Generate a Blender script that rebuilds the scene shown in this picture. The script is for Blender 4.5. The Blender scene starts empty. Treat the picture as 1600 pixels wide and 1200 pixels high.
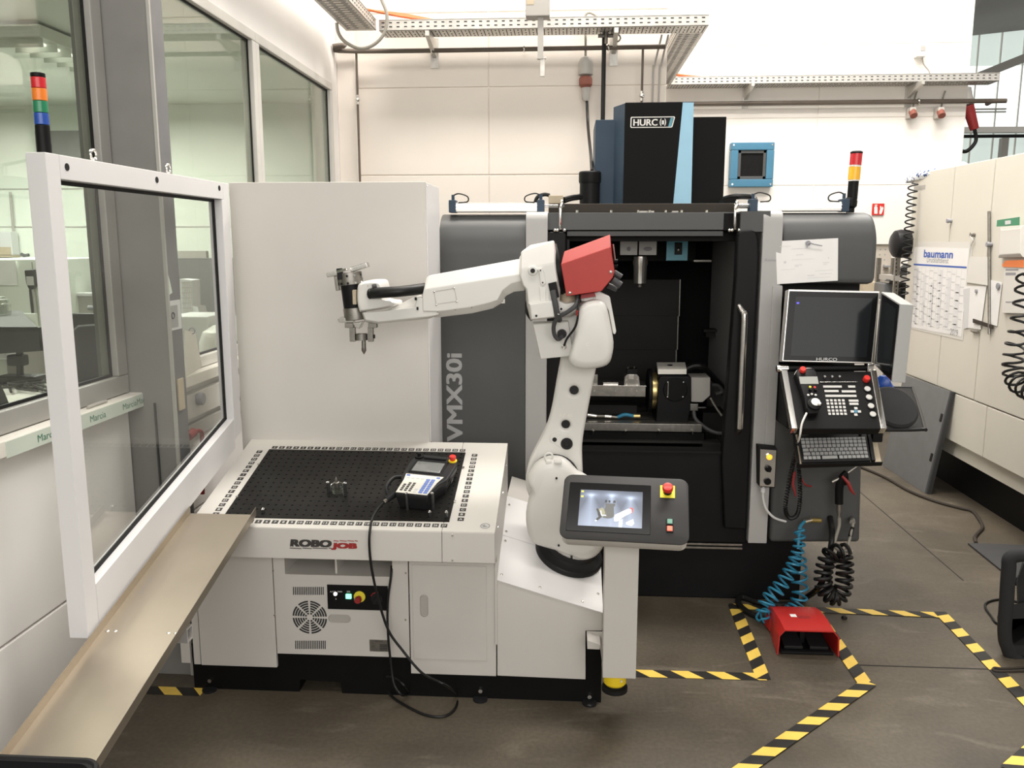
import bpy, bmesh, math, random
from mathutils import Vector, Matrix
D = bpy.data; S = bpy.context.scene; COL = S.collection
random.seed(7)
V = Vector
# ---------------------------------------------------------------- camera
H = 1.85; YAW = math.radians(3.78); PIT = math.radians(9.51); FPX = 1322.0
cam = D.objects.new('camera', D.cameras.new('camera')); COL.objects.link(cam)
cam.location = (0, 0, H); cam.rotation_euler = (math.pi/2 - PIT, 0, YAW)
cam.data.sensor_width = 36; cam.data.lens = 36*FPX/1600; cam.data.clip_start = .05; cam.data.clip_end = 200
S.camera = cam
# ---------------------------------------------------------------- world, lamps, exposure
S.view_settings.view_transform = 'Standard'; S.view_settings.look = 'None'
S.view_settings.exposure = 0.10; S.view_settings.gamma = 1; S.view_settings.use_curve_mapping = False
w = D.worlds.new('hall_air'); S.world = w; w.use_nodes = True
w.node_tree.nodes['Background'].inputs[0].default_value = (1.0, .97, .93, 1)
w.node_tree.nodes['Background'].inputs[1].default_value = .36
def area(name, loc, rot, sx, sy, power, col=(1, .95, .88)):
    l = D.lights.new(name, 'AREA'); l.shape = 'RECTANGLE'; l.size = sx; l.size_y = sy; l.energy = power; l.color = col
    o = D.objects.new(name, l); COL.objects.link(o); o.location = loc; o.rotation_euler = rot; return o
area('hall_skylight', (.6, 5.0, 6.2), (0, 0, 0), 4.5, .7, 300)
area('hall_skylight', (.4, 1.6, 6.2), (0, 0, 0), 4.5, .6, 130)
area('hall_skylight', (2.6, 7.0, 6.0), (0, 0, 0), 3.0, .8, 240, (1, .97, .92))
area('front_fill', (1.0, -3.2, 3.0), (math.radians(76), 0, 0), 6.0, 2.2, 205, (1, .97, .92))  # added fill behind the camera to brighten front faces, not a real window
area('office_lamp', (-4.6, 6.6, 3.05), (0, 0, 0), 2.6, 1.2, 190, (.98, 1, .95))
area('office_lamp', (-3.6, 3.4, 3.05), (0, 0, 0), 2.0, 1.0, 60, (1, .98, .9))
# ---------------------------------------------------------------- measuring: the photograph's lines of sight meet real planes
_f = V((-math.sin(YAW)*math.cos(PIT), math.cos(YAW)*math.cos(PIT), -math.sin(PIT)))
_x = V((math.cos(YAW), math.sin(YAW), 0)); _d = _f.cross(_x); _C = V((0, 0, H))
def _ray(a, b): return _f + _x*((a-800)/FPX) + _d*((b-600)/FPX)
def PY(a, b, y): r = _ray(a, b); return _C + r*(y/r.y)
def PX(a, b, x): r = _ray(a, b); return _C + r*(x/r.x)
def PZ(a, b, z): r = _ray(a, b); return _C + r*((z-H)/r.z)
def PP(a, b, p0, n): r = _ray(a, b); n = V(n); return _C + r*(n.dot(V(p0)-_C)/n.dot(r))
# ---------------------------------------------------------------- materials
MATS = {}
def mat(name, col, rough=.5, metal=0, noise=0, nscale=8, bump=0, bscale=200, emit=None, estr=0, coat=0, spec=.5, alpha=None):
    m = D.materials.new(name); m.use_nodes = True; nt = m.node_tree; b = nt.nodes['Principled BSDF']
    b.inputs['Roughness'].default_value = rough; b.inputs['Metallic'].default_value = metal
    b.inputs['Specular IOR Level'].default_value = spec; b.inputs['Coat Weight'].default_value = coat
    c = (*col, 1); b.inputs['Base Color'].default_value = c
    if noise or bump:
        tc = nt.nodes.new('ShaderNodeTexCoord')
    if noise:
        n = nt.nodes.new('ShaderNodeTexNoise'); n.inputs['Scale'].default_value = nscale; n.inputs['Detail'].default_value = 5
        nt.links.new(tc.outputs['Object'], n.inputs['Vector'])
        r = nt.nodes.new('ShaderNodeValToRGB'); e = r.color_ramp.elements
        e[0].position = .3; e[1].position = .7
        e[0].color = (*[max(0, x*(1-noise)) for x in col], 1); e[1].color = (*[min(1, x*(1+noise)) for x in col], 1)
        nt.links.new(n.outputs['Fac'], r.inputs['Fac']); nt.links.new(r.outputs['Color'], b.inputs['Base Color'])
    if bump:
        n2 = nt.nodes.new('ShaderNodeTexNoise'); n2.inputs['Scale'].default_value = bscale
        nt.links.new(tc.outputs['Object'], n2.inputs['Vector'])
        bp = nt.nodes.new('ShaderNodeBump'); bp.inputs['Strength'].default_value = bump; bp.inputs['Distance'].default_value = .002
        nt.links.new(n2.outputs['Fac'], bp.inputs['Height']); nt.links.new(bp.outputs['Normal'], b.inputs['Normal'])
    if emit: b.inputs['Emission Color'].default_value = (*emit, 1); b.inputs['Emission Strength'].default_value = estr
    MATS[name] = m; return m
def glass(name, tint, rough=0.0, base=.06):
    m = D.materials.new(name); m.use_nodes = True; nt = m.node_tree; nt.nodes.clear()
    o = nt.nodes.new('ShaderNodeOutputMaterial'); t = nt.nodes.new('ShaderNodeBsdfTransparent'); g = nt.nodes.new('ShaderNodeBsdfGlossy')
    t.inputs[0].default_value = (*tint, 1); g.inputs['Roughness'].default_value = rough
    lw = nt.nodes.new('ShaderNodeLayerWeight'); lw.inputs['Blend'].default_value = .5
    pw = nt.nodes.new('ShaderNodeMath'); pw.operation = 'POWER'; pw.inputs[1].default_value = 5; nt.links.new(lw.outputs['Facing'], pw.inputs[0])
    f = nt.nodes.new('ShaderNodeMath'); f.operation = 'MULTIPLY_ADD'; f.inputs[1].default_value = .9; f.inputs[2].default_value = base; nt.links.new(pw.outputs[0], f.inputs[0])
    mx = nt.nodes.new('ShaderNodeMixShader'); nt.links.new(f.outputs[0], mx.inputs[0]); nt.links.new(t.outputs[0], mx.inputs[1]); nt.links.new(g.outputs[0], mx.inputs[2])
    nt.links.new(mx.outputs[0], o.inputs[0]); MATS[name] = m; return m
mat('hall_wall', (.80, .735, .665), .75, noise=.03, nscale=1.5, bump=.15, bscale=60)
mat('hall_wall_white', (.86, .82, .77), .75, noise=.03, nscale=1.5, bump=.15, bscale=60)
mat('sill_white', (.80, .76, .70), .5, noise=.03)
mat('white_plaster', (.84, .81, .78), .7, noise=.03, nscale=2, bump=.2, bscale=40)
mat('office_white', (.80, .84, .76), .7, noise=.03, nscale=2)
mat('frame_shaded', (.33, .32, .30), .4, noise=.05)  # window_paint darkened: shade on the near frame is put into the colour
mat('column_flange', (.155, .155, .16), .45, noise=.12, nscale=6)
mat('window_paint', (.62, .60, .56), .4, noise=.04)
mat('rubber', (.008, .008, .008), .6, spec=0.3)
mat('column_paint', (.22, .215, .205), .45, noise=.06, nscale=6, bump=.1, bscale=30)
mat('galvanised', (.60, .58, .54), .42, metal=.6, noise=.1, nscale=30)
mat('dark_slot', (.03, .03, .03), .8)
mat('pipe_brown', (.13, .105, .085), .45, metal=.3, noise=.1)
mat('cell_paint', (.60, .572, .535), .42, noise=.02, nscale=3, bump=.05, bscale=400)
mat('cell_white', (.72, .71, .71), .4, noise=.015, nscale=3, bump=.05, bscale=400)
mat('cell_dark', (.05, .05, .05), .6, noise=.05, spec=0.3)
mat('black_paint', (.006, .006, .006), .45, noise=.1, nscale=10, spec=0.12)
mat('satin_black', (.008, .008, .0085), 0.45, noise=.1, spec=0.15)
mat('matt_black', (.018, .018, .018), .7, noise=.1, spec=0.12)
mat('interior_dark', (.010, .010, .0098), 0.6, noise=.15, nscale=5, spec=0.12)
mat('interior_panel', (.026, .025, .023), 0.6, noise=.1, nscale=4, spec=0.2)
mat('grid_black', (.011, .010, .009), .42, noise=.25, nscale=12, spec=0.15)
mat('label_dark', (.035, .032, .03), .6)
mat('label_white', (.82, .80, .76), .6)
mat('steel', (.55, .53, .50), .25, metal=1, noise=.06, nscale=40)
mat('bright_steel', (.80, .78, .74), .18, metal=1)
mat('dull_steel', (.27, .255, .23), .4, metal=.9, noise=.15, nscale=40)
mat('brushed_alu', (.36, .315, .255), .42, metal=.85, noise=.05, nscale=4, bump=.1, bscale=30)
mat('alu_profile', (.75, .73, .70), .32, metal=.7)
mat('robot_white', (.70, .685, .65), .38, noise=.015, bump=.08, bscale=300, coat=.1)
mat('robot_red', (.40, .026, .018), .48, noise=.04, bump=.1, bscale=300)
mat('hose_black', (.008, .008, .008), .42, spec=0.35)
mat('hose_grey', (.06, .06, .062), .5, spec=0.35)
mat('machine_grey', (.080, .082, .082), .42, noise=.05, nscale=3, bump=.08, bscale=250, spec=.3)
mat('machine_mid', (.40, .395, .385), .4, noise=.03, nscale=3, bump=.08, bscale=250)
mat('machine_charcoal', (.0085, .0085, .0082), 0.6, noise=.06, nscale=3, spec=0.1)
mat('machine_blue_grey', (.045, .07, .105), 0.5, noise=.06, spec=0.2)
mat('sky_blue', (.33, .60, .78), .42, noise=.03)
mat('teal_blue', (.10, .33, .42), .45, noise=.05)
mat('vent_blue', (.055, .19, .30), .45, noise=.06)
mat('letter_grey', (.36, .36, .36), .5)
mat('screen_glass', (.010, .012, .014), .12, spec=0.15)
mat('screen_bezel', (.003, .003, .0035), .2, spec=0.15)
mat('red_plastic', (.62, .03, .022), .38, noise=.04)
mat('red_cap', (.72, .04, .03), .3)
mat('dark_red', (.30, .02, .02), .5)
mat('yellow_plastic', (.86, .62, .02), .42)
mat('yellow_bright', (.85, .72, .05), .45)
mat('tape_yellow', (.80, .55, .10), .5, noise=.06, nscale=20)
mat('tape_black', (.022, .020, .018), .5, noise=.2, nscale=20, spec=0.3)
mat('orange', (.85, .22, .02), .35)
mat('amber', (.95, .50, .03), .3)
mat('lens_green', (.02, .22, .10), .3)
mat('lens_blue', (.02, .08, .38), .3)
mat('lens_red', (.62, .02, .03), .3)
mat('lens_clear', (.8, .78, .74), .3)
mat('blue_hose', (.03, .22, .36), .3)
mat('paper', (.84, .83, .82), .8, noise=.02)
mat('paper_grey', (.66, .66, .66), .8)
mat('ink_grey', (.30, .30, .32), .8)
mat('ink_blue', (.05, .12, .45), .7)
mat('key_blue', (.16, .25, .62), .6)
mat('key_dark', (.05, .05, .05), .5)
mat('key_grey', (.36, .36, .355), .5)
mat('key_light', (.55, .54, .52), .5)
mat('lcd', (.34, .35, .33), .2)
mat('lcd_grey', (.17, .175, .17), .15)
mat('ivory', (.80, .775, .70), .4, noise=.015, nscale=2)
mat('grey_panel', (.15, .155, .16), .45, noise=.06)
mat('plastic_grey', (.42, .40, .37), .5)
mat('plastic_dark', (.016, .016, .017), .42, spec=0.2)
mat('fabric_black', (.016, .016, .017), .9, bump=.3, bscale=300)
mat('fabric_grey', (.035, .036, .038), .9, noise=.2)
mat('wood', (.55, .36, .18), .5, noise=.15, nscale=15)
mat('tan', (.50, .42, .30), .6, noise=.05)
mat('brass', (.60, .47, .20), .3, metal=.9)
mat('orange_cable', (.75, .16, .05), .5)
mat('cable_grey', (.30, .28, .24), .5)
mat('cable_brown', (.05, .042, .035), 0.6, spec=0.15)
mat('tape_green', (.62, .68, .60), .5)
mat('ink_green', (.06, .20, .13), .6)
mat('bag_white', (.72, .70, .66), .35)
mat('bag_green', (.05, .25, .13), .5)
mat('box_orange', (.80, .22, .06), .6)
mat('roof_grey', (.30, .29, .28), .7, noise=.2, nscale=.6)
mat('beam_grey', (.40, .39, .36), .6)
mat('hmi_grey', (.035, .034, .034), .45, noise=.04, spec=0.15)
mat('console_grey', (.34, .34, .33), .4)
mat('machine_cream', (.68, .65, .575), .45, noise=.02, nscale=2)
mat('faded_red', (.26, .085, .06), .6)
mat('box_grey', (.46, .43, .39), .5)
mat('office_dark', (.022, .024, .024), .5)
mat('mat_rubber', (.045, .045, .046), .7, noise=.1)
mat('table_white', (.62, .595, .55), .42, noise=.015, nscale=3, bump=.05, bscale=400)
mat('pin_steel', (.12, .12, .12), .4, metal=.8)
mat('pegboard', (.55, .50, .43), .6)
mat('glow_green', (.1, .7, .35), .4, emit=(.2, 1, .5), estr=2.5)
mat('glow_red', (.8, .1, .05), .4, emit=(1, .10, .06), estr=1.6)
mat('glow_amber', (.9, .4, .05), .3, emit=(1, .42, .03), estr=1.5)
mat('green_button', (.12, .30, .22), .4)
mat('tube_glow', (.9, .9, .85), .5, emit=(1, 1, .9), estr=1.4)
mat('lit_pane', (.7, .75, .72), .3, emit=(.93, 1, .96), estr=1.15)
mat('lit_pane_soft', (.6, .66, .62), .3, emit=(.80, .92, .86), estr=.55)
glass('window_glass', (.84, .86, .82), 0.0)
glass('guard_glass', (.92, .93, .91), 0.0, .10)
glass('clear_cup', (.9, .93, .88), .25, .34)
# worn concrete
m = mat('concrete', (.10, .085, .068), .42); nt = m.node_tree; b = nt.nodes['Principled BSDF']
tc = nt.nodes.new('ShaderNodeTexCoord')
def _noise(sc, det, dist=0, st=(1, 1, 1)):
    mp = nt.nodes.new('ShaderNodeMapping'); mp.inputs['Scale'].default_value = st; nt.links.new(tc.outputs['Object'], mp.inputs[0])
    n = nt.nodes.new('ShaderNodeTexNoise'); n.inputs['Scale'].default_value = sc; n.inputs['Detail'].default_value = det; n.inputs['Distortion'].default_value = dist
    nt.links.new(mp.outputs[0], n.inputs['Vector']); return n
def _ramp(n, p0, c0, p1, c1):
    r = nt.nodes.new('ShaderNodeValToRGB'); e = r.color_ramp.elements; e[0].position = p0; e[1].position = p1; e[0].color = (*c0, 1); e[1].color = (*c1, 1)
    nt.links.new(n.outputs['Fac'], r.inputs['Fac']); return r
r1 = _ramp(_noise(1.3, 6, .6), .3, (.056, .045, .032), .72, (.122, .101, .072))
r2 = _ramp(_noise(5, 8, 1.2, (.5, 1.6, 1)), .58, (0, 0, 0), .80, (.45, .45, .45))
r3 = _ramp(_noise(60, 3), .35, (.85, .85, .85), .7, (1.1, 1.1, 1.1))
mx = nt.nodes.new('ShaderNodeMix'); mx.data_type = 'RGBA'; nt.links.new(r2.outputs[0], mx.inputs[0]); nt.links.new(r1.outputs[0], mx.inputs[6]); mx.inputs[7].default_value = (.22, .19, .15, 1)
ml = nt.nodes.new('ShaderNodeMix'); ml.data_type = 'RGBA'; ml.blend_type = 'MULTIPLY'; ml.inputs[0].default_value = 1
nt.links.new(mx.outputs[2], ml.inputs[6]); nt.links.new(r3.outputs[0], ml.inputs[7]); nt.links.new(ml.outputs[2], b.inputs['Base Color'])
rr = _ramp(_noise(3, 5), .3, (.42, .42, .42), .7, (.62, .62, .62)); nt.links.new(rr.outputs[0], b.inputs['Roughness'])
bp = nt.nodes.new('ShaderNodeBump'); bp.inputs['Strength'].default_value = .15; bp.inputs['Distance'].default_value = .003
nt.links.new(_noise(25, 6).outputs['Fac'], bp.inputs['Height']); nt.links.new(bp.outputs['Normal'], b.inputs['Normal'])
# ---------------------------------------------------------------- mesh helpers
def nrm(a): return a.normalized()
def frame(ax):
    ax = nrm(V(ax)); t = V((0, 0, 1)) if abs(ax.z) < .9 else V((1, 0, 0)); u = nrm(t.cross(ax)); return u, ax.cross(u)
class G:
    def __init__(s): s.v = []; s.f = []; s.m = []; s.mi = 0; s.bv = False
    def add(s, vs, fs):
        k = len(s.v); s.v += [tuple(p) for p in vs]; s.f += [tuple(i+k for i in f) for f in fs]; s.m += [s.mi]*len(fs); return s
    def bev(s, vs, fs, bev, seg=2, ang=.35):
        if not bev: return s.add(vs, fs)
        s.bv = True; bm = bmesh.new(); bv = [bm.verts.new(p) for p in vs]
        for f in fs: bm.faces.new([bv[i] for i in f])
        bmesh.ops.recalc_face_normals(bm, faces=bm.faces[:]); bm.normal_update()
        ed = [e for e in bm.edges if len(e.link_faces) == 2 and e.calc_face_angle(0) > ang]
        bmesh.ops.bevel(bm, geom=ed, offset=bev, segments=seg, affect='EDGES', profile=.5, clamp_overlap=True)
        bm.verts.index_update(); vs = [v.co.copy() for v in bm.verts]; fs = [[v.index for v in f.verts] for f in bm.faces]; bm.free()
        return s.add(vs, fs)
    def box(s, x0, x1, y0, y1, z0, z1, bev=0, seg=2):
        vs = [V((x, y, z)) for x in (x0, x1) for y in (y0, y1) for z in (z0, z1)]
        return s.bev(vs, [(0, 1, 3, 2), (4, 6, 7, 5), (0, 4, 5, 1), (2, 3, 7, 6), (0, 2, 6, 4), (1, 5, 7, 3)], bev, seg)
    def obox(s, c, r, u, n, w, h, d, bev=0, seg=2):      # centre of front face, right, up, outward normal; depth goes behind
        c = V(c); r, u, n = nrm(V(r)), nrm(V(u)), nrm(V(n))
        vs = [c + r*(a*w/2) - n*(d*q) + u*(b*h/2) for a in (-1, 1) for q in (0, 1) for b in (-1, 1)]
        return s.bev(vs, [(0, 1, 3, 2), (4, 6, 7, 5), (0, 4, 5, 1), (2, 3, 7, 6), (0, 2, 6, 4), (1, 5, 7, 3)], bev, seg)
    def prism(s, pts, vec, bev=0, seg=2, ang=.35):
        n = len(pts); vec = V(vec); vs = [V(p) for p in pts] + [V(p)+vec for p in pts]
        fs = [tuple(range(n-1, -1, -1)), tuple(range(n, 2*n))] + [(i, (i+1) % n, n+(i+1) % n, n+i) for i in range(n)]
        return s.bev(vs, fs, bev, seg, ang)
    def loft(s, secs, bev=0, seg=2, cap=True, ang=.35):
        n = len(secs[0]); vs = [V(p) for q in secs for p in q]; fs = []
        for k in range(len(secs)-1):
            for i in range(n): j = (i+1) % n; fs.append((k*n+i, k*n+j, (k+1)*n+j, (k+1)*n+i))
        if cap: fs += [tuple(range(n-1, -1, -1)), tuple(range((len(secs)-1)*n, len(secs)*n))]
        return s.bev(vs, fs, bev, seg, ang)
    def cyl(s, p0, p1, r0, r1=None, n=16, bev=0, seg=2):
        p0, p1 = V(p0), V(p1); r1 = r0 if r1 is None else r1; u, v = frame(p1-p0)
        rg = lambda p, r: [p + u*(r*math.cos(2*math.pi*i/n)) + v*(r*math.sin(2*math.pi*i/n)) for i in range(n)]
        return s.loft([rg(p0, r0), rg(p1, r1)], bev, seg, ang=.8)
    def lathe(s, p0, ax, prof, n=24):                      # prof: (radius, distance along axis)
        p0 = V(p0); ax = nrm(V(ax)); u, v = frame(ax)
        return s.loft([[p0 + ax*h + u*(r*math.cos(2*math.pi*i/n)) + v*(r*math.sin(2*math.pi*i/n)) for i in range(n)] for r, h in prof])
    def tube(s, pts, r, n=8, closed=False, rs=None):
        pts = [V(p) for p in pts]; m = len(pts); secs = []; u = None
        for i, p in enumerate(pts):
            t = nrm(pts[(i+1) % m if closed else min(i+1, m-1)] - pts[(i-1) % m if closed else max(i-1, 0)])
            if u is None: u, v = frame(t)
            else: u = nrm(u - t*u.dot(t)); v = t.cross(u)
            q = rs[i] if rs else r
            secs.append([p + u*(q*math.cos(2*math.pi*k/n)) + v*(q*math.sin(2*math.pi*k/n)) for k in range(n)])
        if closed: secs.append(secs[0])
        return s.loft(secs, cap=not closed)
    def torus(s, c, ax, R, r, n=24, k=8): u, v = frame(ax); return s.tube([V(c) + u*(R*math.cos(2*math.pi*i/n)) + v*(R*math.sin(2*math.pi*i/n)) for i in range(n)], r, k, True)
    def sph(s, c, r, sc=(1, 1, 1), n=12, k=8):
        c = V(c); return s.loft([[c + V((r*sc[0]*math.sin(a)*math.cos(2*math.pi*i/n), r*sc[1]*math.sin(a)*math.sin(2*math.pi*i/n), r*sc[2]*math.cos(a))) for i in range(n)] for a in [math.pi*(q+.02)/(k+.04) for q in range(k+1)]])
    def quad(s, a, b, c, d): return s.add([a, b, c, d], [(0, 1, 2, 3)])
def mk(name, g, mats, parent=None, smooth=True, label=None, kind=None, ang=35):
    me = D.meshes.new(name); me.from_pydata([tuple(p) for p in g.v], [], g.f)
    bm = bmesh.new(); bm.from_mesh(me); bmesh.ops.recalc_face_normals(bm, faces=bm.faces[:]) if len(g.f) > 1 else None; bm.to_mesh(me); bm.free()
    for q in ([mats] if isinstance(mats, str) else mats): me.materials.append(MATS[q])
    if not isinstance(mats, str): me.polygons.foreach_set('material_index', g.m)
    if smooth:
        me.polygons.foreach_set('use_smooth', [True]*len(me.polygons)); me.set_sharp_from_angle(angle=math.radians(ang))
    o = D.objects.new(name, me); COL.objects.link(o)
    if smooth and g.bv: o.modifiers.new('even_normals', 'WEIGHTED_NORMAL').keep_sharp = True
    if parent: hook(o, parent)
    if label: o['label'] = label
    if kind: o['kind'] = kind
    return o
WORLD = {}
def hook(o, p):
    o.parent = p; o.matrix_parent_inverse = WORLD.get(p, Matrix()).inverted()
def tag(o, label, cat, group=None, kind=None):
    o['label'] = label; o['category'] = cat
    if group: o['group'] = group
    if kind: o['kind'] = kind
    return o
def thing(name, label, cat, loc=(0, 0, 0), group=None):
    o = D.objects.new(name, None); COL.objects.link(o); o.location = loc; o.empty_display_size = .05
    WORLD[o] = Matrix.Translation(V(loc)); return tag(o, label, cat, group)
def struct(name, g, mats, parent=None, label=None, **k):
    o = mk(name, g, mats, parent, label=label, **k)
    if not parent: o['kind'] = 'structure'
    return o
def sroot(name, loc=(0, 0, 0)):
    o = D.objects.new(name, None); COL.objects.link(o); o.location = loc; WORLD[o] = Matrix.Translation(V(loc)); o['kind'] = 'structure'; return o
def copy_tree(o, parent=None):
    c = o.copy(); COL.objects.link(c)
    if parent: c.parent = parent
    for ch in list(o.children): copy_tree(ch, c)
    return c
_tc = {}
def tmesh(s, off=0):
    k = (s, off)
    if k not in _tc:
        cu = D.curves.new('t', 'FONT'); cu.body = s; cu.align_x = 'CENTER'; cu.offset = off; cu.resolution_u = 3
        ob = D.objects.new('t', cu); COL.objects.link(ob); dg = bpy.context.evaluated_depsgraph_get()
        me = D.meshes.new_from_object(ob.evaluated_get(dg)); D.objects.remove(ob); D.curves.remove(cu)
        vs = [v.co.copy() for v in me.vertices]; fs = [tuple(p.vertices) for p in me.polygons]; D.meshes.remove(me)
        x0 = min(v.x for v in vs); x1 = max(v.x for v in vs); y0 = min(v.y for v in vs); y1 = max(v.y for v in vs)
        _tc[k] = ([((v.x-(x0+x1)/2)/(x1-x0), (v.y-(y0+y1)/2)/(y1-y0)) for v in vs], fs, (x1-x0)/(y1-y0))
    return _tc[k]
def gtext(g, s, c, r, u, h, w=None, off=0, shear=0, bold=0):
    vs, fs, asp = tmesh(s, off); w = w or h*asp; c = V(c); r = nrm(V(r)); u = nrm(V(u))
    if bold:
        for a, b in ((-1, -1), (1, -1), (-1, 1), (1, 1), (0, 0), (1, 0), (-1, 0)): gtext(g, s, c + r*(a*bold*h) + u*(b*bold*h*.45) + r.cross(u)*(.00002*(a+3*b+4)), r, u, h*(1-bold*.9), w-2*bold*h, off, shear)
        return g
    return g.add([c + r*(x*w + shear*y*h) + u*(y*h) for x, y in vs], fs)
def smoothpath(pts, n=8):
    pts = [V(p) for p in pts]; out = []
    for i in range(len(pts)-1):
        p0 = pts[max(i-1, 0)]; p1 = pts[i]; p2 = pts[i+1]; p3 = pts[min(i+2, len(pts)-1)]
        for k in range(n):
            t = k/n; out.append(.5*((2*p1) + (p2-p0)*t + (2*p0-5*p1+4*p2-p3)*t*t + (3*p1-p0-3*p2+p3)*t**3))
    out.append(pts[-1]); return out
def helix(path, R, turns, n=14):                            # coil around a smooth path
    L = [V(p) for p in path]; N = int(turns*n); out = []; u = None
    for i in range(N+1):
        q = i/N*(len(L)-1); a = min(int(q), len(L)-2); p = L[a].lerp(L[a+1], q-a); t = nrm(L[a+1]-L[a])
        if u is None: u, v = frame(t)
        else: u = nrm(u - t*u.dot(t)); v = t.cross(u)
        th = 2*math.pi*i/n; RR = R(i/N) if callable(R) else R
        out.append(p + u*(RR*math.cos(th)) + v*(RR*math.sin(th)))
    return out
def bezel(cx, cy, w, h, r, n=6):                            # rounded rectangle outline in 2D
    o = []
    for sx, sy, a0 in ((1, 1, 0), (-1, 1, 90), (-1, -1, 180), (1, -1, 270)):
        for k in range(n+1):
            a = math.radians(a0 + 90*k/n); o.append((cx + sx*(w/2-r) + r*math.cos(a), cy + sy*(h/2-r) + r*math.sin(a)))
    return o
def face(o, r, u): o, r, u = V(o), V(r), V(u); return lambda x, y, z=0: o + r*x + u*y + r.cross(u)*z   # local frame on a surface
UX, UY, UZ = V((1, 0, 0)), V((0, 1, 0)), V((0, 0, 1))
def pbox(g, x0, y0, x1, y1, Y, d, bev=0, seg=2):             # box whose front face at depth Y spans these sight lines
    xm, ym = (x0+x1)/2, (y0+y1)/2
    return g.box(PY(x0, ym, Y).x, PY(x1, ym, Y).x, Y, Y+d, PY(xm, y1, Y).z, PY(xm, y0, Y).z, bev, seg)
def ppoly(pts, Y): return [PY(a, b, Y) for a, b in pts]
# ================================================================ SETTING
XW = -1.8; YB = 6.8; YR = 9.0; XE = 3.92
fl = struct('floor', G().box(-9, 14, -2.5, 19, -.12, 0), 'concrete', smooth=False)
mk('joint', G().box(1.25, 6, 3.585, 3.593, -.0005, .0008), 'rubber', fl, False)
mk('joint', G().box(2.2, 2.207, 4.6, 9, -.0005, .0006), 'rubber', fl, False)
# left wall: panels below the sill, wall over the windows
wl = sroot('wall_left', (XW, 3, 0))
for y0, y1 in ((.2, 3.305), (3.44, 6.78)):
    mk('wall_panel', G().box(XW-.12, XW, y0, y1, 0, .562, .006), 'white_plaster', wl)
    mk('wall_panel', G().box(XW-.12, XW, y0, y1, .57, 1.20, .006), 'white_plaster', wl)
mk('lintel', G().box(XW-.14, XW, .2, YB, 3.03, 6.2), 'white_plaster', wl)
mk('reveal', G().box(XW-.14, XW, 6.55, YB, 1.2, 3.03), 'white_plaster', wl)
# back walls from joined horizontal panels
def panels(root, x0, x1, y, zs, xs=(), m='hall_wall', th=.14):
    xs = [x0] + list(xs) + [x1]
    for a, b in zip(zs, zs[1:]):
        for c, d in zip(xs, xs[1:]):
            mk('wall_panel', G().box(c+.003, d-.003, y, y+th, a+.004, b-.004, .005), m, root)
    mk('joint_filler', G().box(x0, x1, y+.008, y+th, zs[0], zs[-1]), m, root, False)
wb = sroot('wall_back', (-.5, YB, 0))
panels(wb, XW, .73, YB, [0, .41, 1.06, 1.71, 2.372, 3.032, 3.58, 4.3, 5.0, 6.2], (-.63,))
wr = sroot('wall_recess', (2.3, YR, 0))
panels(wr, .73, XE, YR, [0, .45, 1.1, 1.76, 2.42, 3.08, 3.78, 4.5, 5.2, 6.2], (2.48,), 'hall_wall_white')
struct('wall_return', G().box(.60, .73, YB+.14, YR+.14, 0, 6.2), 'hall_wall', smooth=False)
struct('wall_right', G().box(XE-.14, XE, YR+.14, 15, 0, 6.2), 'hall_wall_white', smooth=False)
tr = struct('trim_1', G().box(XW, -1.655, YB-.07, YB, 0, 6.2, .006), 'hall_wall', label='plain pilaster filling the corner of the back wall')
# windows of the left wall
def window(name, y0, y1, z0, z1, fr, x0=XW-.06, x1=XW+.012, inner='rubber', mt='window_paint'):
    o = sroot(name, (XW, (y0+y1)/2, z0))
    g = G(); a, b, c, d = y0+fr, y1-fr, z0+fr, z1-fr
    g.box(x0, x1, y0, y1, z0, c, .006); g.box(x0, x1, y0, y1, d, z1, .006); g.box(x0, x1, y0, a, c, d, .006); g.box(x0, x1, b, y1, c, d, .006)
    mk('window_frame', g, mt, o)
    g = G(); t = .012
    for q in ((a, b, c, c+t), (a, b, d-t, d), (a, a+t, c, d), (b-t, b, c, d)): g.box(x0+.039, x0+.046, *q)
    mk('gasket', g, inner, o, False)
    mk('pane', G().box(x0+.03, x0+.038, a, b, c, d), 'window_glass', o, False)
    return o
window('window_1', .3, 3.305, 1.245, 3.03, .075, mt='frame_shaded')
window('window_2', 3.44, 4.96, 1.245, 3.03, .055)
window('window_3', 4.96, 6.55, 1.245, 3.03, .055)
s = sroot('trim_2', (XW, 2, 1.2))
mk('sill_board', G().box(XW-.02, XW+.062, .2, 3.37, 1.19, 1.242, .004), 'sill_white', s)
mk('sill_board', G().box(XW-.02, XW+.062, 3.44, 6.55, 1.19, 1.242, .004), 'sill_white', s)
g = G().box(XW, XW+.045, 3.44, 6.6, 1.03, 1.15, .006); mk('cable_duct', g, 'window_paint', s)
mk('cable_duct', G().box(XW, XW+.03, 3.44, 6.6, .93, 1.0, .006), 'plastic_grey', s)
# green lettered tape on the sill edge
tp = thing('sill_tape', 'pale green printed tape along the edge of the white window sill', 'tape', (XW+.063, 2.9, 1.21))
mk('strip', G().box(XW+.062, XW+.0635, 2.45, 3.372, 1.186, 1.238), 'tape_green', tp, False)
for y in (2.66, 2.97, 3.20, 3.31):
    mk('lettering', gtext(G(), 'Marcia', (XW+.0642, y, 1.212), UY, UZ, .024, .105), 'ink_green', tp, False)
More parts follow.
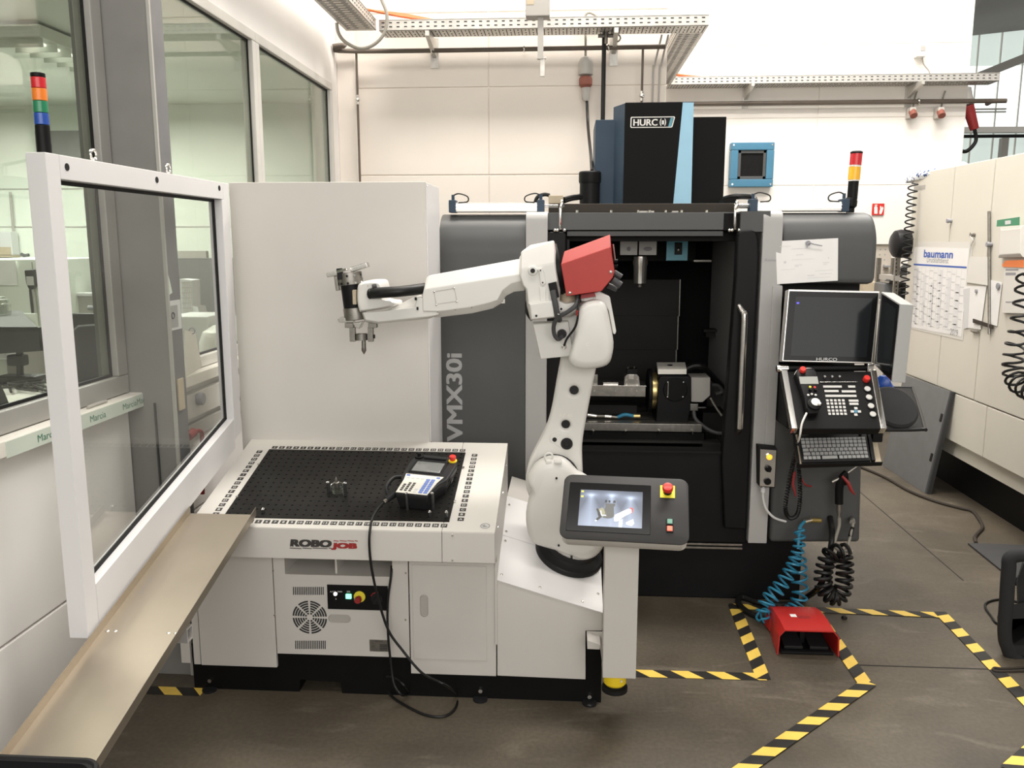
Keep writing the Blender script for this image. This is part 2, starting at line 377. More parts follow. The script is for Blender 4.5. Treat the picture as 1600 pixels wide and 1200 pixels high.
# steel column standing proud of the left wall
cl = struct('trim_3', G().box(XW-.12, -1.609, 3.31, 3.43, 0, 6.2, .004), 'column_paint', label='grey painted steel column between two windows of the left wall')
mk('flange', G().box(-1.609, -1.6085, 3.319, 3.43, 0, 6.2), 'column_flange', cl, False)
mk('edge_strip', G().box(-1.612, -1.600, 3.306, 3.318, 0, 6.2), 'beam_grey', cl)
mk('clip', G().box(-1.69, -1.684, 3.300, 3.312, .70, 1.20), 'cell_dark', cl)
# ---------------------------------------------------------------- office behind the glass
of = struct('wall_office_back', G().box(-9, XW-.12, 8.5, 8.6, 0, 3.3), 'office_white', smooth=False)
for z in (2.0, 2.38): mk('joint', G().box(-9, XW-.12, 8.494, 8.501, z, z+.012), 'plastic_grey', of, False)
for x in (-6.05, -4.4): mk('upright', G().box(x, x+.02, 8.48, 8.5, 1.0, 3.2), 'plastic_grey', of, False)
mk('dark_header', G().box(-5.35, -4.05, 8.44, 8.5, 2.62, 2.95), 'column_paint', of, False)
struct('wall_office_left', G().box(-9.1, -9, -1, 8.6, 0, 3.3), 'office_white', smooth=False)
struct('wall_office_front', G().box(-9, XW-.12, -1.1, -1, 0, 3.3), 'office_white', smooth=False)
struct('ceiling', G().box(-9.1, XW-.14, -1.1, 8.6, 3.2, 3.3), 'office_white', smooth=False)
lp = thing('ceiling_lamp', 'louvred strip lamp on the office ceiling seen through glass', 'lamp', (-3.42, 5.9, 3.1))
mk('housing', G().box(-3.57, -3.27, 5.3, 6.6, 3.10, 3.18, .01), 'office_white', lp)
mk('tube', G().box(-3.49, -3.35, 5.35, 6.55, 3.085, 3.10, .005), 'tube_glow', lp)
for k in range(9): mk('louvre', G().box(-3.56, -3.28, 5.34+k*.15, 5.346+k*.15, 3.05, 3.10), 'office_white', lp, False)
# ---------------------------------------------------------------- far hall at the right
fr = sroot('wall_far', (8, 15, 0))
mk('base_panel', G().box(3.9, 14, 15.0, 15.1, 0, 1.95), 'hall_wall_white', fr, False)
for k in range(13):
    x = 5.2 + k*.36
    for z0, z1, mt in ((1.98, 3.70, 'lit_pane_soft'), (3.70, 4.70, 'lit_pane'), (4.70, 6.0, 'lit_pane_soft')):
        mk('pane', G().box(x+.012, x+.348, 15.02, 15.05, z0, z1), mt, fr, False)
    mk('mullion', G().box(x-.010, x+.010, 14.99, 15.06, 1.95, 6.2), 'label_white', fr, False)
for z in (3.955, 4.0): mk('rail', G().box(3.9, 7.15, 14.95, 15.0, z, z+.022), 'plastic_grey', fr, False)
g = G(); a, b = PY(1490, 128, 14.8), PY(1640, 68, 14.8); g.prism([a, b, b+V((0, 0, -.14)), a+V((0, 0, -.14))], (0, .15, 0)); mk('raked_beam', g, 'beam_grey', fr, False)
a, b = PY(1480, 60, 14.5), PY(1680, 38, 14.5)
rf = struct('ceiling_far', G().prism([a, b, b+V((0, 0, .2)), a+V((0, 0, .2))], (0, -5, 1.2)), 'roof_grey', smooth=False)
mk('purlin', G().prism([a+V((0, -1.4, .30)), b+V((0, -1.4, .30)), b+V((0, -1.4, .22)), a+V((0, -1.4, .22))], (0, -.12, 0)), 'plastic_dark', rf, False)
bt = struct('trim_4', G().cyl((3.9, 14.7, 3.55), (9, 14.7, 3.55), .028, n=8), 'plastic_dark', label='dark pipe in front of the far glazing')
struct('trim_5', G().box(6.58, 6.68, 13.8, 13.9, 1.5, 3.42), 'beam_grey', label='grey post in front of the far glazing')
lt = thing('cable_tray', 'white cable tray crossing in front of the far translucent glazing', 'cable tray', (6, 13.6, 3.5), 'cable trays')
mk('channel', G().box(3.95, 9, 13.6, 13.75, 3.48, 3.56), 'label_white', lt, False)
# ================================================================ SERVICES ON THE WALLS
ZT = 3.375
def tray(label, p0, ax, L, wid, h=.075, side=(0, 1), slots=True):
    ax = V(ax); sd = V((-ax.y, ax.x, 0)); p0 = V(p0); o = thing('cable_tray', label, 'cable tray', p0, 'cable trays')
    def bx(g, a0, a1, b0, b1, z0, z1):
        c = [p0 + ax*a + sd*b + UZ*z for a in (a0, a1) for b in (b0, b1) for z in (z0, z1)]
        g.add(c, [(0, 1, 3, 2), (4, 6, 7, 5), (0, 4, 5, 1), (2, 3, 7, 6), (0, 2, 6, 4), (1, 5, 7, 3)])
    g = G(); bx(g, 0, L, 0, wid, 0, .003); mk('tray_floor', g, 'galvanised', o, False)
    for q in (0, wid-.003): g = G(); bx(g, 0, L, q, q+.003, 0, h); bx(g, 0, L, q-.004, q+.008, h-.003, h); mk('tray_side', g, 'galvanised', o, False)
    if slots:
        g = G(); n = int(L/.055)
        for k in range(n):
            t = .02 + k*.055
            for z in (.022, .05):
                for q in (-.0015, wid+.0002): bx(g, t, t+.022, q, q+.0013, z, z+.008)
            for q in (.03, wid*.5, wid-.05): bx(g, t, t+.008, q, q+.03, -.0012, .0)
            bx(g, t+.027, t+.033, .02, wid-.02, -.0012, 0)
        mk('slots', g, 'dark_slot', o, False, kind='stuff')
    return o
tray('perforated cable tray along the top of the white left wall', (-1.42, 4.3, ZT), (0, 1, 0), 2.14, .22)
tray('perforated cable tray along the back wall above the dark pipe', (-1.40, 6.45, ZT), (1, 0, 0), 2.38, .22)
tray('perforated cable tray turning from the back wall into the recess', (.98, 6.676, ZT), (0, 1, 0), 2.075, .20)
tray('perforated cable tray over the socket boxes on the recessed wall', (.95, 8.76, ZT), (1, 0, 0), 3.15, .22)
tb = thing('tray_bracket', 'steel cantilever bracket under the tray at the left corner', 'bracket', (-1.02, 6.8, ZT-.2), 'tray brackets')
mk('arm', G().prism([(-1.06, 6.44, ZT-.005), (-1.06, 6.8, ZT-.005), (-1.06, 6.8, ZT-.13), (-1.06, 6.44, ZT-.04)], (.03, 0, 0)), 'galvanised', tb, False)
mk('wall_plate', G().box(-1.075, -1.015, 6.785, 6.8, ZT-.2, ZT+.02), 'galvanised', tb, False)
def bracket(x, y, label):
    o = thing('tray_bracket', label, 'bracket', (x, y, ZT-.2), 'tray brackets')
    mk('arm', G().prism([(x, y-.36, ZT-.005), (x, y, ZT-.005), (x, y, ZT-.12), (x, y-.36, ZT-.04)], (.03, 0, 0)), 'galvanised', o, False)
    mk('wall_plate', G().box(x-.015, x+.045, y-.015, y, ZT-.2, ZT+.02), 'galvanised', o, False)
bracket(.31, YB, 'steel cantilever bracket under the tray beside the black riser')
bracket(1.74, YR, 'steel cantilever bracket under the tray above the blue vent')
bracket(3.33, YR, 'steel cantilever bracket under the tray between the two socket boxes')
# pipes
p = thing('wall_pipe', 'dark brown pipe running level along the back wall under the tray', 'pipe', (-.4, 6.68, 3.2))
z = PY(700, 78, 6.68).z
mk('pipe_run', G().tube(smoothpath([(-1.79, 6.6, z+.02), (-1.70, 6.62, z+.03), (-1.62, 6.68, z), (.70, 6.68, z)], 6), .017, 10), 'pipe_brown', p)
for x in (-1.05, -.35, .28): mk('clamp', G().torus((x, 6.68, z), UX, .021, .006, 14, 6).cyl((x, 6.68, z), (x, 6.79, z), .005, n=6), 'bright_steel', p)
mk('valve', G().cyl((.20, 6.62, z+.07), (.33, 6.62, z+.07), .014, n=8).cyl((.26, 6.60, z+.01), (.26, 6.60, z+.12), .012, n=8).torus((.34, 6.61, z+.05), UY, .025, .006, 10, 6), 'dull_steel', p)
def drop(x, z0, y, label, ball):
    o = thing('drop_pipe', label, 'pipe', (x, y, 1.9)); mk('pipe_run', G().cyl((x, y, z0), (x, y, 1.6), .009, n=8), 'pipe_brown', o)
    if ball: mk('joint_ball', G().sph((x, y, ball), .02).cyl((x, y, ball-.035), (x, y, ball+.035), .014, n=8), 'bright_steel', o)
drop(-1.665+.03, z, 6.70, 'thin brown drop pipe beside the corner pilaster', PY(567, 156, 6.7).z)
drop(PY(1004, 100, 6.68).x, z, 6.68, 'thin brown drop pipe above the black spindle head', PY(1004, 150, 6.68).z)
x = PY(943, 120, 6.66).x
p = thing('riser_conduit', 'black vertical conduit running down from the tray behind the spindle head', 'conduit', (x, 6.66, 2)); mk('conduit_run', G().cyl((x, 6.66, ZT+.02), (x, 6.66, 1.6), .017, n=10), 'hose_black', p)
z2 = PY(1320, 160, 8.92).z
p = thing('wall_pipe', 'dark brown pipe along the recessed wall over the socket boxes', 'pipe', (2.5, 8.92, z2))
mk('pipe_run', G().tube(smoothpath([(.74, 8.92, z2), (4.0, 8.92, z2), (4.12, 8.95, z2), (4.16, 9.1, z2)], 4), .022, 10), 'pipe_brown', p)
mk('clamp', G().torus((3.42, 8.92, z2), UX, .026, .008, 14, 6), 'bright_steel', p)
# white conduits at the end of the front wall
for x, lb in ((1021, 'white cable drop left of the inside corner of the back wall'), (1031, 'white cable drop at the inside corner of the back wall')):
    q = PY(x, 100, 6.78).x; o = thing('cable_drop', lb, 'cable', (q, 6.78, 1.6)); mk('cable_run', G().tube(smoothpath([(q+.05, 6.7, ZT), (q+.01, 6.77, ZT-.2), (q, 6.78, ZT-.35), (q, 6.78, 1.6)], 5), .008, 6), 'plastic_grey', o)
# grey cable loop in the corner
o = thing('cable_loop', 'grey cable hanging in a loop across the corner of the cable trays', 'cable', (-1.3, 6.3, 3.2))
mk('cable_run', G().tube(smoothpath([PY(a, b, 6.2) for a, b in ((526, 36), (529, 52), (540, 66), (562, 76), (582, 71), (598, 56), (604, 38), (604, 20), (598, 4), (590, -14))], 6), .012, 8), 'cable_grey', o)
o = thing('cable_bundle', 'orange cables lying in the tray at the left corner', 'cable', (-1.0, 6.5, 3.45), 'orange cables')
g = G()
for k in range(4): g.tube(smoothpath([(-1.55, 6.1+.03*k, ZT+.09), (-1.25, 6.5+.02*k, ZT+.11+.01*k), (-.95, 6.56, ZT+.085), (-.4, 6.56, ZT+.03)], 5), .009, 6)
mk('cable_run', g, 'orange_cable', o)
o = thing('cable_bundle', 'orange cables lying in the tray above the spindle head', 'cable', (1.1, 8.8, 3.45), 'orange cables')
mk('cable_run', G().tube(smoothpath([(.98, 8.3, ZT+.07), (1.0, 8.8, ZT+.11), (1.3, 8.86, ZT+.08), (1.7, 8.86, ZT+.04)], 5), .014, 6), 'orange_cable', o)
# hanging box on a strut
o = thing('junction_box', 'grey junction box on a steel strut hanging in front of the tray', 'junction box', (-.22, 5.9, 3.0))
g = G(); pbox(g, 821, -10, 859, 25, 5.9, .12, .008); mk('box_body', g, 'plastic_grey', o)
g = G(); pbox(g, 823, -12, 834, 7, 5.898, .002); mk('box_label', g, 'tan', o, False)
g = G(); pbox(g, 840, 25, 849, 92, 5.93, .035, .002); mk('strut', g, 'plastic_grey', o)
g = G(); pbox(g, 844, 88, 851, 119, 5.94, .03, .002); pbox(g, 839, 88, 853, 91, 5.935, .04); mk('strut_foot', g, 'galvanised', o)
o = thing('power_socket', 'white hanging power socket with red plug on the back wall', 'socket', (.1, 6.6, 2.7))
c = lambda b: PY(915, b, 6.73)
mk('cable_run', G().tube(smoothpath([PY(936, 28, 6.73), PY(922, 20, 6.73), PY(914, 27, 6.73), c(60), c(92)], 6), .009, 8), 'cable_grey', o)
mk('socket_body', G().lathe(c(119), UZ, [(.03, 0), (.055, .01), (.055, .1), (.04, .13), (.022, .14)], 16), 'plastic_grey', o)
mk('plug_ring', G().lathe(c(136), UZ, [(.03, -.01), (.05, .015), (.05, .06), (.042, .075)], 16), 'faded_red', o)
mk('plug_body', G().lathe(c(158), UZ, [(.022, 0), (.03, .02), (.03, .06), (.035, .11)], 14), 'plastic_grey', o)
mk('plug_cable', G().tube(smoothpath([PY(917, 157, 6.73), PY(919, 200, 6.6), PY(923, 240, 6.0), PY(925, 267, 5.02)], 6), .011, 8), 'hose_black', o)
# recessed wall fittings
o = thing('wall_box', 'small white box with a wavy cable high on the recessed wall', 'box', PY(1441, 78, 8.95))
g = G(); pbox(g, 1434, 70, 1448, 88, 8.90, .10, .006); mk('box_body', g, 'key_light', o)
mk('label', pbox(G(), 1439, 72, 1446, 79, 8.897, .004), 'plastic_grey', o, False)
mk('cable_run', G().tube(smoothpath([PY(a, b, 8.97) for a, b in ((1441, 88), (1443, 100), (1452, 112), (1453, 124), (1461, 130))], 5), .006, 6), 'cable_grey', o)
for x, lb in ((1427, 'left one of two socket boxes under the tray on the recessed wall'), (1471, 'right one of two socket boxes under the tray on the recessed wall')):
    o = thing('socket_box', lb, 'socket', PY(x, 178, 8.95), 'socket boxes on the recessed wall')
    g = G(); pbox(g, x-5, 167, x+5, 184, 8.88, .12, .008); mk('box_body', g, 'box_grey', o)
    q = PY(x+1, 181, 8.86); mk('socket_cap', G().cyl(q, q+V((0, .05, .05)), .035, n=14, bev=.004), 'faded_red', o)
    mk('cable_run', G().tube(smoothpath([PY(x, 167, 8.95), PY(x+2, 155, 8.96), PY(x+6, 142, 8.96)], 5), .008, 6), 'cable_grey', o)
o = thing('power_plug', 'red plug on a looped black cable at the edge of the recessed wall', 'plug', PY(1517, 185, 9.5))
q = PY(1518, 187, 9.5); mk('plug_body', G().cyl(q+V((-.05, 0, .14)), q+V((.04, 0, -.1)), .06, .045, 14, .01), 'dark_red', o)
mk('socket_box', G().box(3.922, 4.03, q.y-.05, q.y+.08, q.z+.22, q.z+.45, .01), 'plastic_grey', o); mk('plug_sleeve', G().cyl(q+V((-.06, .05, .32)), q+V((-.05, .0, .14)), .05, .06, 12), 'plastic_grey', o)
mk('cable_run', G().tube(smoothpath([q+V((.04, 0, -.1)), q+V((.07, .02, -.22)), q+V((-.02, .02, -.32)), q+V((-.12, .03, -.28)), q+V((-.14, .05, -.2))], 6), .02, 8), 'hose_black', o)
# blue framed vent
o = thing('wall_vent', 'blue framed square vent with dark mesh on the white wall', 'vent', PY(1175, 257, 8.98))
Yv = 8.9; A, B = PY(1140, 292, Yv), PY(1211, 222, Yv); x0, x1, z0, z1 = A.x, B.x, A.z, B.z; t = .075
g = G()
for q in ((x0, x1, z0, z0+t), (x0, x1, z1-t, z1), (x0, x0+t, z0+t, z1-t), (x1-t, x1, z0+t, z1-t)): g.box(q[0], q[1], Yv, 9.0, q[2], q[3], .008)
mk('vent_frame', g, 'vent_blue', o)
g = G(); i = t
for q in ((x0+i, x1-i, z0+i, z0+i+.03), (x0+i, x1-i, z1-i-.03, z1-i), (x0+i, x0+i+.03, z0+i, z1-i), (x1-i-.03, x1-i, z0+i, z1-i)): g.box(q[0], q[1], Yv+.015, 9, q[2], q[3], .003)
mk('inner_frame', g, 'machine_grey', o)
mk('dark_back', G().box(x0+i, x1-i, Yv+.06, Yv+.07, z0+i, z1-i), 'interior_dark', o, False)
for k in range(3):
    zc = z0+i+.05+(z1-z0-2*i-.1)*(.12, .45, .86)[k]; hh = (.03, .055, .05)[k]
    mk('light_slat', G().box(x0+i+.045, x1-i-.075, Yv+.048, Yv+.056, zc-hh, zc+hh), 'key_light', o, False)
g = G()
for k in range(20): q = x0+i+.03+k*(x1-x0-2*i-.06)/19; g.box(q-.005, q+.005, Yv+.03, Yv+.035, z0+i+.02, z1-i-.02)
for k in range(16): q = z0+i+.03+k*(z1-z0-2*i-.06)/15; g.box(x0+i+.02, x1-i-.02, Yv+.036, Yv+.040, q-.004, q+.004)
mk('mesh', g, 'interior_dark', o, False, kind='stuff')
for a in (x0+.025, x1-.025):
    for b in (z0+.025, z1-.025): mk('screw', G().cyl((a, Yv-.004, b), (a, Yv, b), .009, n=8), 'bright_steel', o)
# fire extinguisher sign
o = thing('extinguisher_sign', 'small red fire extinguisher sign on the white wall', 'sign', PY(1372, 327, 8.98))
g = G(); pbox(g, 1363, 318, 1381.5, 336, 8.985, .012); mk('sign_plate', g, 'red_plastic', o, False)
fx = lambda a, b: PY(a, b, 8.983)
g = G(); g.add([fx(a, b) for a, b in ((1366, 334), (1371, 334), (1371, 324), (1369.8, 322), (1367.2, 322), (1366, 324))], [(0, 1, 2, 3, 4, 5)])
g.add([fx(a, b) for a, b in ((1366.5, 321.4), (1370.5, 321.4), (1371, 319.6), (1367, 320))], [(0, 1, 2, 3)])
g.add([fx(a, b) for a, b in ((1374, 334.5), (1377, 334.5), (1378.6, 331), (1380.5, 325), (1379, 322.5), (1377.5, 325), (1376.5, 321.5), (1375, 322.5), (1375.3, 327), (1374, 330))], [tuple(range(10))])
mk('symbol', g, 'label_white', o, False)
# ---------------------------------------------------------------- hazard tape on the floor
TAPES = []
def tape(label, p0, p1, w=.062, per=.155, ph=0.0, fl=1):
    TAPES.append(label); dz = .0008*len(TAPES); p0, p1 = V((*p0, dz)), V((*p1, dz)); t = nrm(p1-p0); s = V((-t.y, t.x, 0)); L = (p1-p0).length
    o = thing('hazard_tape', label, 'floor tape', p0, 'hazard tape strips on the floor')
    mk('tape_base', G().prism([p0-s*w/2, p1-s*w/2, p1+s*w/2, p0+s*w/2], (0, 0, .0005)), 'tape_black', o, False)
    k = -1
    while True:
        a = ph + k*per; b = a + per*.5; k += 1
        if a - w > L: break
        sh = w*fl*.95; q = []
        for d, off in ((a, -1), (b, -1), (b, 1), (a, 1)): q.append((d + off*sh/2, off))
        # clip to the strip ends
        pts = []
        if min(x for x, _ in q) < 0 or max(x for x, _ in q) > L:
            q = [(min(max(x, 0), L), y) for x, y in q]
            if max(x for x, _ in q) - min(x for x, _ in q) < .01: continue
        pts = [p0 + t*x + s*(y*w/2) + UZ*.0005 for x, y in q]
        mk('yellow_band', G().prism(pts, (0, 0, .0003)), 'tape_yellow', o, False)
    return o
F = lambda a, b: (PZ(a, b, 0).x, PZ(a, b, 0).y)
tape('short strip of yellow and black tape beside the foot of the metal chute', (-1.79, F(270, 1080)[1]), (-1.50, F(270, 1080)[1]), ph=.11, fl=-1)
tape('yellow and black tape strip running from the white pedestal to the right', (F(960, 1051)[0], F(1000, 1053)[1]), F(1196, 1058), ph=.12, fl=-1)
tape('yellow and black tape strip from the front corner back to the blue coiled hose', F(1193, 1062), F(1147, 946), ph=.03, fl=-1)
tape('yellow and black tape strip running level behind the red foot pedal', F(1140, 948), F(1472, 962), ph=.05, fl=-1)
tape('yellow and black tape strip slanting towards the black chair', F(1468, 957), F(1640, 1133), ph=.04, fl=-.4)
tape('yellow and black tape strip passing right beside the red foot pedal', F(1274, 957), F(1354, 1073), ph=.02, fl=-1)
tape('longest near strip of yellow and black tape slanting towards the viewer', F(1358, 1068), F(1130, 1226), ph=.10, fl=-1)
tape('end of a yellow and black tape strip at the lower right of the floor', F(1577, 1206), F(1640, 1150), ph=.05, fl=-1)
# ================================================================ ROBOT LOADING CELL
TS = .258; Tz = lambda y: .772 + TS*(y-3.1)
tn = nrm(V((0, -TS, 1))); tu = nrm(V((0, 1, TS))); TP = (0, 3.1, .772)
onT = lambda a, b: PP(a, b, TP, tn)
plz = lambda x, y: .522 + .345*(y-3.19) - .30*(x+.27)           # tilted robot plate
pn = nrm(V((.30, -.345, 1)))
cell = thing('robot_cell', 'white robot loading cell with sloping perforated table and black plinth', 'machine', (-.7, 3.6, 0))
# plinth with fork pockets
YF = 3.19
xs = lambda a: PY(a, 1085, YF+.015).x
g = G(); q = [(-1.55, .0), (xs(468), 0), (xs(470), .055), (xs(533), .05), (xs(535), 0), (.152, 0), (.152, .36), (.09, .36), (.09, .20), (-1.55, .20)]
g.prism([(x, YF+.015, z) for x, z in q], (0, .9, 0)); mk('plinth', g, 'black_paint', cell, False)
for a, b in ((329, 1062), (751, 1078), (921, 1087)):
    p = PY(a, b, YF+.015); mk('levelling_bolt', G().cyl(p+V((0, -.012, 0)), p, .009, n=6), 'bright_steel', cell)
    mk('foot_pad', G().cyl((p.x, YF+.0, 0), (p.x, YF+.0, .008), .03, n=12), 'plastic_dark', cell)
# front panels
g = G(); pbox(g, 309, 862, 428.5, 1041, YF, .02, .002); mk('front_panel', g, 'cell_paint', cell)
g = G(); pbox(g, 297.5, 862, 308, 1038, YF+.003, .02, .002); mk('front_panel', g, 'cell_paint', cell)
g = G(); pbox(g, 282, 990, 296.5, 1036, YF+.004, .02, .002); mk('front_panel', g, 'cell_paint', cell)
# centre service panel, built round the open storage slot
P = lambda a, b, y=YF: PY(a, b, y)
x0, x1 = P(430, 950).x, P(638.5, 950).x; zt, zs, zb = .66, P(520, 899).z, P(530, 1024).z; sx0, sx1 = P(445, 890).x, P(613, 890).x
g = G(); g.box(x0, x1, YF, YF+.012, zb, zs); g.box(x0, sx0, YF, YF+.012, zs, zt); g.box(sx1, x1, YF, YF+.012, zs, zt)
svc = mk('service_panel', g, 'cell_paint', cell, False)
mk('storage_slot', G().box(sx0, sx1, YF+.28, YF+.3, zs, zt).box(sx0, sx1, YF+.012, YF+.3, zs-.012, zs).box(sx0-.012, sx0, YF+.012, YF+.3, zs, zt).box(sx1, sx1+.012, YF+.012, YF+.3, zs, zt), 'cell_paint', cell, False)
mk('divider', G().box(P(523, 890).x-.004, P(523, 890).x+.004, YF+.02, YF+.28, zs, zt), 'cell_paint', cell, False)
def vents(xa, xb, ya, yb):
    g = G(); n = 17
    for k in range(n):
        a = xa + (xb-xa)*k/(n-1); g.add([P(a-.75, ya, YF-.0008), P(a+.85, ya, YF-.0008), P(a+.85, yb, YF-.0008), P(a-.75, yb, YF-.0008)], [(0, 1, 2, 3)])
    mk('vent_slots', g, 'dark_slot', svc, False)
vents(458.5, 505, 917, 929.5); vents(462, 508, 1001, 1014)
c = P(484, 964.5, YF-.0008); g = G()
for R in (.021, .034, .047, .060, .073, .086):
    R *= .79
    for k in range(8):
        N = 6; a0 = k*math.pi/4 + .035/R*.06 + .04; a1 = (k+1)*math.pi/4 - .035/R*.06 - .04
        vs = [c + V((r*math.cos(a0+(a1-a0)*j/N), 0, r*math.sin(a0+(a1-a0)*j/N))) for j in range(N+1) for r in (R-.0036, R+.0036)]
        g.add(vs, [(2*j, 2*j+1, 2*j+3, 2*j+2) for j in range(N)])
mk('fan_grille', g, 'dark_slot', svc, False)
def slot_handle(parent, a0, b0, a1, b1, YF=YF):
    A, B = P(a0, b1), P(a1, b0); cx, cz, w, h = (A.x+B.x)/2, (A.z+B.z)/2, B.x-A.x, B.z-A.z; r = min(w, h)/2*.98
    o = [(x, z) for x, z in bezel(cx, cz, w, h, r)]; i = [(x, z) for x, z in bezel(cx, cz, w*.9, h*.9, r*.9)]
    g = G(); g.loft([[V((x, YF-.001, z)) for x, z in o], [V((x, YF-.003, z)) for x, z in i], [V((x, YF-.0005, z)) for x, z in [(cx+(a-cx)*.92, cz+(b-cz)*.92) for a, b in i]]])
    mk('handle_recess', g, 'plastic_grey', parent)
slot_handle(svc, 513, 960.5, 548, 972)
g = G(); pbox(g, 511.5, 915, 606, 953, YF-.004, .006, .001); cp = mk('control_panel', g, 'satin_black', cell)
f = lambda a, b, y=YF-.005: PY(a, b, y)
mk('key_switch', G().cyl(f(524, 928, YF-.004), f(524, 928, YF-.02), .008, n=12).cyl(f(524.5, 932, YF-.004), f(525, 936, YF-.03), .003, n=6), 'steel', cp)
g = G()
for s_, a, b, h in (('AUTO', 520, 924.5, .006), ('MAN', 531, 924.5, .006), ('I/O', 544.5, 924.5, .007)): gtext(g, s_, f(a, b), UX, UZ, h)
mk('lettering', g, 'label_white', cp, False)
g = G(); pbox(g, 540, 929, 548.5, 936, YF-.012, .008, .001); mk('lit_button', g, 'glow_green', cp)
p = f(562, 932); mk('stop_ring', G().cyl(p, p+V((0, -.004, 0)), .0235, n=24), 'yellow_bright', cp); p = f(561.5, 933.5)
mk('stop_button', G().lathe(p, (0, -1, 0), [(.009, 0), (.009, .018), (.014, .02), (.0145, .03), (.011, .036)], 18), 'dark_red', cp)
p = f(589, 935); mk('main_switch', G().cyl(p, p+V((0, -.006, 0)), .024, n=24).obox(p+V((0, -.02, 0)), (1, 0, -.7), (.7, 0, 1), (0, -1, 0), .014, .04, .016, .003), 'plastic_dark', cp)
mk('switch_mark', G().tube([p + V((.026*math.cos(a), -.002, .026*math.sin(a))) for a in [math.radians(d) for d in range(75, 170, 12)]], .0022, 6), 'dark_red', cp)
g = G(); pbox(g, 577.5, 1000, 606.5, 1018, YF-.0015, .002); pl = mk('rating_plate', g, 'dull_steel', cell, False)
g = G(); gtext(g, 'ROBOJOB', f(592, 1002.5, YF-.002), UX, UZ, .006, .03)
for k in range(4): pbox(g, 593.5, 1007+k*2.6, 605, 1008.6+k*2.6, YF-.002, .0003)
gtext(g, 'CE', f(583, 1010, YF-.002), UX, UZ, .007)
mk('print', g, 'label_dark', pl, False)
# right door
g = G(); pbox(g, 640.5, 879, 775, 1054.5, YF, .016, .002); mk('front_panel', g, 'cell_paint', cell)
g = G(); pbox(g, 645, 884, 760, 1031, YF-.004, .006, .0015); dr = mk('door', g, 'cell_paint', cell)
slot_handle(dr, 657, 928, 669, 963, YF-.004)
for a, b in ((634, 895), (634, 968), (429.5, 961), (427, 891)):
    p = P(a, b); mk('screw', G().lathe(p, (0, -1, 0), [(.005, 0), (.005, .002), (.003, .005)], 10), 'bright_steel', cell)
# pedestal under the robot with its tilted plate
fr = [(-.271, PY(776, 1056, YF).z), (PY(915, 1062, YF).x, PY(915, 1062, YF).z), (PY(915, 986, YF).x, PY(915, 986, YF).z), (.150, PY(941, 986, YF).z), (.150, plz(.15, YF)-.003), (-.271, plz(-.271, YF)-.003)]
bk = [(x, z + (0 if i < 4 else .345*.53)) for i, (x, z) in enumerate(fr)]
g = G(); g.loft([[V((x, YF, z)) for x, z in fr], [V((x, YF+.53, z)) for x, z in bk]], .003); mk('pedestal', g, 'cell_paint', cell)
for ya, yb in ((YF-.004, 3.452), (3.455, 3.72)):
    g = G(); g.prism([(x, y, plz(x, y)-.001) for x, y in ((-.272, ya), (.153, ya), (.153, yb), (-.272, yb))], (0, 0, .004), .0015); mk('tilted_plate', g, 'cell_white', cell)
g = G(); g.prism([(x, 3.72, z) for x, z in ((-.27, .2), (.15, .2), (.15, plz(.15, 3.7)), (-.27, plz(-.27, 3.7)))], (0, .36, 0)); mk('rear_housing', g, 'cell_paint', cell, False)
for x, y in ((-.255, 3.22), (-.10, 3.215), (.07, 3.21), (-.255, 3.42), (-.255, 3.48), (-.255, 3.66), (.135, 3.40), (.135, 3.28), (.02, 3.7)):
    p = V((x, y, plz(x, y)+.003)); mk('screw', G().lathe(p, pn, [(.006, 0), (.006, .002), (.003, .005)], 10), 'bright_steel', cell)
# sloping table
XA, XB, XS = -1.466, -.268, -.470; Y0, Y1 = 3.06, 3.76
prof = lambda x: [(x, Y0, .64), (x, Y0, Tz(Y0)), (x, Y1, Tz(Y1)), (x, Y1, .60), (x, Y0+.12, .60), (x, Y0+.10, .64)]
mk('table_body', G().prism(prof(XA), (XS-XA-.001, 0, 0), .003), 'cell_paint', cell)
mk('table_end_cap', G().prism(prof(XS), (XB-XS, 0, 0), .003), 'cell_paint', cell)
top = mk('table_top', G().prism([(XA, Y0+.002, Tz(Y0+.002)), (XS-.002, Y0+.002, Tz(Y0+.002)), (XS-.002, Y1, Tz(Y1)), (XA, Y1, Tz(Y1))], (0, 0, .0015)), 'table_white', cell, False)
mk('table_top', G().prism([(XS, Y0+.002, Tz(Y0+.002)), (XB, Y0+.002, Tz(Y0+.002)), (XB, Y1, Tz(Y1)), (XS, Y1, Tz(Y1))], (0, 0, .0015)), 'table_white', cell, False)
mk('side_panel', G().box(XB-.01, XB-.002, Y0+.12, 3.76, .25, .64), 'cell_paint', cell, False)
for a, b in ((707, 836.5), (707, 875)):
    p = PY(a, b, Y0); mk('screw', G().lathe(p, (0, -1, 0), [(.005, 0), (.005, .002), (.003, .005)], 10), 'bright_steel', cell)
for y in (3.2, 3.45, 3.68): p = V((XB, y, Tz(y)-.06)); mk('screw', G().lathe(p, UX, [(.005, 0), (.005, .002), (.003, .005)], 8), 'bright_steel', cell)
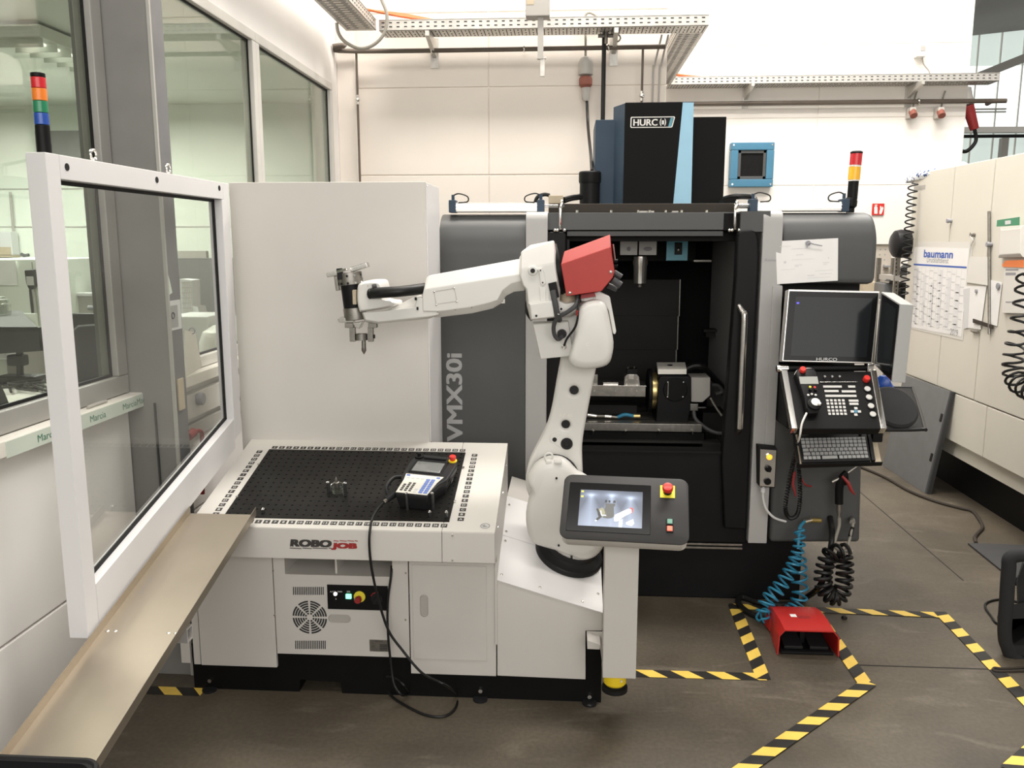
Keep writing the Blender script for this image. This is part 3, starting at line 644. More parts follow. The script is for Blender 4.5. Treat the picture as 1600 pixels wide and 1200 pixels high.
# perforated grid plate: 27 columns, 16 rows
xc = lambda k: -.467 - (27-k)*.0332
yA, yP = onT(720, 812).y, onT(742, 712).y; yr = lambda r: yA + (yP-yA)*r/15
pz = .0060; gx0, gx1, gy0, gy1 = xc(.55)-.002, xc(27.5), yr(-.62), yr(15.55); hr = .0048; cw = .0332
tp_ = lambda x, y, h=0: V((x, y, Tz(y))) + tn*h
g = G()
xe = [gx0] + [xc(k)+cw/2 for k in range(1, 27)] + [gx1]; ye = [gy0] + [(yr(r)+yr(r+1))/2 for r in range(15)] + [gy1]
for i in range(27):
    for j in range(16):
        cx, cy = xc(i+1), yr(j); a, b, c_, d_ = xe[i], xe[i+1], ye[j], ye[j+1]
        sq = [(b, cy), (b, d_), (cx, d_), (a, d_), (a, cy), (a, c_), (cx, c_), (b, c_)]
        ho = [(cx+hr*math.cos(k*math.pi/4), cy+hr*math.sin(k*math.pi/4)) for k in range(8)]
        vs = [tp_(x, y, pz) for x, y in sq] + [tp_(x, y, pz) for x, y in ho] + [tp_(x, y, .0024) for x, y in ho]
        g.add(vs, [(k, (k+1) % 8, 8+(k+1) % 8, 8+k) for k in range(8)] + [(8+k, 8+(k+1) % 8, 16+(k+1) % 8, 16+k) for k in range(8)])
ed = [(gx0, gy0), (gx1, gy0), (gx1, gy1), (gx0, gy1)]
for k in range(4): (a, b), (c_, d_) = ed[k], ed[(k+1) % 4]; g.add([tp_(a, b, pz), tp_(c_, d_, pz), tp_(c_, d_, 0), tp_(a, b, 0)], [(0, 1, 2, 3)])
grid = mk('grid_plate', g, 'grid_black', cell, False)
mk('plate_bottom', G().prism([tp_(x, y, .0019) for x, y in ((gx0+.002, gy0+.002), (gx1-.002, gy0+.002), (gx1-.002, gy1-.002), (gx0+.002, gy1-.002))], tn*.0006), 'dark_slot', grid, False)
for a, b in ((724, 732), (711, 785), (404, 727), (370.5, 778)):
    p = onT(a, b); mk('countersunk_screw', G().lathe(p+tn*pz, tn, [(.006, 0), (.006, .001), (.002, .0012)], 10), 'bright_steel', grid)
# letter and number tiles round the plate
tile_cache = {}
def tile(s, x, y):
    if s not in tile_cache:
        g = G(); g.box(-.0125, .0125, -.0115, .0115, 0, .0006); g.mi = 1; gtext(g, s, (0, 0, .00075), UX, UY, .0120, min(.0160, .0120*tmesh(s)[2]*1.15))
        o = mk('index_tile', g, ['label_dark', 'label_white'], None, False); tile_cache[s] = o.data
    else: o = D.objects.new('index_tile', tile_cache[s]); COL.objects.link(o)
    o.matrix_world = Matrix.Translation(tp_(x, y, .0017)) @ Matrix.Rotation(math.atan(TS), 4, 'X'); hook(o, cell)
yn0, yn1 = onT(560, 819).y, onT(580, 702).y
for k in range(1, 28): tile(str(k), xc(k), yn0); tile(str(k), xc(k), yn1)
xl, xr = onT(340.5, 800).x, onT(720, 812).x; xl2 = onT(405, 706).x
xl = (xl+xl2)/2
for r in range(16): tile('ABCDEFGHIJKLMNOP'[r], xl, yr(r)); tile('ABCDEFGHIJKLMNOP'[r], xr, yr(r))
# round warning mark on the end cap
p = onT(758, 822.5); g = G(); N = 24
ring = lambda R: [p + tn*.0022 + UX*(R*math.cos(2*math.pi*k/N)) + tu*(R*math.sin(2*math.pi*k/N)) for k in range(N)]
g.add(ring(.019)+ring(.0145), [(k, (k+1) % N, N+(k+1) % N, N+k) for k in range(N)])
g.add([p+tn*.0022+UX*a+tu*b for a, b in ((-.012, .004), (-.004, .009), (.003, .006), (-.002, .001), (.009, .001), (.009, -.005), (.0, -.009), (-.008, -.008))], [tuple(range(8))])
mk('warning_mark', g, 'ink_grey', cell, False)
# maker's lettering on the apron
rx = nrm(V((1, 0, 0))); lc = lambda a, b: PY(a, b, Y0-.0012)
g = G()
A, B = lc(454, 850), lc(517.5, 850); gtext(g, 'ROBO', (lc(486, 849)), UX, UZ, .0300, B.x-A.x+.003, 0, .16, .13)
for a0, a1 in ((452.5, 471), (472.5, 487), (488, 511.5), (513.5, 519)): u0, u1 = lc(a0, 856.8), lc(a1, 857.8); g.add([u0, u1, u1+V((.001, 0, .003)), u0+V((.001, 0, .003))], [(0, 1, 2, 3)])
mk('lettering', g, 'label_dark', cell, False, label='dark part of the maker lettering')
g = G(); A, B = lc(519, 854), lc(558, 854); gtext(g, 'JOB', lc(538, 854), UX, UZ, .0295, B.x-A.x+.003, 0, .16, .13)
for a0, a1 in ((521, 529), (530.5, 541.5), (542.5, 553), (554, 559)): u0, u1 = lc(a0, 845.3), lc(a1, 846.2); g.add([u0, u1, u1+V((.001, 0, .003)), u0+V((.001, 0, .003))], [(0, 1, 2, 3)])
mk('lettering', g, 'dark_red', cell, False, label='red part of the maker lettering')
# tall rear enclosure
XE0, XE1 = -1.510, -.628
mk('tall_enclosure', G().box(XE0, XE1, Y1, 4.14, .2, 2.112, .004), 'cell_paint', cell)
g = G(); g.box(XE1-.03, XE1+.004, Y1+.012, 4.13, .62, 2.108, .002); mk('enclosure_side', g, 'cell_white', cell)
for a, b in ((429, 689), (674, 690.5), (668, 290)): p = PY(a, b, Y1); mk('screw', G().lathe(p, (0, -1, 0), [(.004, 0), (.004, .002), (.002, .004)], 8), 'bright_steel', cell)
# glazed guard frame at the left
def bar(name, pts, mt='cell_white'):
    mk(name, G().prism([(-1.53, y, z) for y, z in pts], (.06, 0, 0), .003), mt, gf)
gf = mk('guard_frame', G().prism([(-1.53, y, z) for y, z in ((2.36, .640), (2.36, 2.10), (2.425, 2.10), (2.425, .655))], (.06, 0, 0), .003), 'cell_white', cell)
bar('top_rail', ((2.4255, 2.030), (2.4255, 2.10), (3.60, 2.10), (3.60, 2.030)))
bar('far_post', ((3.58, .985), (3.58, 2.0295), (3.60, 2.0295), (3.60, 2.10), (3.662, 2.10), (3.662, 1.005)))
bar('bottom_rail', ((2.4255, .655), (2.4255, .792), (3.5795, 1.078), (3.5795, .945)))
mk('pane', G().quad((-1.505, 2.427, .79), (-1.505, 3.578, 1.076), (-1.505, 3.578, 2.03), (-1.505, 2.427, 2.03)), 'guard_glass', gf, False)
g = G()
for q in (((2.427, 2.018), (2.427, 2.03), (3.578, 2.03), (3.578, 2.018)), ((3.566, 1.076), (3.566, 2.03), (3.578, 2.03), (3.578, 1.078)), ((2.427, .792), (2.427, .804), (3.578, 1.089), (3.578, 1.077))):
    g.prism([(-1.512, y, z) for y, z in q], (.010, 0, 0))
mk('gasket', g, 'rubber', gf, False)
for a, b in ((104.5, 261), (245, 281), (342.5, 294)): p = PX(a, b, -1.47); mk('hole_plug', G().cyl(p, p+V((.0015, 0, 0)), .011, n=16), 'rubber', gf)
for y in (2.66, 3.17): mk('eye_bolt', G().torus((-1.5, y, 2.122), UX, .016, .0045, 18, 8).cyl((-1.5, y, 2.098), (-1.5, y, 2.108), .009, n=10), 'bright_steel', gf)
# signal tower behind the near post
def tower(label, c, r, secs, base=None):
    o = thing('signal_tower', label, 'signal light', c); z = c[2]
    for nm, h, mt in secs: mk(nm, G().cyl((c[0], c[1], z+.0008), (c[0], c[1], z+h), r, n=20, bev=.0015), mt, o); z += h
    return o
st = tower('four colour signal tower on the white guard frame', (-1.50, 2.405, 2.1005), .0195, (('tower_base', .078, 'satin_black'), ('blue_lens', .033, 'lens_blue'), ('green_lens', .033, 'lens_green'), ('orange_lens', .034, 'orange'), ('red_lens', .030, 'lens_red'), ('cap', .012, 'satin_black')))
# ---------------------------------------------------------------- metal chute at the left
cz = lambda y: .800 + TS*(y-3.06); xa, xb = -1.462, PP(396, 810, (0, 3.06, .80), tn).x; ya, yb = 1.86, 3.085
ch = thing('metal_chute', 'long bare aluminium chute sloping from the table to the lower left', 'chute', (-1.33, 2.4, .3))
def strip(x, y, z): return V((x, y, cz(y)+z))
mk('chute_floor', G().prism([strip(xa, ya, 0), strip(xb, ya, 0), strip(xb, yb, 0), strip(xa, yb, 0)], (0, 0, -.003)), 'brushed_alu', ch, False)
mk('side_flange', G().prism([strip(xa, ya, 0), strip(xa, yb, 0), strip(xa, yb, .030), strip(xa, ya, .030)], (-.002, 0, 0)), 'brushed_alu', ch, False)
mk('side_flange', G().prism([strip(xb, ya, -.003), strip(xb, yb, -.003), strip(xb, yb, .030), strip(xb, ya, .030)], (.002, 0, 0)), 'brushed_alu', ch, False)
for a, b in ((168, 986), (180, 986), (263, 989), (274, 989.5)):
    p = PP(a, b, (0, 3.06, .80), tn); mk('rivet', G().lathe(p, tn, [(.006, 0), (.006, .001), (.002, .003)], 10), 'bright_steel', ch)
g = G()
for p0, p1 in (((218, 928), (236, 903)), ((32, 1185), (44, 1168))):
    a, b = PP(*p0, (0, 3.06, .80), tn), PP(*p1, (0, 3.06, .80), tn); t = nrm(b-a); gtext(g, 'EN AW 5754', (a+b)/2+tn*.0006, t, tn.cross(t), .006, (b-a).length)
mk('stamp', g, 'ink_grey', ch, False)
yt = 2.40
while PY(297, 990, yt).z > cz(yt)-.05: yt += .005
p = PY(297, 990, yt); g = G(); zc_ = p.z; tx0, tx1 = xa+.01, p.x
for q in ((-.020, .020, -.024, -.020), (-.020, .020, .020, .024), (-.020, -.016, -.020, .020), (.016, .020, -.020, .020)): g.box(tx0, tx1, yt+q[0], yt+q[1], zc_+q[2], zc_+q[3])
mk('square_tube', g, 'alu_profile', ch, False)
mk('tube_bracket', G().box(xb-.12, xb-.02, yt-.015, yt+.015, zc_+.022, cz(yt)-.011).box(xa+.03, xa+.12, yt-.015, yt+.015, zc_+.022, cz(yt)-.011), 'alu_profile', ch, False, kind='stuff')
# dark catch bin under the near end of the chute
b0 = thing('catch_bin', 'dark plastic bin under the near end of the metal chute', 'bin', (-1.32, 1.78, 0))
o_ = bezel(-1.40, 1.72, .46, .34, .05); zb_ = .545
g = G(); g.loft([[V((x, y, z)) for x, y in [(-1.40+(a-(-1.40))*s_, 1.72+(b-1.72)*s_) for a, b in o_]] for s_, z in ((.8, 0), (.97, zb_-.04), (1.02, zb_-.03), (1.02, zb_), (.95, zb_), (.93, zb_-.1))], cap=False); g.add([V((-1.40+(a+1.40)*.8, 1.72+(b-1.72)*.8, .004)) for a, b in o_], [tuple(range(len(o_)))])
mk('bin_body', g, 'plastic_dark', b0)
mk('bin_rim', G().tube([V((-1.40+(a+1.40)*1.02, 1.72+(b-1.72)*1.02, zb_)) for a, b in o_], .008, 6, True), 'plastic_dark', b0)
# ---------------------------------------------------------------- loose items on the table
def post(x, y, h, label):
    p = tp_(x, y, pz); o = thing('stop_pin', label, 'pin', p, 'steel pins in the grid plate')
    mk('pin_body', G().cyl(p, p+UZ*h*.98+V((0, -.26*h, 0)), .0065, n=12), 'pin_steel', o); q = p+UZ*h*.98+V((0, -.26*h, 0)); mk('pin_ring', G().torus(q, tn, .0055, .0016, 14, 6), 'bright_steel', o)
for a, b, a1, b1, lb in ((514, 771, 513.5, 754, 'left steel pin holding the small clear cup on the grid plate'), (541, 776, 539, 754.5, 'right steel pin holding the small clear cup on the grid plate'), (637, 798, 635, 769.5, 'left steel pin under the near end of the handheld pendant'), (677, 797, 674, 770, 'right steel pin under the near end of the handheld pendant'), (672, 808, 670.5, 801, 'short steel pin at the front of the grid plate under column 25'), (698, 810, 697, 801, 'short steel pin nearest the front right corner of the grid plate'), (412, 803, 411.5, 796.5, 'short steel pin at the front left of the grid plate')):
    p = onT(a, b); q = PP(a1, b1, p, UY); h = max((q-p).length, .01); post(p.x, p.y, h, lb)
p = onT(528, 771)+tn*pz; o = thing('clear_cup', 'small clear plastic cup standing between two pins on the grid plate', 'cup', p)
mk('cup_body', G().lathe(p, tn, [(.024, .0), (.0255, .030), (.0265, .034), (.025, .033), (.0225, .003), (.0, .003)], 20), 'clear_cup', o)
mk('turned_part', G().lathe(p+tn*.003, tn, [(.011, 0), (.011, .045), (.007, .047), (.007, .056), (.001, .070)], 14), 'dull_steel', o)
# handheld pendant lying on pins
o = thing('teach_pendant', 'black handheld pendant with key panel and red stop button on the grid plate', 'pendant', onT(665, 760))
A, B = onT(616, 778), onT(700, 715)
cpt = onT(666.5, 766)+tn*.072; ang = math.radians(-9); r_ = V((math.cos(ang), math.sin(ang), 0)); r_ = nrm(r_ - tn*r_.dot(tn)); u_ = tn.cross(r_); tl = Matrix.Rotation(math.radians(-2), 3, r_); u_ = tl @ u_; n_ = tl @ tn
pf = lambda x, y, z=0: cpt + r_*x*1.02 + u_*y*1.10 + n_*z
out = [(-.072, -.150), (.060, -.150), (.075, -.06), (.098, -.02), (.102, .10), (.085, .150), (.06, .165), (-.07, .165), (-.098, .150), (-.104, .10), (-.098, -.02), (-.080, -.06)]
mk('body', G().loft([[pf(x*.86, y*.93, -.072 if y < 0 else -.055) for x, y in out], [pf(x, y, -.012) for x, y in out], [pf(x*.96, y*.98, 0) for x, y in out]], .006), 'plastic_dark', o)
mk('display_bezel', G().loft([[pf(x, y, .001) for x, y in bezel(-.008, .062, .142, .105, .006, 3)], [pf(x, y, .004) for x, y in bezel(-.008, .062, .136, .099, .006, 3)]]), 'satin_black', o)
mk('display', G().loft([[pf(x, y, .0042) for x, y in bezel(-.008, .058, .118, .078, .002, 2)], [pf(x, y, .005) for x, y in bezel(-.008, .058, .116, .076, .002, 2)]]), 'lcd_grey', o)
kp = mk('key_panel', G().loft([[pf(x, y, .0005) for x, y in ((-.070, -.146), (.056, -.146), (.066, -.05), (.078, -.005), (-.080, -.005), (-.073, -.05))], [pf(x, y, .002) for x, y in ((-.070, -.146), (.056, -.146), (.066, -.05), (.078, -.005), (-.080, -.005), (-.073, -.05))]]), 'ivory', o)
kb = lambda x, y, w, h, m: mk('key', G().prism([pf(x+a*w/2, y+b*h/2, .002) for a, b in ((-1, -1), (1, -1), (1, 1), (-1, 1))], n_*.002), m, kp, False)
for i in range(2):
    for j in range(7): kb(.025+i*.020-.0008*j*0, -.132+j*.0155, .015, .011, 'key_blue')
for i in range(3):
    for j in range(5):
        if not (j == 4 and i == 0): kb(-.055+i*.0175, -.128+j*.0135, .010, .008, 'key_dark')
kb(.060, -.018, .014, .009, 'key_blue'); kb(-.066, -.016, .014, .008, 'ink_blue'); kb(.002, -.132, .012, .01, 'paper_grey'); kb(.002, -.115, .012, .01, 'paper_grey')
for x in (-.06, -.04, -.02, 0, .02): kb(x, -.035, .013, .004, 'paper_grey')
mk('stop_ring', G().lathe(pf(.074, .128), n_, [(.018, 0), (.018, .005), (.015, .006)], 18), 'yellow_plastic', o)
mk('stop_button', G().lathe(pf(.074, .128, .006), n_, [(.010, 0), (.011, .005), (.014, .006), (.014, .018), (.011, .021)], 18), 'red_cap', o)
mk('knob', G().lathe(pf(-.075, .138), n_, [(.020, 0), (.020, .006), (.008, .007), (.007, .02)], 16), 'satin_black', o)
mk('top_lip', G().tube([pf(-.05, .13, .004), pf(.045, .13, .004)], .006, 8), 'plastic_dark', o)
mk('hand_strap', G().tube(smoothpath([pf(-.095, .0, -.02), pf(-.125, -.03, -.01), pf(-.132, -.09, -.02), pf(-.100, -.135, -.04)], 6), .008, 8), 'hose_black', o)
mk('cable_gland', G().cyl(pf(-.088, -.125, -.022), pf(-.104, -.160, -.03), .016, .012, 12, .002), 'plastic_dark', o)
mk('gland_nut', G().cyl(pf(-.104, -.160, -.03), pf(-.110, -.176, -.032), .009, n=8), 'bright_steel', o)
mk('side_panel', G().prism([pf(.101, .0, -.03), pf(.103, .0, -.015), pf(.103, .03, -.015), pf(.101, .03, -.03)], r_*.004), 'satin_black', o, False)
e = pf(-.110, -.176, -.032)
ed_ = onT(585, 806)
path = [e, PY(590, 796, 3.13), PY(583, 808, 3.08), PY(579, 822, 3.045), PY(577, 850, 3.035), PY(581, 890, 3.06), PY(592, 940, 3.09), PY(607, 985, 3.10), PY(628, 1015, 3.09), PY(660, 1052, 3.04), PY(695, 1070, 2.99), V((*F(714, 1088), .006)), V((*F(712, 1108), .006)), V((*F(695, 1121), .006)), V((*F(668, 1120), .006)), V((*F(640, 1108), .006)), V((*F(614, 1092), .007)), V((*F(602, 1078), .02))]
c2 = thing('pendant_cable', 'black cable running from the pendant over the table edge to the floor', 'cable', (path[11].x, path[11].y, 0))
mk('cable_run', G().tube(smoothpath(path, 8), .0052, 8), 'hose_black', c2)
c3 = thing('loose_cable', 'second black cable hanging from the storage slot of the white cell', 'cable', (-.66, 3.15, 0))
mk('cable_run', G().tube(smoothpath([PY(612, 884, 3.20), PY(611, 900, 3.178), PY(606, 940, 3.165), PY(606, 985, 3.15), PY(611, 1040, 3.14), PY(616, 1070, 3.12), PY(628, 1086, 3.10), V((*F(638, 1086), .008)), PY(632, 1072, 3.12), PY(618, 1060, 3.15), PY(604, 1057, 3.17)], 8), .005, 8), 'hose_black', c3)
# ================================================================ ROBOT ARM
def holed(name, outline, holes, y0, y1, bev, mt, parent):
    cu = D.curves.new('h', 'CURVE'); cu.dimensions = '2D'; cu.fill_mode = 'BOTH'; cu.extrude = (y1-y0)/2-bev; cu.bevel_depth = bev; cu.bevel_resolution = 3; cu.offset = -bev
    for lp in [outline] + [[(x+r*math.cos(2*math.pi*k/20), z+r*math.sin(2*math.pi*k/20)) for k in range(20)] for x, z, r in holes]:
        sp = cu.splines.new('POLY'); sp.points.add(len(lp)-1); sp.use_cyclic_u = True
        for q, (x, z) in zip(sp.points, lp): q.co = (x, z, 0, 1)
    ob = D.objects.new('h', cu); COL.objects.link(ob); dg = bpy.context.evaluated_depsgraph_get(); me = D.meshes.new_from_object(ob.evaluated_get(dg))
    g = G(); yc = (y0+y1)/2; g.add([(v.co.x, yc-v.co.z, v.co.y) for v in me.vertices], [tuple(p.vertices) for p in me.polygons]); g.bv = True
    D.objects.remove(ob); D.curves.remove(cu); D.meshes.remove(me)
    bm = bmesh.new(); bv = [bm.verts.new(p) for p in g.v]
    for f_ in g.f:
        try: bm.faces.new([bv[i] for i in f_])
        except ValueError: pass
    bmesh.ops.remove_doubles(bm, verts=bm.verts[:], dist=1e-5); bm.verts.index_update(); g.v = [tuple(v.co) for v in bm.verts]; g.f = [[v.index for v in f_.verts] for f_ in bm.faces]; g.m = [0]*len(g.f); bm.free()
    return mk(name, g, mt, parent, ang=40)
def spl(pts, n=3):                                       # rounded closed outline
    m = len(pts); o = []
    for i in range(m):
        p0, p1, p2, p3 = [V(pts[(i+k-1) % m]) for k in range(4)]
        for k in range(n):
            t = k/n; o.append(tuple(.5*((2*p1)+(p2-p0)*t+(2*p0-5*p1+4*p2-p3)*t*t+(3*p1-p0-3*p2+p3)*t**3)))
    return o
bc = PP(888, 866, (-.271, YF, .522), pn)
rob = thing('industrial_robot', 'white jointed robot arm with red rear cover reaching over the perforated table', 'robot', bc)
mk('base_ring', G().lathe(bc, pn, [(.145, .001), (.148, .006), (.147, .018), (.141, .026), (.128, .030), (.112, .045), (.108, .075)], 40), 'plastic_dark', rob)
mk('turret_foot', G().lathe(bc, pn, [(.110, .070), (.118, .082), (.116, .14), (.105, .19), (.06, .215)], 32), 'robot_white', rob)
TU = [(825, 745), (835, 727), (850, 717.5), (864, 715), (878, 717), (890, 725), (902, 738), (920, 748), (936, 770), (946, 800), (946, 835), (942, 862), (930, 874), (916, 879), (900, 876), (866, 863), (838, 855), (827, 845), (822, 828), (821, 806), (825, 784), (829, 768), (824.5, 755)]
g = G(); q = ppoly(spl(TU, 2), 3.29); c0 = sum(q, V())/len(q)
g.loft([[c0+(p-c0)*.80+V((0, -.012, 0)) for p in q], [c0+(p-c0)*.90+V((0, -.004, 0)) for p in q], [c0+(p-c0)*.965+V((0, .012, 0)) for p in q], [p+V((0, .04, 0)) for p in q], [V((c0.x+(p.x-c0.x)*.94, p.y+.10, c0.z+(p.z-c0.z)*(.86 if p.z > c0.z else 1))) for p in q], [V((c0.x+(p.x-c0.x)*.90, p.y+.155, c0.z+(p.z-c0.z)*(.76 if p.z > c0.z else .9))) for p in q]], ang=9)
mk('turret', g, 'robot_white', rob, ang=50)
for a, b in ((869.5, 747), (873, 852), (893, 872)): p = PY(a, b, 3.277); mk('screw', G().cyl(p+V((0, -.004, 0)), p+V((0, .02, 0)), .0045, n=8), 'plastic_dark', rob)
g = G(); p = PY(857.5, 714, 3.30); g.torus(p, UY, .016, .004, 20, 8); mk('lifting_eye', g, 'robot_white', rob)
mk('lug', G().box(p.x-.012, p.x+.012, 3.285, 3.33, p.z-.03, p.z-.014, .003), 'robot_white', rob)
p = PY(872, 722, 3.275); mk('lug', G().box(p.x-.015, p.x+.015, 3.27, 3.33, p.z-.006, p.z+.004, .002), 'robot_white', rob)
p = PY(866, 749, 3.447); mk('joint_seal', G().lathe(p, UY, [(.104, -.005), (.106, 0), (.106, .02)], 36), 'plastic_dark', rob)
# lower arm with its through holes
YL = 3.46
LA = [(882, 530), (876, 562), (869, 600), (862, 640), (855, 666), (845, 688), (834, 709), (826, 726), (821.5, 745), (823, 768), (834, 788), (850, 797), (868, 800), (888, 795), (902, 782), (910, 762), (910.5, 735), (909.5, 705), (911, 684), (917, 650), (925, 608), (932.5, 570), (938, 530)]
hh = [(897, 610.5, .0188), (884, 664, .0180), (866.5, 687, .0095)]
arm = holed('lower_arm', [(PY(a, b, YL).x, PY(a, b, YL).z) for a, b in spl(LA, 2)], [(PY(a, b, YL).x, PY(a, b, YL).z, r) for a, b, r in hh], YL, YL+.13, .016, 'robot_white', rob)
for a, b, r in hh: p = PY(a, b, YL); mk('bore', G().lathe(p+V((0, .016, 0)), UY, [(r+.0004, 0), (r+.0004, .095)], 20), 'hose_black', arm)
g = G(); p = PY(889, 690, YL); x0 = PY(861, 687, YL)
g.prism(ppoly(spl([(860, 680), (875, 676), (894, 683), (895, 700), (882, 704), (868, 694), (861, 692)], 2), YL-.004), (0, .012, 0), .003); mk('cable_pad', g, 'robot_white', arm)
p = PY(866.5, 687, YL-.006); mk('pad_bore', G().cyl(p, p+V((0, .004, 0)), .0095, n=16), 'hose_black', arm)
p = PY(885.5, 694, YL-.014); mk('encoder_cap', G().lathe(p, UY, [(.006, .004), (.012, .004), (.013, 0), (.022, 0), (.025, .004), (.025, .03)], 24), 'plastic_dark', arm)
g = G(); gtext(g, 'AP 40', PY(884, 649, YL-.0006), UX, UZ, .013, .055); mk('cast_lettering', g, 'ivory', arm, False)
# elbow, its motor cover and strap
def pillow(name, pts, y0, y1, mt, k=((.72, .0), (.86, .004), (.95, .016), (1, .04)), par=None, n=2):
    q = ppoly(spl(pts, n), y0+.02); c0 = sum(q, V())/len(q); S_ = [[V((c0.x+(p.x-c0.x)*s, y0+d, c0.z+(p.z-c0.z)*s)) for p in q] for s, d in k] + [[V((p.x, y1, p.z)) for p in q]]
    return mk(name, G().loft(S_), mt, par or rob, ang=50)
pillow('motor_cover', [(899, 498), (905, 481), (917, 471), (934, 468.5), (945, 474), (950, 486), (955, 512), (959, 535), (957.5, 553), (953, 567), (943, 574), (925, 577), (907, 577), (895, 573), (888.5, 563), (893, 545), (897, 522)], 3.285, 3.47, 'robot_white')
g = G(); gtext(g, 'C', PY(918, 538, 3.2845), UX, UZ, .014); mk('cast_mark', g, 'ivory', rob, False)
g = G(); g.prism(ppoly([(906, 463), (935, 455.5), (953, 464), (956, 480), (963, 518), (961, 523), (957.5, 521), (951, 486), (945, 475), (930, 470), (908, 471)], 3.36), (0, .07, 0), .004); st_ = mk('cover_strap', g, 'robot_white', rob)
for a, b in ((910.5, 467.5), (929, 465)): p = PY(a, b, 3.358); mk('strap_bolt', G().cyl(p+V((0, -.003, 0)), p, .006, n=10), 'dull_steel', st_)
mk('elbow_core', G().cyl(PY(903, 515, 3.40), PY(903, 515, 3.60), .085, n=28, bev=.01), 'robot_white', rob)
# forearm root casting
E0 = [(814, 421), (866, 411), (871, 440), (866, 446), (864, 494), (831, 499), (826, 476), (823, 452), (818, 446), (813, 432)]
E1 = [(815, 392), (866, 375.5), (876, 440), (876, 446), (874, 494), (829, 501), (823, 478), (821, 452), (816, 447), (811, 425)]
E1b = [(828, 383), (866, 375.5), (876, 440), (876, 446), (874, 494), (829, 501), (823, 478), (821, 452), (816, 447), (811, 402)]
g = G(); g.loft([ppoly(E0, 3.31), ppoly(E1, 3.35), ppoly(E1b, 3.40), ppoly(E1b, 3.52), ppoly(E0, 3.56)], .006); mk('elbow_casting', g, 'robot_white', rob, ang=24)
p = PY(832.5, 423, 3.306); mk('axis_boss', G().lathe(p, UY, [(.004, -.004), (.0085, -.004), (.0095, -.009), (.017, -.007), (.019, .002), (.020, .02)], 22), 'robot_white', rob)
mk('boss_plug', G().lathe(p+V((0, -.0095, 0)), UY, [(.0085, 0), (.009, .002), (.009, .004)], 14).box(p.x-.005, p.x+.005, p.y-.012, p.y-.009, p.z-.005, p.z+.005), 'plastic_dark', rob)
g = G(); g.prism(ppoly([(836, 420), (848, 418.5), (850, 425), (853, 443), (848, 447), (844.5, 444), (842, 424)], 3.302), (0, .014, 0), .003); mk('cover_link', g, 'robot_white', rob)
for a, b in ((844.5, 422.5), (848, 441.5)): p = PY(a, b, 3.3015); mk('screw', G().cyl(p+V((0, -.002, 0)), p, .003, n=8), 'plastic_dark', rob)
g = G(); g.loft([ppoly([(828, 476), (864, 470), (866, 495), (831, 499)], 3.285), ppoly([(824, 472), (868, 466), (869, 496), (829, 501)], 3.32)], .004); mk('lower_block', g, 'robot_white', rob)
p = PY(838, 493.5, 3.284); mk('block_bolt', G().lathe(p, (0, -1, 0), [(.011, -.003), (.011, .004), (.005, .004), (.0045, .001)], 16), 'robot_white', rob)
p = PY(838, 493.5, 3.2795); mk('bolt_socket', G().cyl(p+V((0, -.001, 0)), p, .0045, n=10), 'plastic_dark', rob)
g = G(); g.prism(ppoly([(856.5, 443), (869, 440), (874, 464), (862, 470)], 3.302), (0, .012, 0)); mk('cable_window', g, 'satin_black', rob, False)
g = G(); g.prism(ppoly([(842, 448), (853, 448), (853, 474), (845, 474)], 3.305), (0, .01, 0), .003); mk('rib', g, 'robot_white', rob)
g = G(); g.loft([ppoly([(872, 470), (884, 475), (899, 472), (899, 484), (889, 492), (874, 490)], 3.33), ppoly([(870, 468), (884, 472), (902, 468), (903, 488), (890, 496), (872, 494)], 3.37), ppoly([(870, 468), (884, 472), (902, 468), (903, 488), (890, 496), (872, 494)], 3.45)], .004); mk('knuckle', g, 'robot_white', rob)
p = PY(877, 482.5, 3.326); mk('knuckle_bolt', G().cyl(p+V((0, -.006, 0)), p, .011, n=14, bev=.002), 'robot_white', rob); mk('bolt_socket', G().cyl(p+V((0, -.0075, 0)), p+V((0, -.006, 0)), .005, n=10), 'plastic_dark', rob)
# roll joint and red rear cover
p0, p1 = PY(868.5, 424, 3.43), PY(880, 421, 3.43); mk('roll_ring', G().cyl(p0, p1, .108, n=40, bev=.006), 'satin_black', rob)
R0 = [(876, 413.5), (954, 386.5), (960.5, 424), (957.5, 434), (940, 455), (885, 463)]
def up(q, dz): return [p + (UZ*dz if i < 2 else V()) for i, p in enumerate(q)]
g = G(); q = ppoly(R0, 3.30); g.loft([q, [p+V((0, .055, 0))+(UZ*.049 if i < 2 else V())+(V((.012, 0, 0)) if i == 0 else V()) for i, p in enumerate(q)], [p+V((0, .19, 0))+(UZ*.047 if i < 2 else V())+(V((.012, 0, 0)) if i == 0 else V()) for i, p in enumerate(q)], [p+V((0, .235, 0)) for p in q]], .0035)
rc = mk('rear_cover', g, 'robot_red', rob)
for a, b in ((954.5, 425), (890.5, 457.5)): p = PY(a, b, 3.30); mk('cover_screw', G().lathe(p, (0, -1, 0), [(.006, -.001), (.006, .002), (.003, .004)], 12), 'bright_steel', rc)
A = PY(957.6, 388, 3.34); Bq = PY(960.6, 408, 3.34); mk('white_label', G().prism([A+V((.0025, 0, .016)), Bq+V((.0025, 0, .005)), Bq+V((.0025, .09, .005)), A+V((.0025, .09, .016))], (.0006, 0, 0)), 'paper', rc, False)
for a, b, a1, b1, r, y in ((959, 425.5, 971, 433, .0115, 3.36), (957, 437, 970, 446, .0145, 3.35), (950, 446, 964, 452, .0115, 3.42)):
    mk('connector', G().cyl(PY(a, b, y), PY(a1, b1, y), r, n=16, bev=.001), 'hose_grey', rc)
for b in (408, 416): p = PY(962, b, 3.42); mk('cable_nipple', G().cyl(p+V((-.01, 0, 0)), p+V((.008, 0, 0)), .008, n=10), 'satin_black', rc)
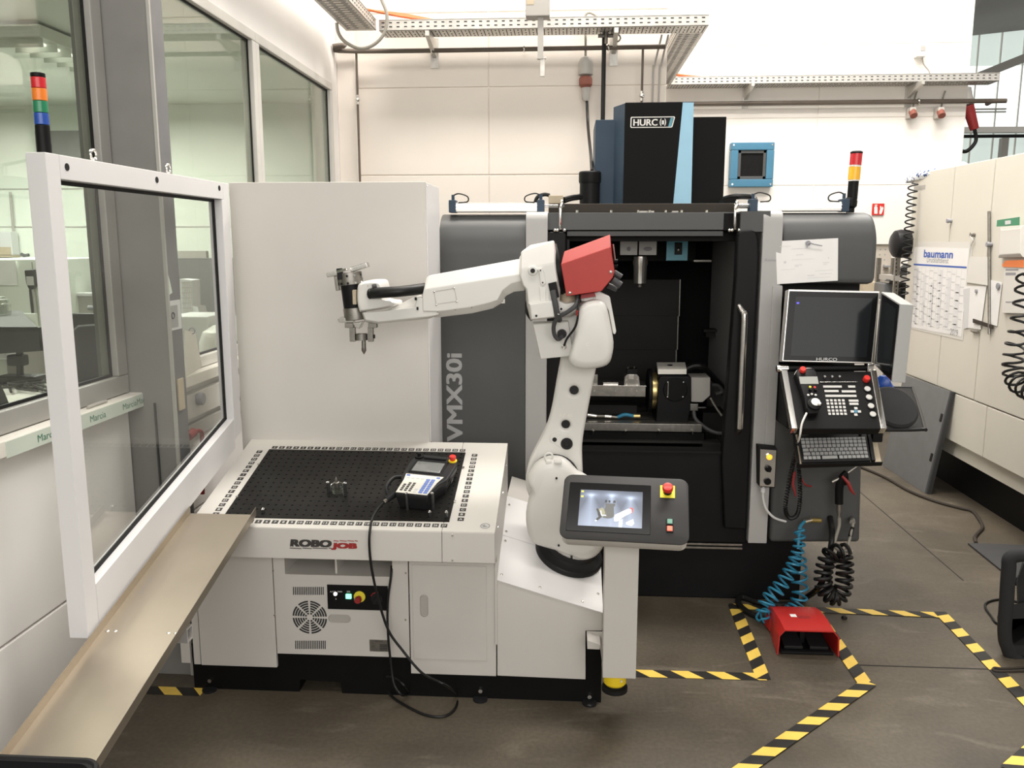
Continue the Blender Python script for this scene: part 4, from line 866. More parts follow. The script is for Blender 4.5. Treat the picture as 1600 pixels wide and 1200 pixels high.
g = G(); g.prism(ppoly([(905, 461), (929, 457), (931, 463), (907, 467)], 3.34), (0, .1, 0)); mk('cover_foot', g, 'dark_red', rob, False)
mk('gearbox_neck', G().cyl(PY(888, 456, 3.40), PY(888, 474, 3.40), .032, n=20), 'tan', rob)
# connector box and cables at the elbow
g = G(); g.loft([ppoly([(833, 507), (888, 503), (896, 556), (845, 561)], 3.375), ppoly([(832, 503), (888, 500), (896, 555), (844, 561)], 3.395), ppoly([(832, 503), (888, 500), (896, 555), (844, 561)], 3.455)], .003); jb = mk('connector_box', g, 'robot_white', rob)
p = PY(878, 521.5, 3.373); mk('round_connector', G().lathe(p, UY, [(.008, -.018), (.016, -.018), (.019, -.006), (.019, .002)], 20), 'plastic_dark', jb)
p = PY(881.5, 541, 3.373); mk('cable_gland', G().lathe(p, UY, [(.006, -.02), (.010, -.016), (.011, .002)], 8), 'bright_steel', jb)
mk('hose', G().tube(smoothpath([PY(a, b, y) for a, b, y in ((878, 526, 3.35), (872, 530, 3.33), (866, 522, 3.32), (865.5, 508, 3.31), (872, 496, 3.30), (886, 488, 3.29), (898, 479, 3.29), (902, 470, 3.31), (902, 461, 3.34))], 8), .0085, 10), 'hose_grey', rob)
mk('hose', G().tube(smoothpath([PY(a, b, y) for a, b, y in ((864, 454, 3.296), (867, 472, 3.285), (871, 491, 3.29), (874, 500, 3.33))], 8), .0115, 10), 'hose_grey', rob)
mk('hose', G().tube(smoothpath([PY(a, b, y) for a, b, y in ((881.5, 540, 3.35), (886, 529, 3.33), (897, 514, 3.285), (902, 500, 3.275), (903.5, 482, 3.275), (906, 462, 3.33))], 8), .0045, 8), 'hose_black', rob)
p = PY(902, 493, 3.272); mk('red_sleeve', G().cyl(p, p+V((.002, 0, .02)), .0058, n=8), 'dark_red', rob)
mk('cable_tie', G().cyl(PY(866, 491, 3.30), PY(873, 489.5, 3.28), .006, n=8), 'robot_white', rob)
mk('hose', G().tube(smoothpath([PY(a, b, y) for a, b, y in ((828, 464, 3.36), (823, 474, 3.38), (824, 490, 3.38), (831, 500, 3.40))], 6), .006, 8), 'hose_black', rob)
# forearm
FF = [(818, 428), (665, 452), (661, 457), (660, 464), (661, 486), (685, 486.5), (735, 480), (765, 473), (777, 469), (785, 454), (799, 443), (818, 438)]
FM = [(820, 403), (672, 430), (666, 434), (659, 462), (660, 494), (685, 496), (738, 489.5), (770, 482), (783, 474), (791, 462), (803, 456), (820, 454)]
g = G(); g.loft([ppoly(FF, 3.350), ppoly(FM, 3.39), ppoly(FM, 3.49), ppoly(FF, 3.53)], .004); fa = mk('forearm', g, 'robot_white', rob, ang=24)
g = G(); ins = [(677.5, 455.5), (710, 450), (714.5, 471), (681, 476)]; q = ppoly(ins, 3.3492); qi = ppoly([(678.4, 456.5), (709.3, 451.1), (713.5, 470.3), (681.9, 475)], 3.3492)
g.add(q+qi, [(k, (k+1) % 4, 4+(k+1) % 4, 4+k) for k in range(4)]); mk('hatch_line', g, 'plastic_grey', fa, False)
for a, b in ins: p = PY(a+(.8 if a < 690 else -.8), b, 3.3492); mk('screw', G().lathe(p, (0, -1, 0), [(.004, 0), (.004, .002), (.002, .003)], 8), 'bright_steel', fa)
for a, b in ((684, 487.5), (711, 484), (737, 480.5)): p = PY(a, b, 3.352); mk('screw', G().cyl(p+V((0, -.003, 0)), p+V((0, .02, 0)), .003, n=8), 'dull_steel', fa)
FO = [(565, 488), (570, 503), (590, 506), (672, 497.5), (686, 492), (686, 468), (652, 465), (648, 480), (612, 484), (597, 486)]
g = G(); g.loft([ppoly([(a+(1.5 if a < 600 else 0), b-(3 if b > 494 else 0)) for a, b in FO], 3.355), ppoly(FO, 3.375), ppoly(FO, 3.50)], .004); mk('fork_beam', g, 'robot_white', rob)
g = G(); g.prism(ppoly([(602, 486), (650, 463), (662, 463), (662, 486)], 3.41), (0, .09, 0), .003); mk('fork_web', g, 'robot_white', rob)
for a, b in ((649.5, 467), (652.5, 482)): p = PY(a, b, 3.352); mk('rubber_plug', G().box(p.x-.004, p.x+.003, 3.350, 3.36, p.z-.006, p.z+.006), 'rubber', rob, False)
pillow('wrist_housing', [(558, 449), (561, 443), (570, 439), (590, 438), (596.5, 442), (599, 453), (601, 469), (616, 471), (619, 477), (605, 481.5), (567, 487.5), (561, 486), (557.5, 470)], 3.345, 3.49, 'robot_white', ((.84, 0), (.93, .008), (1, .03)), n=2)
for a, b in ((575, 446.5), (585, 444)): p = PY(a, b, 3.346); mk('screw', G().cyl(p+V((0, -.003, 0)), p+V((0, .01, 0)), .004, n=8), 'bright_steel', rob)
mk('hose_collar', G().cyl(PY(582, 453, 3.34), PY(589, 452, 3.345), .022, n=12), 'plastic_dark', rob)
mk('hose', G().tube(smoothpath([PY(581, 458.5, 3.338), PY(600, 457, 3.318), PY(630, 455, 3.322), PY(667, 450, 3.40)], 8), .0215, 16), 'hose_black', rob)
p = PY(578, 459, 3.335); mk('hose_end', G().sph(p, .0215, (.55, 1, 1)), 'hose_black', rob)
# double gripper on the wrist
gp = thing('x', '', '') if False else rob
ga = PY(556, 498, 3.42); gb = PY(546, 424, 3.42); gd = nrm(gb-ga); gl = (gb-ga).length; gr = nrm(gd.cross(UY)); 
if gr.x < 0: gr = -gr
gx = lambda t, r=0, y=0: ga + gd*(gl*t) + gr*r + UY*y
hd = mk('gripper_body', G().cyl(gx(.22), gx(.74), .043, n=28, bev=.004), 'satin_black', rob)
mk('upper_gripper', G().cyl(gx(.72), gx(.98), .049, n=28, bev=.003).cyl(gx(.80), gx(.84), .051, n=28), 'dull_steel', rob)
mk('lower_gripper', G().cyl(gx(-.02), gx(.24), .046, n=28, bev=.003), 'dull_steel', rob)
for k in range(5):
    a = math.radians(200+k*35); d_ = gr*math.cos(a)+gr.cross(gd)*math.sin(a)*(-1)
    for t in (.76, .91): p = gx(t)+d_*.0485; mk('bolt', G().cyl(p, p+d_*.003, .005, n=8), 'bright_steel' if k > 2 else 'rubber', hd)
mk('side_plate', G().box(PY(552, 470, 3.38).x, PY(558, 470, 3.38).x, 3.366, 3.40, PY(555, 476, 3.37).z, PY(555, 453, 3.37).z, .003), 'tan', rob)
def jaw(name, a, b, wd, th, mt='steel', w=V((0, 1, 0))):
    a, b = V(a), V(b); t = nrm(b-a); n_ = nrm(t.cross(w)); mk(name, G().obox((a+b)/2+n_*th/2, t, w, n_, (b-a).length, wd, th, .002), mt, rob)
jaw('upper_jaw', gx(1.03, .010), gx(1.10, .080), .045, .020)
jaw('upper_jaw', gx(.97, -.090), gx(1.0, -.025), .045, .018)
jaw('upper_jaw', gx(1.02, -.042, -.03), gx(1.05, .004, -.045), .03, .010, 'bright_steel')
mk('upper_jaw', G().obox(gx(.97, -.03, -.045), gr, gd, -UY, .022, .045, .02, .002), 'plastic_dark', rob)
mk('limb_guide', G().obox(gx(.78, -.058, -.01), gr, gd, -UY, .014, .06, .03, .002), 'dull_steel', rob)
zA = PY(560, 503, 3.40).z
def hb(name, x0, y0, x1, y1, Y, d, mt, bev=.0015): g = G(); pbox(g, x0, y0, x1, y1, Y, d, bev); return mk(name, g, mt, rob)
g = G(); g.prism(ppoly([(527, 499.5), (532, 495.5), (552, 499), (552, 504), (530, 504)], 3.39), (0, .035, 0), .0015); mk('lower_jaw', g, 'steel', rob)
g = G(); g.prism(ppoly([(551, 505), (566, 503), (561, 514), (556, 512)], 3.365), (0, .05, 0), .0015); mk('lower_jaw', g, 'steel', rob)
hb('jaw_block', 538.5, 505, 551.5, 512.5, 3.395, .03, 'dull_steel'); hb('jaw_block', 575, 505, 588, 512.5, 3.395, .03, 'dull_steel')
hb('finger', 546, 512, 554.5, 534, 3.40, .022, 'dull_steel'); hb('finger', 574.5, 511, 582.5, 534, 3.40, .022, 'dull_steel')
hb('finger_cap', 582, 523, 585.5, 529, 3.405, .012, 'plastic_dark')
c = PY(565, 526, 3.412)
hp = thing('turned_ring', 'steel ring with a pointed pin held by the lower fingers of the robot', 'workpiece', c+V((0, 0, -.06)))
mk('ring_body', G().loft([[c + V((R*math.cos(2*math.pi*k/28), R*math.sin(2*math.pi*k/28), h)) for k in range(28)] for R, h in ((.0245, -.014), (.0245, .012), (.0205, .012), (.0205, -.010), (.002, -.012))]), 'dull_steel', hp)
mk('pin', G().lathe(PY(568.2, 531.5, 3.412), (0, .0, -1), [(.009, 0), (.009, .033), (.010, .034), (.010, .043), (.002, .058)], 16), 'dull_steel', hp)
# ================================================================ OPERATOR PANEL ON ITS POST
YP = 3.00
hm = thing('operator_panel', 'tilted touch panel with red stop button on a white post beside the robot', 'control panel', (.2, 3.05, 0))
px0, px1 = PY(943.5, 960, YP).x, PY(996, 960, YP).x; pzb, pzt = PY(968, 1060, YP).z, PY(968, 850, YP).z+.08
mk('post', G().box(px0, px1, YP, YP+.10, pzb, pzt, .002), 'cell_paint', hm)
g = G(); g.prism(ppoly([(916.5, 986), (944, 987), (944, 1045), (940, 1030), (936, 997), (917, 999)], 3.18), (0, -.004, 0)); g.prism(ppoly([(917, 999), (917, 986), (937, 993), (936, 1000)], 3.176), (0, -.08, 0)); mk('post_bracket', g, 'cell_paint', hm, False)
mk('post_foot', G().box(px0+.02, px1-.01, YP+.10, YP+.19, pzb, pzb+.2), 'cell_paint', hm, False)
sc = thing('safety_scanner', 'round yellow safety scanner under the post of the touch panel', 'scanner', (.19, 3.05, .12))
c = PY(961, 1068, 3.05); mk('scanner_body', G().lathe((c.x, c.y+.02, pzb-.0015), (0, 0, -1), [(.042, 0), (.044, .01), (.044, .05), (.038, .058)], 24), 'yellow_plastic', sc)
mk('scanner_base', G().lathe((c.x, c.y+.02, pzb-.0015), (0, 0, -1), [(.036, .058), (.036, .066), (.050, .068), (.050, .084), (.03, .088)], 24), 'rubber', sc)
mk('status_lamp', G().box(c.x+.02, c.x+.026, c.y-.026, c.y-.02, pzb-.03, pzb-.022), 'lens_clear', sc, False)
# panel head
tilt = math.radians(50); yw = math.radians(5.2)
r_ = V((math.cos(yw), -math.sin(yw), 0)); u0 = V((0, 0, 1)); back = V((math.sin(yw), math.cos(yw), 0)); u_ = nrm(UZ*math.cos(tilt) + back*math.sin(tilt)); n_ = r_.cross(u_)
hc = PY(976, 794, 2.90); hW, hH = .445, .268
hf = lambda x, y, z=0: hc + r_*x + u_*y + n_*z
bz = lambda cx, cy, w_, h_, r, z, n=6: [hf(x, y, z) for x, y in bezel(cx, cy, w_, h_, r, n)]
mk('housing', G().loft([bz(0, 0, hW-.022, hH-.022, .03, -.062), bz(0, 0, hW-.010, hH-.010, .03, -.052), bz(0, 0, hW-.010, hH-.010, .03, -.008)]), 'cell_paint', hm)
mk('rubber_seal', G().loft([bz(0, 0, hW-.004, hH-.004, .03, -.008), bz(0, 0, hW-.004, hH-.004, .03, -.004)]), 'rubber', hm)
mk('front_plate', G().loft([bz(0, 0, hW, hH, .032, -.004), bz(0, 0, hW, hH, .032, 0), bz(0, 0, hW-.004, hH-.004, .030, .001)]), 'hmi_grey', hm)
sx, sy = -.055, -.002
tsn = mk('touch_screen', G().loft([bz(sx, sy, .292, .204, .003, .001, 2), bz(sx, sy, .290, .202, .003, .0025, 2)]), 'screen_bezel', hm)
# lit picture: a robot wrist under three spotlights (made from its own position on the glass)
m = mat('lit_picture', (.02, .02, .03), .2); nt = m.node_tree; bs = nt.nodes['Principled BSDF']
tc = nt.nodes.new('ShaderNodeTexCoord'); sp = nt.nodes.new('ShaderNodeSeparateXYZ'); nt.links.new(tc.outputs['Generated'], sp.inputs[0])
def mth(op, a, b=None, c_=None):
    n = nt.nodes.new('ShaderNodeMath'); n.operation = op
    for i, q in enumerate((a, b, c_)):
        if q is None: continue
        if isinstance(q, (int, float)): n.inputs[i].default_value = q
        else: nt.links.new(q, n.inputs[i])
    return n.outputs[0]
uvn = nt.nodes.new('ShaderNodeUVMap'); nt.links.new(uvn.outputs[0], sp.inputs[0]); U, W = sp.outputs[0], sp.outputs[1]
tot = mth('MULTIPLY_ADD', mth('SUBTRACT', 1, W), .25, .12)
for cx, cy in ((.18, .86), (.51, .87), (.81, .82)):
    dx = mth('SUBTRACT', U, cx); dy = mth('SUBTRACT', W, cy); dn = mth('MAXIMUM', mth('MULTIPLY', dy, -1), 0)
    core = mth('DIVIDE', .005, mth('ADD', mth('ADD', mth('MULTIPLY', dx, dx), mth('MULTIPLY', mth('MULTIPLY', dy, dy), 2.2)), .004))
    cone = mth('MULTIPLY', mth('MULTIPLY', mth('MAXIMUM', mth('SUBTRACT', 1, mth('DIVIDE', mth('ABSOLUTE', dx), mth('MULTIPLY_ADD', dn, .30, .04))), 0), .5), mth('GREATER_THAN', mth('MULTIPLY', dy, -1), 0))
    tot = mth('ADD', tot, mth('ADD', core, cone))
cb = nt.nodes.new('ShaderNodeCombineColor'); nt.links.new(mth('MULTIPLY', tot, .66), cb.inputs[0]); nt.links.new(mth('MULTIPLY', tot, .78), cb.inputs[1]); nt.links.new(tot, cb.inputs[2])
nt.links.new(cb.outputs[0], bs.inputs['Emission Color']); bs.inputs['Emission Strength'].default_value = .75
pw, ph = .222, .150; pcx, pcy = sx+.006, sy-.004
pic = lambda a, b, z=.003: hf(pcx+(a-.5)*pw, pcy+(b-.5)*ph, z)
pt = mk('screen_picture', G().quad(pic(0, 0, .0027), pic(1, 0, .0027), pic(1, 1, .0027), pic(0, 1, .0027)), 'lit_picture', tsn, False)
uvl = pt.data.uv_layers.new(name='UVMap')
co = {tuple(round(q, 5) for q in pic(a, b, .0027)): (a, b) for a in (0, 1) for b in (0, 1)}
for lp in pt.data.loops: uvl.data[lp.index].uv = co[tuple(round(q, 5) for q in pt.data.vertices[lp.vertex_index].co)]
mat('pic_dark', (.03, .03, .03), .3, emit=(.16, .16, .15), estr=.6); mat('pic_black', (.01, .01, .01), .3, emit=(.03, .03, .03), estr=.5); mat('pic_white', (.3, .3, .3), .3, emit=(.88, .92, 1), estr=.95); mat('pic_red', (.3, .02, .02), .3, emit=(.9, .1, .08), estr=.7); mat('pic_yellow', (.3, .3, .02), .3, emit=(.95, .9, .15), estr=.8); mat('pic_gold', (.1, .1, .06), .3, emit=(.35, .33, .22), estr=.8)
def shp(m, *polys):
    for k, q in enumerate(polys): mk('picture_detail', G().add([pic(a, b, .0031+k*.00002) for a, b in q], [tuple(range(len(q)))]), m, tsn, False)
shp('pic_dark', [(.41, .64), (.57, .64), (.57, .58), (.55, .55), (.56, .30), (.53, .24), (.46, .22), (.38, .24), (.42, .36), (.40, .46), (.42, .55)])
shp('pic_black', [(.40, .66), (.44, .66), (.44, .73), (.41, .73)], [(.46, .66), (.49, .66), (.49, .72), (.46, .73)], [(.53, .66), (.575, .66), (.57, .73), (.54, .72)], [(.27, .47), (.30, .49), (.33, .40), (.37, .25), (.34, .22), (.31, .28), (.29, .40)], [(.27, .16), (.30, .15), (.36, .24), (.33, .28), (.29, .22)])
shp('pic_gold', [(.31, .47), (.37, .52), (.43, .40), (.46, .27), (.38, .26), (.34, .35)])
shp('pic_white', [(.57, .33), (.78, .52), (.83, .50), (.84, .42), (.72, .30), (.62, .16), (.57, .15), (.56, .24)], [(.64, .20), (.70, .22), (.69, .0), (.64, .0)], [(.75, .14), (.86, .24), (.88, .12), (.84, .05), (.75, .09)], [(.335, .42), (.35, .44), (.37, .31), (.355, .30)], [(.36, .31), (.43, .32), (.44, .29), (.36, .29)], [(.265, .13), (.30, .14), (.29, .17), (.265, .16)])
shp('pic_red', [(.80, .55), (.855, .54), (.85, .42), (.835, .38), (.83, .48)])
shp('pic_yellow', [(.015, .92), (.055, .92), (.055, .97), (.015, .97)], [(.015, .78), (.055, .78), (.055, .83), (.015, .83)])
# stop button and push buttons
ex, ey = .149, .076
mk('yellow_plate', G().obox(hf(ex, ey, .003), r_, u_, n_, .052, .052, .002), 'yellow_bright', hm, False)
mk('stop_collar', G().lathe(hf(ex, ey-.002, .003), n_, [(.015, 0), (.014, .016), (.012, .018)], 20), 'rubber', hm)
mk('stop_button', G().lathe(hf(ex, ey-.002, .018), n_, [(.013, 0), (.0185, .004), (.019, .016), (.016, .021), (.006, .023)], 24), 'red_cap', hm)
for k, (yy, mt) in enumerate(((-.050, 'green_button'), (-.078, 'glow_red'))):
    b_ = mk('button_frame', G().obox(hf(ex+.008, yy, .006), r_, u_, n_, .024, .025, .005, .001), 'rubber', hm); mk('button_cap', G().obox(hf(ex+.008, yy, .010), r_, u_, n_, .018, .019, .004, .0015), mt, b_)
# ================================================================ MACHINING CENTRE
YM = 4.19
mill = thing('milling_machine', 'big grey and black machining centre with open sliding doors behind the robot', 'machine', (.4, 4.8, 0))
mz = lambda a, b, y=YM: PY(a, b, y)
def cover(name, xa, xb, zb, mt, y0=YM, R=.20, zt=1.993, yb=5.6, par=None, bev=.004):
    pr = [(y0, zb), (y0, zt-R)] + [(y0+R*.9*(1-math.cos(a)), zt-R+R*math.sin(a)) for a in [math.radians(d) for d in range(10, 91, 10)]] + [(yb, zt), (yb, zb)]
    return mk(name, G().prism([(xa, y, z) for y, z in pr], (xb-xa, 0, 0), bev, 2, 1.0), mt, par or mill, ang=40)
xl0, xl1, xl2 = mz(686, 450).x, mz(821.5, 400).x, mz(855.5, 400).x
lc_ = cover('left_cover', xl0, xl1-.001, .30, 'machine_grey', zt=1.990)
cover('left_trim', xl1, xl2, .30, 'machine_mid', YM-.006, .05, 1.997)
g = G(); A, Bq = mz(709, 690, YM-.001), mz(711, 552, YM-.001); gtext(g, 'VMX30i', V(((A.x+Bq.x)/2, YM-.0012, (A.z+Bq.z)/2)), UZ, -UX, .082, A.z*-1+Bq.z, 0, 0, .05); mk('lettering', g, 'letter_grey', lc_, False)
g = G()
for q in (((777, 474), (789, 474), (789, 467), (786, 467), (786, 471.5), (777, 471.5)),): g.add([mz(a, b, YM-.0012) for a, b in q], [tuple(range(6))])
mk('corner_mark', g, 'label_white', lc_, False)
# top of the machine: air cylinders, beams
def airc(xa, xb, label, end):
    c0 = PY(xa, 321, 4.32); c1 = PY(xb, 321, 4.32); z = c0.z
    g = G(); g.box(c0.x, c1.x, 4.29, 4.35, 1.998, 2.045, .006); g.box(c0.x, c1.x, 4.285, 4.29, 2.012, 2.017); g.box(c0.x, c1.x, 4.285, 4.29, 2.027, 2.032)
    o = mk('air_cylinder', g, 'alu_profile', mill)
    for x in (c0.x, c1.x): mk('end_cap', G().box(x-.018, x+.018, 4.283, 4.357, 1.996, 2.058, .004).cyl((x, 4.32, 2.055), (x, 4.32, 2.085), .008, n=8), 'machine_blue_grey', o)
    for x, s in ((c0.x, 1), (c1.x, -1)): mk('air_line', G().tube(smoothpath([(x, 4.32, 2.08), (x+s*.03, 4.31, 2.09), (x+s*.075, 4.30, 2.075), (x+s*.075, 4.30, 2.05), (x+s*.03, 4.29, 2.045)], 5), .0035, 6), 'hose_black', o)
airc(708, 845, 'l', 1); airc(1176, 1318, 'r', -1)
mk('piston_rod', G().cyl(PY(846, 322, 4.32), PY(872, 322, 4.32), .009, n=10), 'bright_steel', mill); mk('piston_rod', G().cyl(PY(1147, 322, 4.32), PY(1176, 322, 4.32), .012, n=10), 'bright_steel', mill)
g = G(); pbox(g, 857, 318, 1151, 332, 4.40, .9, .003); mk('roof_rail', g, 'cable_brown', mill)
g = G(); pbox(g, 856, 332, 1160, 359.5, YM+.05, .25, .003); bm_ = mk('front_beam', g, 'machine_grey', mill)
g = G(); pbox(g, 1131, 333, 1160, 360, YM+.045, .2, .002); mk('beam_end', g, 'machine_charcoal', mill)
g = G(); pbox(g, 886, 361, 1130, 369, YM+.07, .25, .002); mk('lower_beam', g, 'machine_grey', mill)
g = G(); pbox(g, 858, 359.5, 1152, 377, YM+.13, .3, .002); mk('door_rail', g, 'machine_charcoal', mill)
for x in (902, 955, 997, 1015, 1040, 1065, 1104): p = mz(x, 331, YM+.06); mk('bolt', G().cyl(p+V((0, 0, -.004)), p+V((0, 0, .008)), .007, n=8), 'bright_steel', bm_)
for x0, x1 in ((998, 1022), (1050, 1060)): g = G(); pbox(g, x0, 329.5, x1, 332.5, YM+.08, .05); mk('roof_clip', g, 'dull_steel', bm_)
for x, y0, y1 in ((876, 318, 358), (1149, 320, 358)):
    mk('door_pull', G().tube(smoothpath([mz(x+5, y0+4, 4.30), mz(x+3, y0, 4.22), mz(x, y0+6, YM), mz(x-.5, y1-10, YM), mz(x-1, y1, YM+.01)], 6), .006, 8).torus(mz(x+2, y0, 4.24), UX, .016, .006, 14, 6), 'bright_steel', mill)
    for dx in (-9, -5, 6): p = mz(x+dx, 360, YM+.02); mk('bracket_bolt', G().sph(p, .009, n=8, k=6), 'bright_steel', mill)
# doors
def rdoor(name, pts, y, d, par=mill, mt='satin_black', bev=.010): return mk(name, G().prism(ppoly(pts, y), (0, d, 0), bev, 3), mt, par)
rdoor('left_door', [(855, 366), (858, 362), (881, 362), (884.5, 366), (884.5, 395), (880, 560), (876, 704), (846, 704)], YM+.02, .06)
g = G()
for a0, a1 in ((868, 871), (873.5, 876)): g.prism(ppoly([(a0+1, 470), (a1+1, 470), (a1-3, 690), (a0-3, 690)], YM+.10), (0, .02, 0))
mk('door_track', g, 'dull_steel', mill, False)
g = G(); pbox(g, 885, 374, 890, 398, YM+.06, .03, .003); mk('door_stop', g, 'satin_black', mill)
rd = rdoor('right_door', [(1152, 374), (1154, 363), (1160, 360), (1176, 359.5), (1182, 363), (1185, 374), (1186, 400), (1166, 828), (1132, 826), (1128, 720), (1150, 430)], YM-.012, .07)
g = G(); g.tube(smoothpath([PY(1155, 478, YM), PY(1161, 489, YM-.035), PY(1163, 500, YM-.045), PY(1159, 590, YM-.045), PY(1156, 662, YM-.045), PY(1155, 668, YM-.035), PY(1151, 676, YM)], 6), .0165, 12); mk('door_handle', g, 'steel', rd)
# right hand covers
xr0, xr1, xr2 = mz(1183, 500).x+.016, mz(1219, 420).x, mz(1370.5, 400).x
cover('right_trim', xr0-.012, xr1-.001, mz(1185, 847).z, 'machine_mid', YM-.02, .05, 1.999)
mk('trim_return', G().prism([(mz(1159, 335).x, YM+.02, z) for z in (1.90, 1.997)] + [(xr0+.02, YM-.016, z) for z in (1.997, 1.90)], (0, .2, 0)), 'machine_grey', mill)
rcv = cover('right_cover', xr1, xr2, mz(1290, 444).z, 'machine_grey', YM-.012, .17, 1.993, 5.4, bev=.03)
g = G(); gtext(g, 'Kuiou', mz(1204, 406, YM-.0215), UX, UZ, .012, .05); mk('pen_note', g, 'ink_grey', mill, False)
g = G(); pbox(g, 1217, 440, 1335, 700, YM+.12, .5); mk('console_recess', g, 'matt_black', mill, False)
g = G(); pbox(g, 1201, 446, 1217, 697, YM-.026, .05, .006); mk('console_pillar', g, 'machine_mid', mill)
g = G(); g.prism(ppoly([(1209, 655), (1349, 655), (1344, 848), (1203, 848)], YM-.016), (0, .35, 0), .02, 3, 1.0); mk('lower_panel', g, 'machine_grey', mill)
g = G(); g.box(xr2-.07, xr2-.001, YM+.2, 5.4, .35, 1.75, .01); mk('side_wall', g, 'machine_grey', mill)
# lower front and base
g = G(); g.prism(ppoly([(836, 704), (1136, 706), (1169, 714), (1166, 848), (836, 843)], YM+.03), (0, .05, 0), .004); ap = mk('front_apron', g, 'satin_black', mill)
g = G(); pbox(g, 860, 704, 1166, 708, YM+.02, .10, .002); mk('apron_ledge', g, 'interior_dark', mill)
g = G(); pbox(g, 860, 847, 1160, 850, YM+.045, .02, .001); pbox(g, 860, 852.5, 1160, 855.5, YM+.045, .02, .001); mk('apron_strip', g, 'dull_steel', mill)
mk('machine_base', G().box(xl0+.03, 1.225, YM+.08, 5.9, .0, .50, .01), 'satin_black', mill)
mk('machine_back', G().box(xl0+.01, xr2-.08, 5.88, 5.95, .3, 2.0), 'machine_charcoal', mill, False)
# interior
IX0, IX1 = xl2-.10, xr0+.10
g = G(); g.box(IX0-.02, IX0, YM+.30, 5.9, .5, 1.99); g.box(IX1, IX1+.02, YM+.16, 5.9, .5, 1.99); g.box(IX0, IX1, 5.85, 5.88, .5, 1.99); g.box(IX0, IX1, YM+.1, 5.9, .50, .56)
mk('cabin_lining', g, 'interior_dark', mill, False)
mk('cabin_roof', G().box(IX0, IX1, YM+.4, 5.9, 1.96, 1.985), 'interior_dark', mill, False)
for k, (ya, yb, xe) in enumerate(((437, 494, 1063), (494, 546.5, 1060), (546.5, 640, 1057))):
    y = 5.42-.012*k; g = G(); g.prism(ppoly([(872, ya), (xe, ya), (xe-1.5, yb), (872, yb)], y), (0, .01, 0)); g.prism(ppoly([(xe-1.2, ya), (xe+1.2, ya), (xe-.3, yb), (xe-2.7, yb)], y-.002), (0, .02, 0)); mk('way_cover', g, 'interior_panel', mill, False); g = G(); g.prism(ppoly([(xe-1.0, ya), (xe+.4, ya), (xe-1.1, yb), (xe-2.5, yb)], y-.004), (0, .002, 0)); mk('cover_edge', g, 'dull_steel', mill, False)
g = G(); pbox(g, 1100, 515, 1124, 519, 5.3, .1); pbox(g, 1103, 519, 1127, 527, 5.35, .1); mk('wall_ledge', g, 'interior_panel', mill)
c = PY(1000, 428, 4.95)
mk('spindle_head', G().box(c.x-.16, c.x+.32, 4.98, 5.4, c.z+.07, 1.96, .01), 'machine_charcoal', mill)
mk('spindle_nose', G().lathe((c.x, 4.95, c.z-.06), UZ, [(.028, 0), (.038, .006), (.040, .10), (.045, .12), (.045, .16)], 24), 'bright_steel', mill)
mk('spindle_nut', G().cyl((c.x, 4.95, c.z-.075), (c.x, 4.95, c.z-.06), .012, n=10), 'dull_steel', mill)
for a, b in ((969, 996), (998.5, 1026)):
    g = G(); pbox(g, a, 377, b, 398.5, 4.80, .01, .002); q = mk('head_plate', g, 'key_light', mill); p = PY((a+b)/2, 389, 4.796); mk('plate_mark', G().sph(p, .012, (.9 if a < 980 else 2, .1, 1), 10, 6), 'ink_grey', q)
g = G(); g.prism(ppoly([(1042, 377), (1075, 377), (1074, 407), (1041, 407)], 4.80), (0, .01, 0)); bl = mk('blue_plate', g, 'teal_blue', mill, False)
g = G(); pbox(g, 1054, 379, 1066, 398, 4.795, .005, .001); mk('slot', g, 'satin_black', bl); p = PY(1060, 390, 4.79); mk('latch', G().sph(p, .012), 'dull_steel', bl)
g = G(); pbox(g, 1084, 406, 1112, 409.5, 4.9, .08, .002); mk('tool_arm', g, 'dull_steel', mill)
# machine table with fixtures
TB = 4.62
g = G(); pbox(g, 872, 661.5, 1097, 674, TB, .5, .003); tb_ = mk('work_table', g, 'dull_steel', mill)
zt_ = PY(985, 661.5, TB).z
for y in (TB+.1, TB+.22, TB+.34): mk('t_slot', G().box(PY(872, 660, TB).x, PY(1097, 660, TB).x-.01, y, y+.018, zt_-.004, zt_+.0006), 'rubber', tb_, False)
for x in (927, 978, 1030, 1082): p = PY(x, 673, TB-.012); mk('bolt', G().cyl(p, p+V((0, 0, -.02)), .006, n=8), 'bright_steel', tb_)
g = G(); pbox(g, 872, 675, 1100, 688, TB+.03, .4); mk('saddle', g, 'interior_dark', mill)
g = G(); pbox(g, 872, 689, 1098, 692, TB-.05, .04, .002); pbox(g, 1097, 692.5, 1126, 705, TB-.02, .1, .004); mk('chip_guard', g, 'interior_panel', mill)
g = G(); pbox(g, 872, 635, 995, 651, 4.9, .1); pbox(g, 872, 633, 995, 635, 4.88, .12); mk('rear_rail', g, 'interior_panel', mill)
rt = thing('rotary_table', 'black rotary indexing unit with beige top on the machine table', 'rotary unit', PY(1050, 661, 4.68))
g = G(); g.prism(ppoly([(1029, 594), (1032, 588), (1076, 588), (1079.5, 591), (1079, 640), (1074, 661), (1025, 661), (1027, 630)], 4.66), (0, .24, 0), .006); rb = mk('unit_body', g, 'satin_black', rt)
p = PY(1055, 609, 4.655); mk('round_cover', G().lathe(p, UY, [(.063, -.003), (.066, 0), (.066, .01)], 30), 'black_paint', rt)
for a, b in ((1043.5, 597), (1068, 597), (1043, 620), (1067, 620)): q = PY(a, b, 4.65); mk('cover_screw', G().cyl(q, q+V((0, .006, 0)), .004, n=8), 'bright_steel', rt)
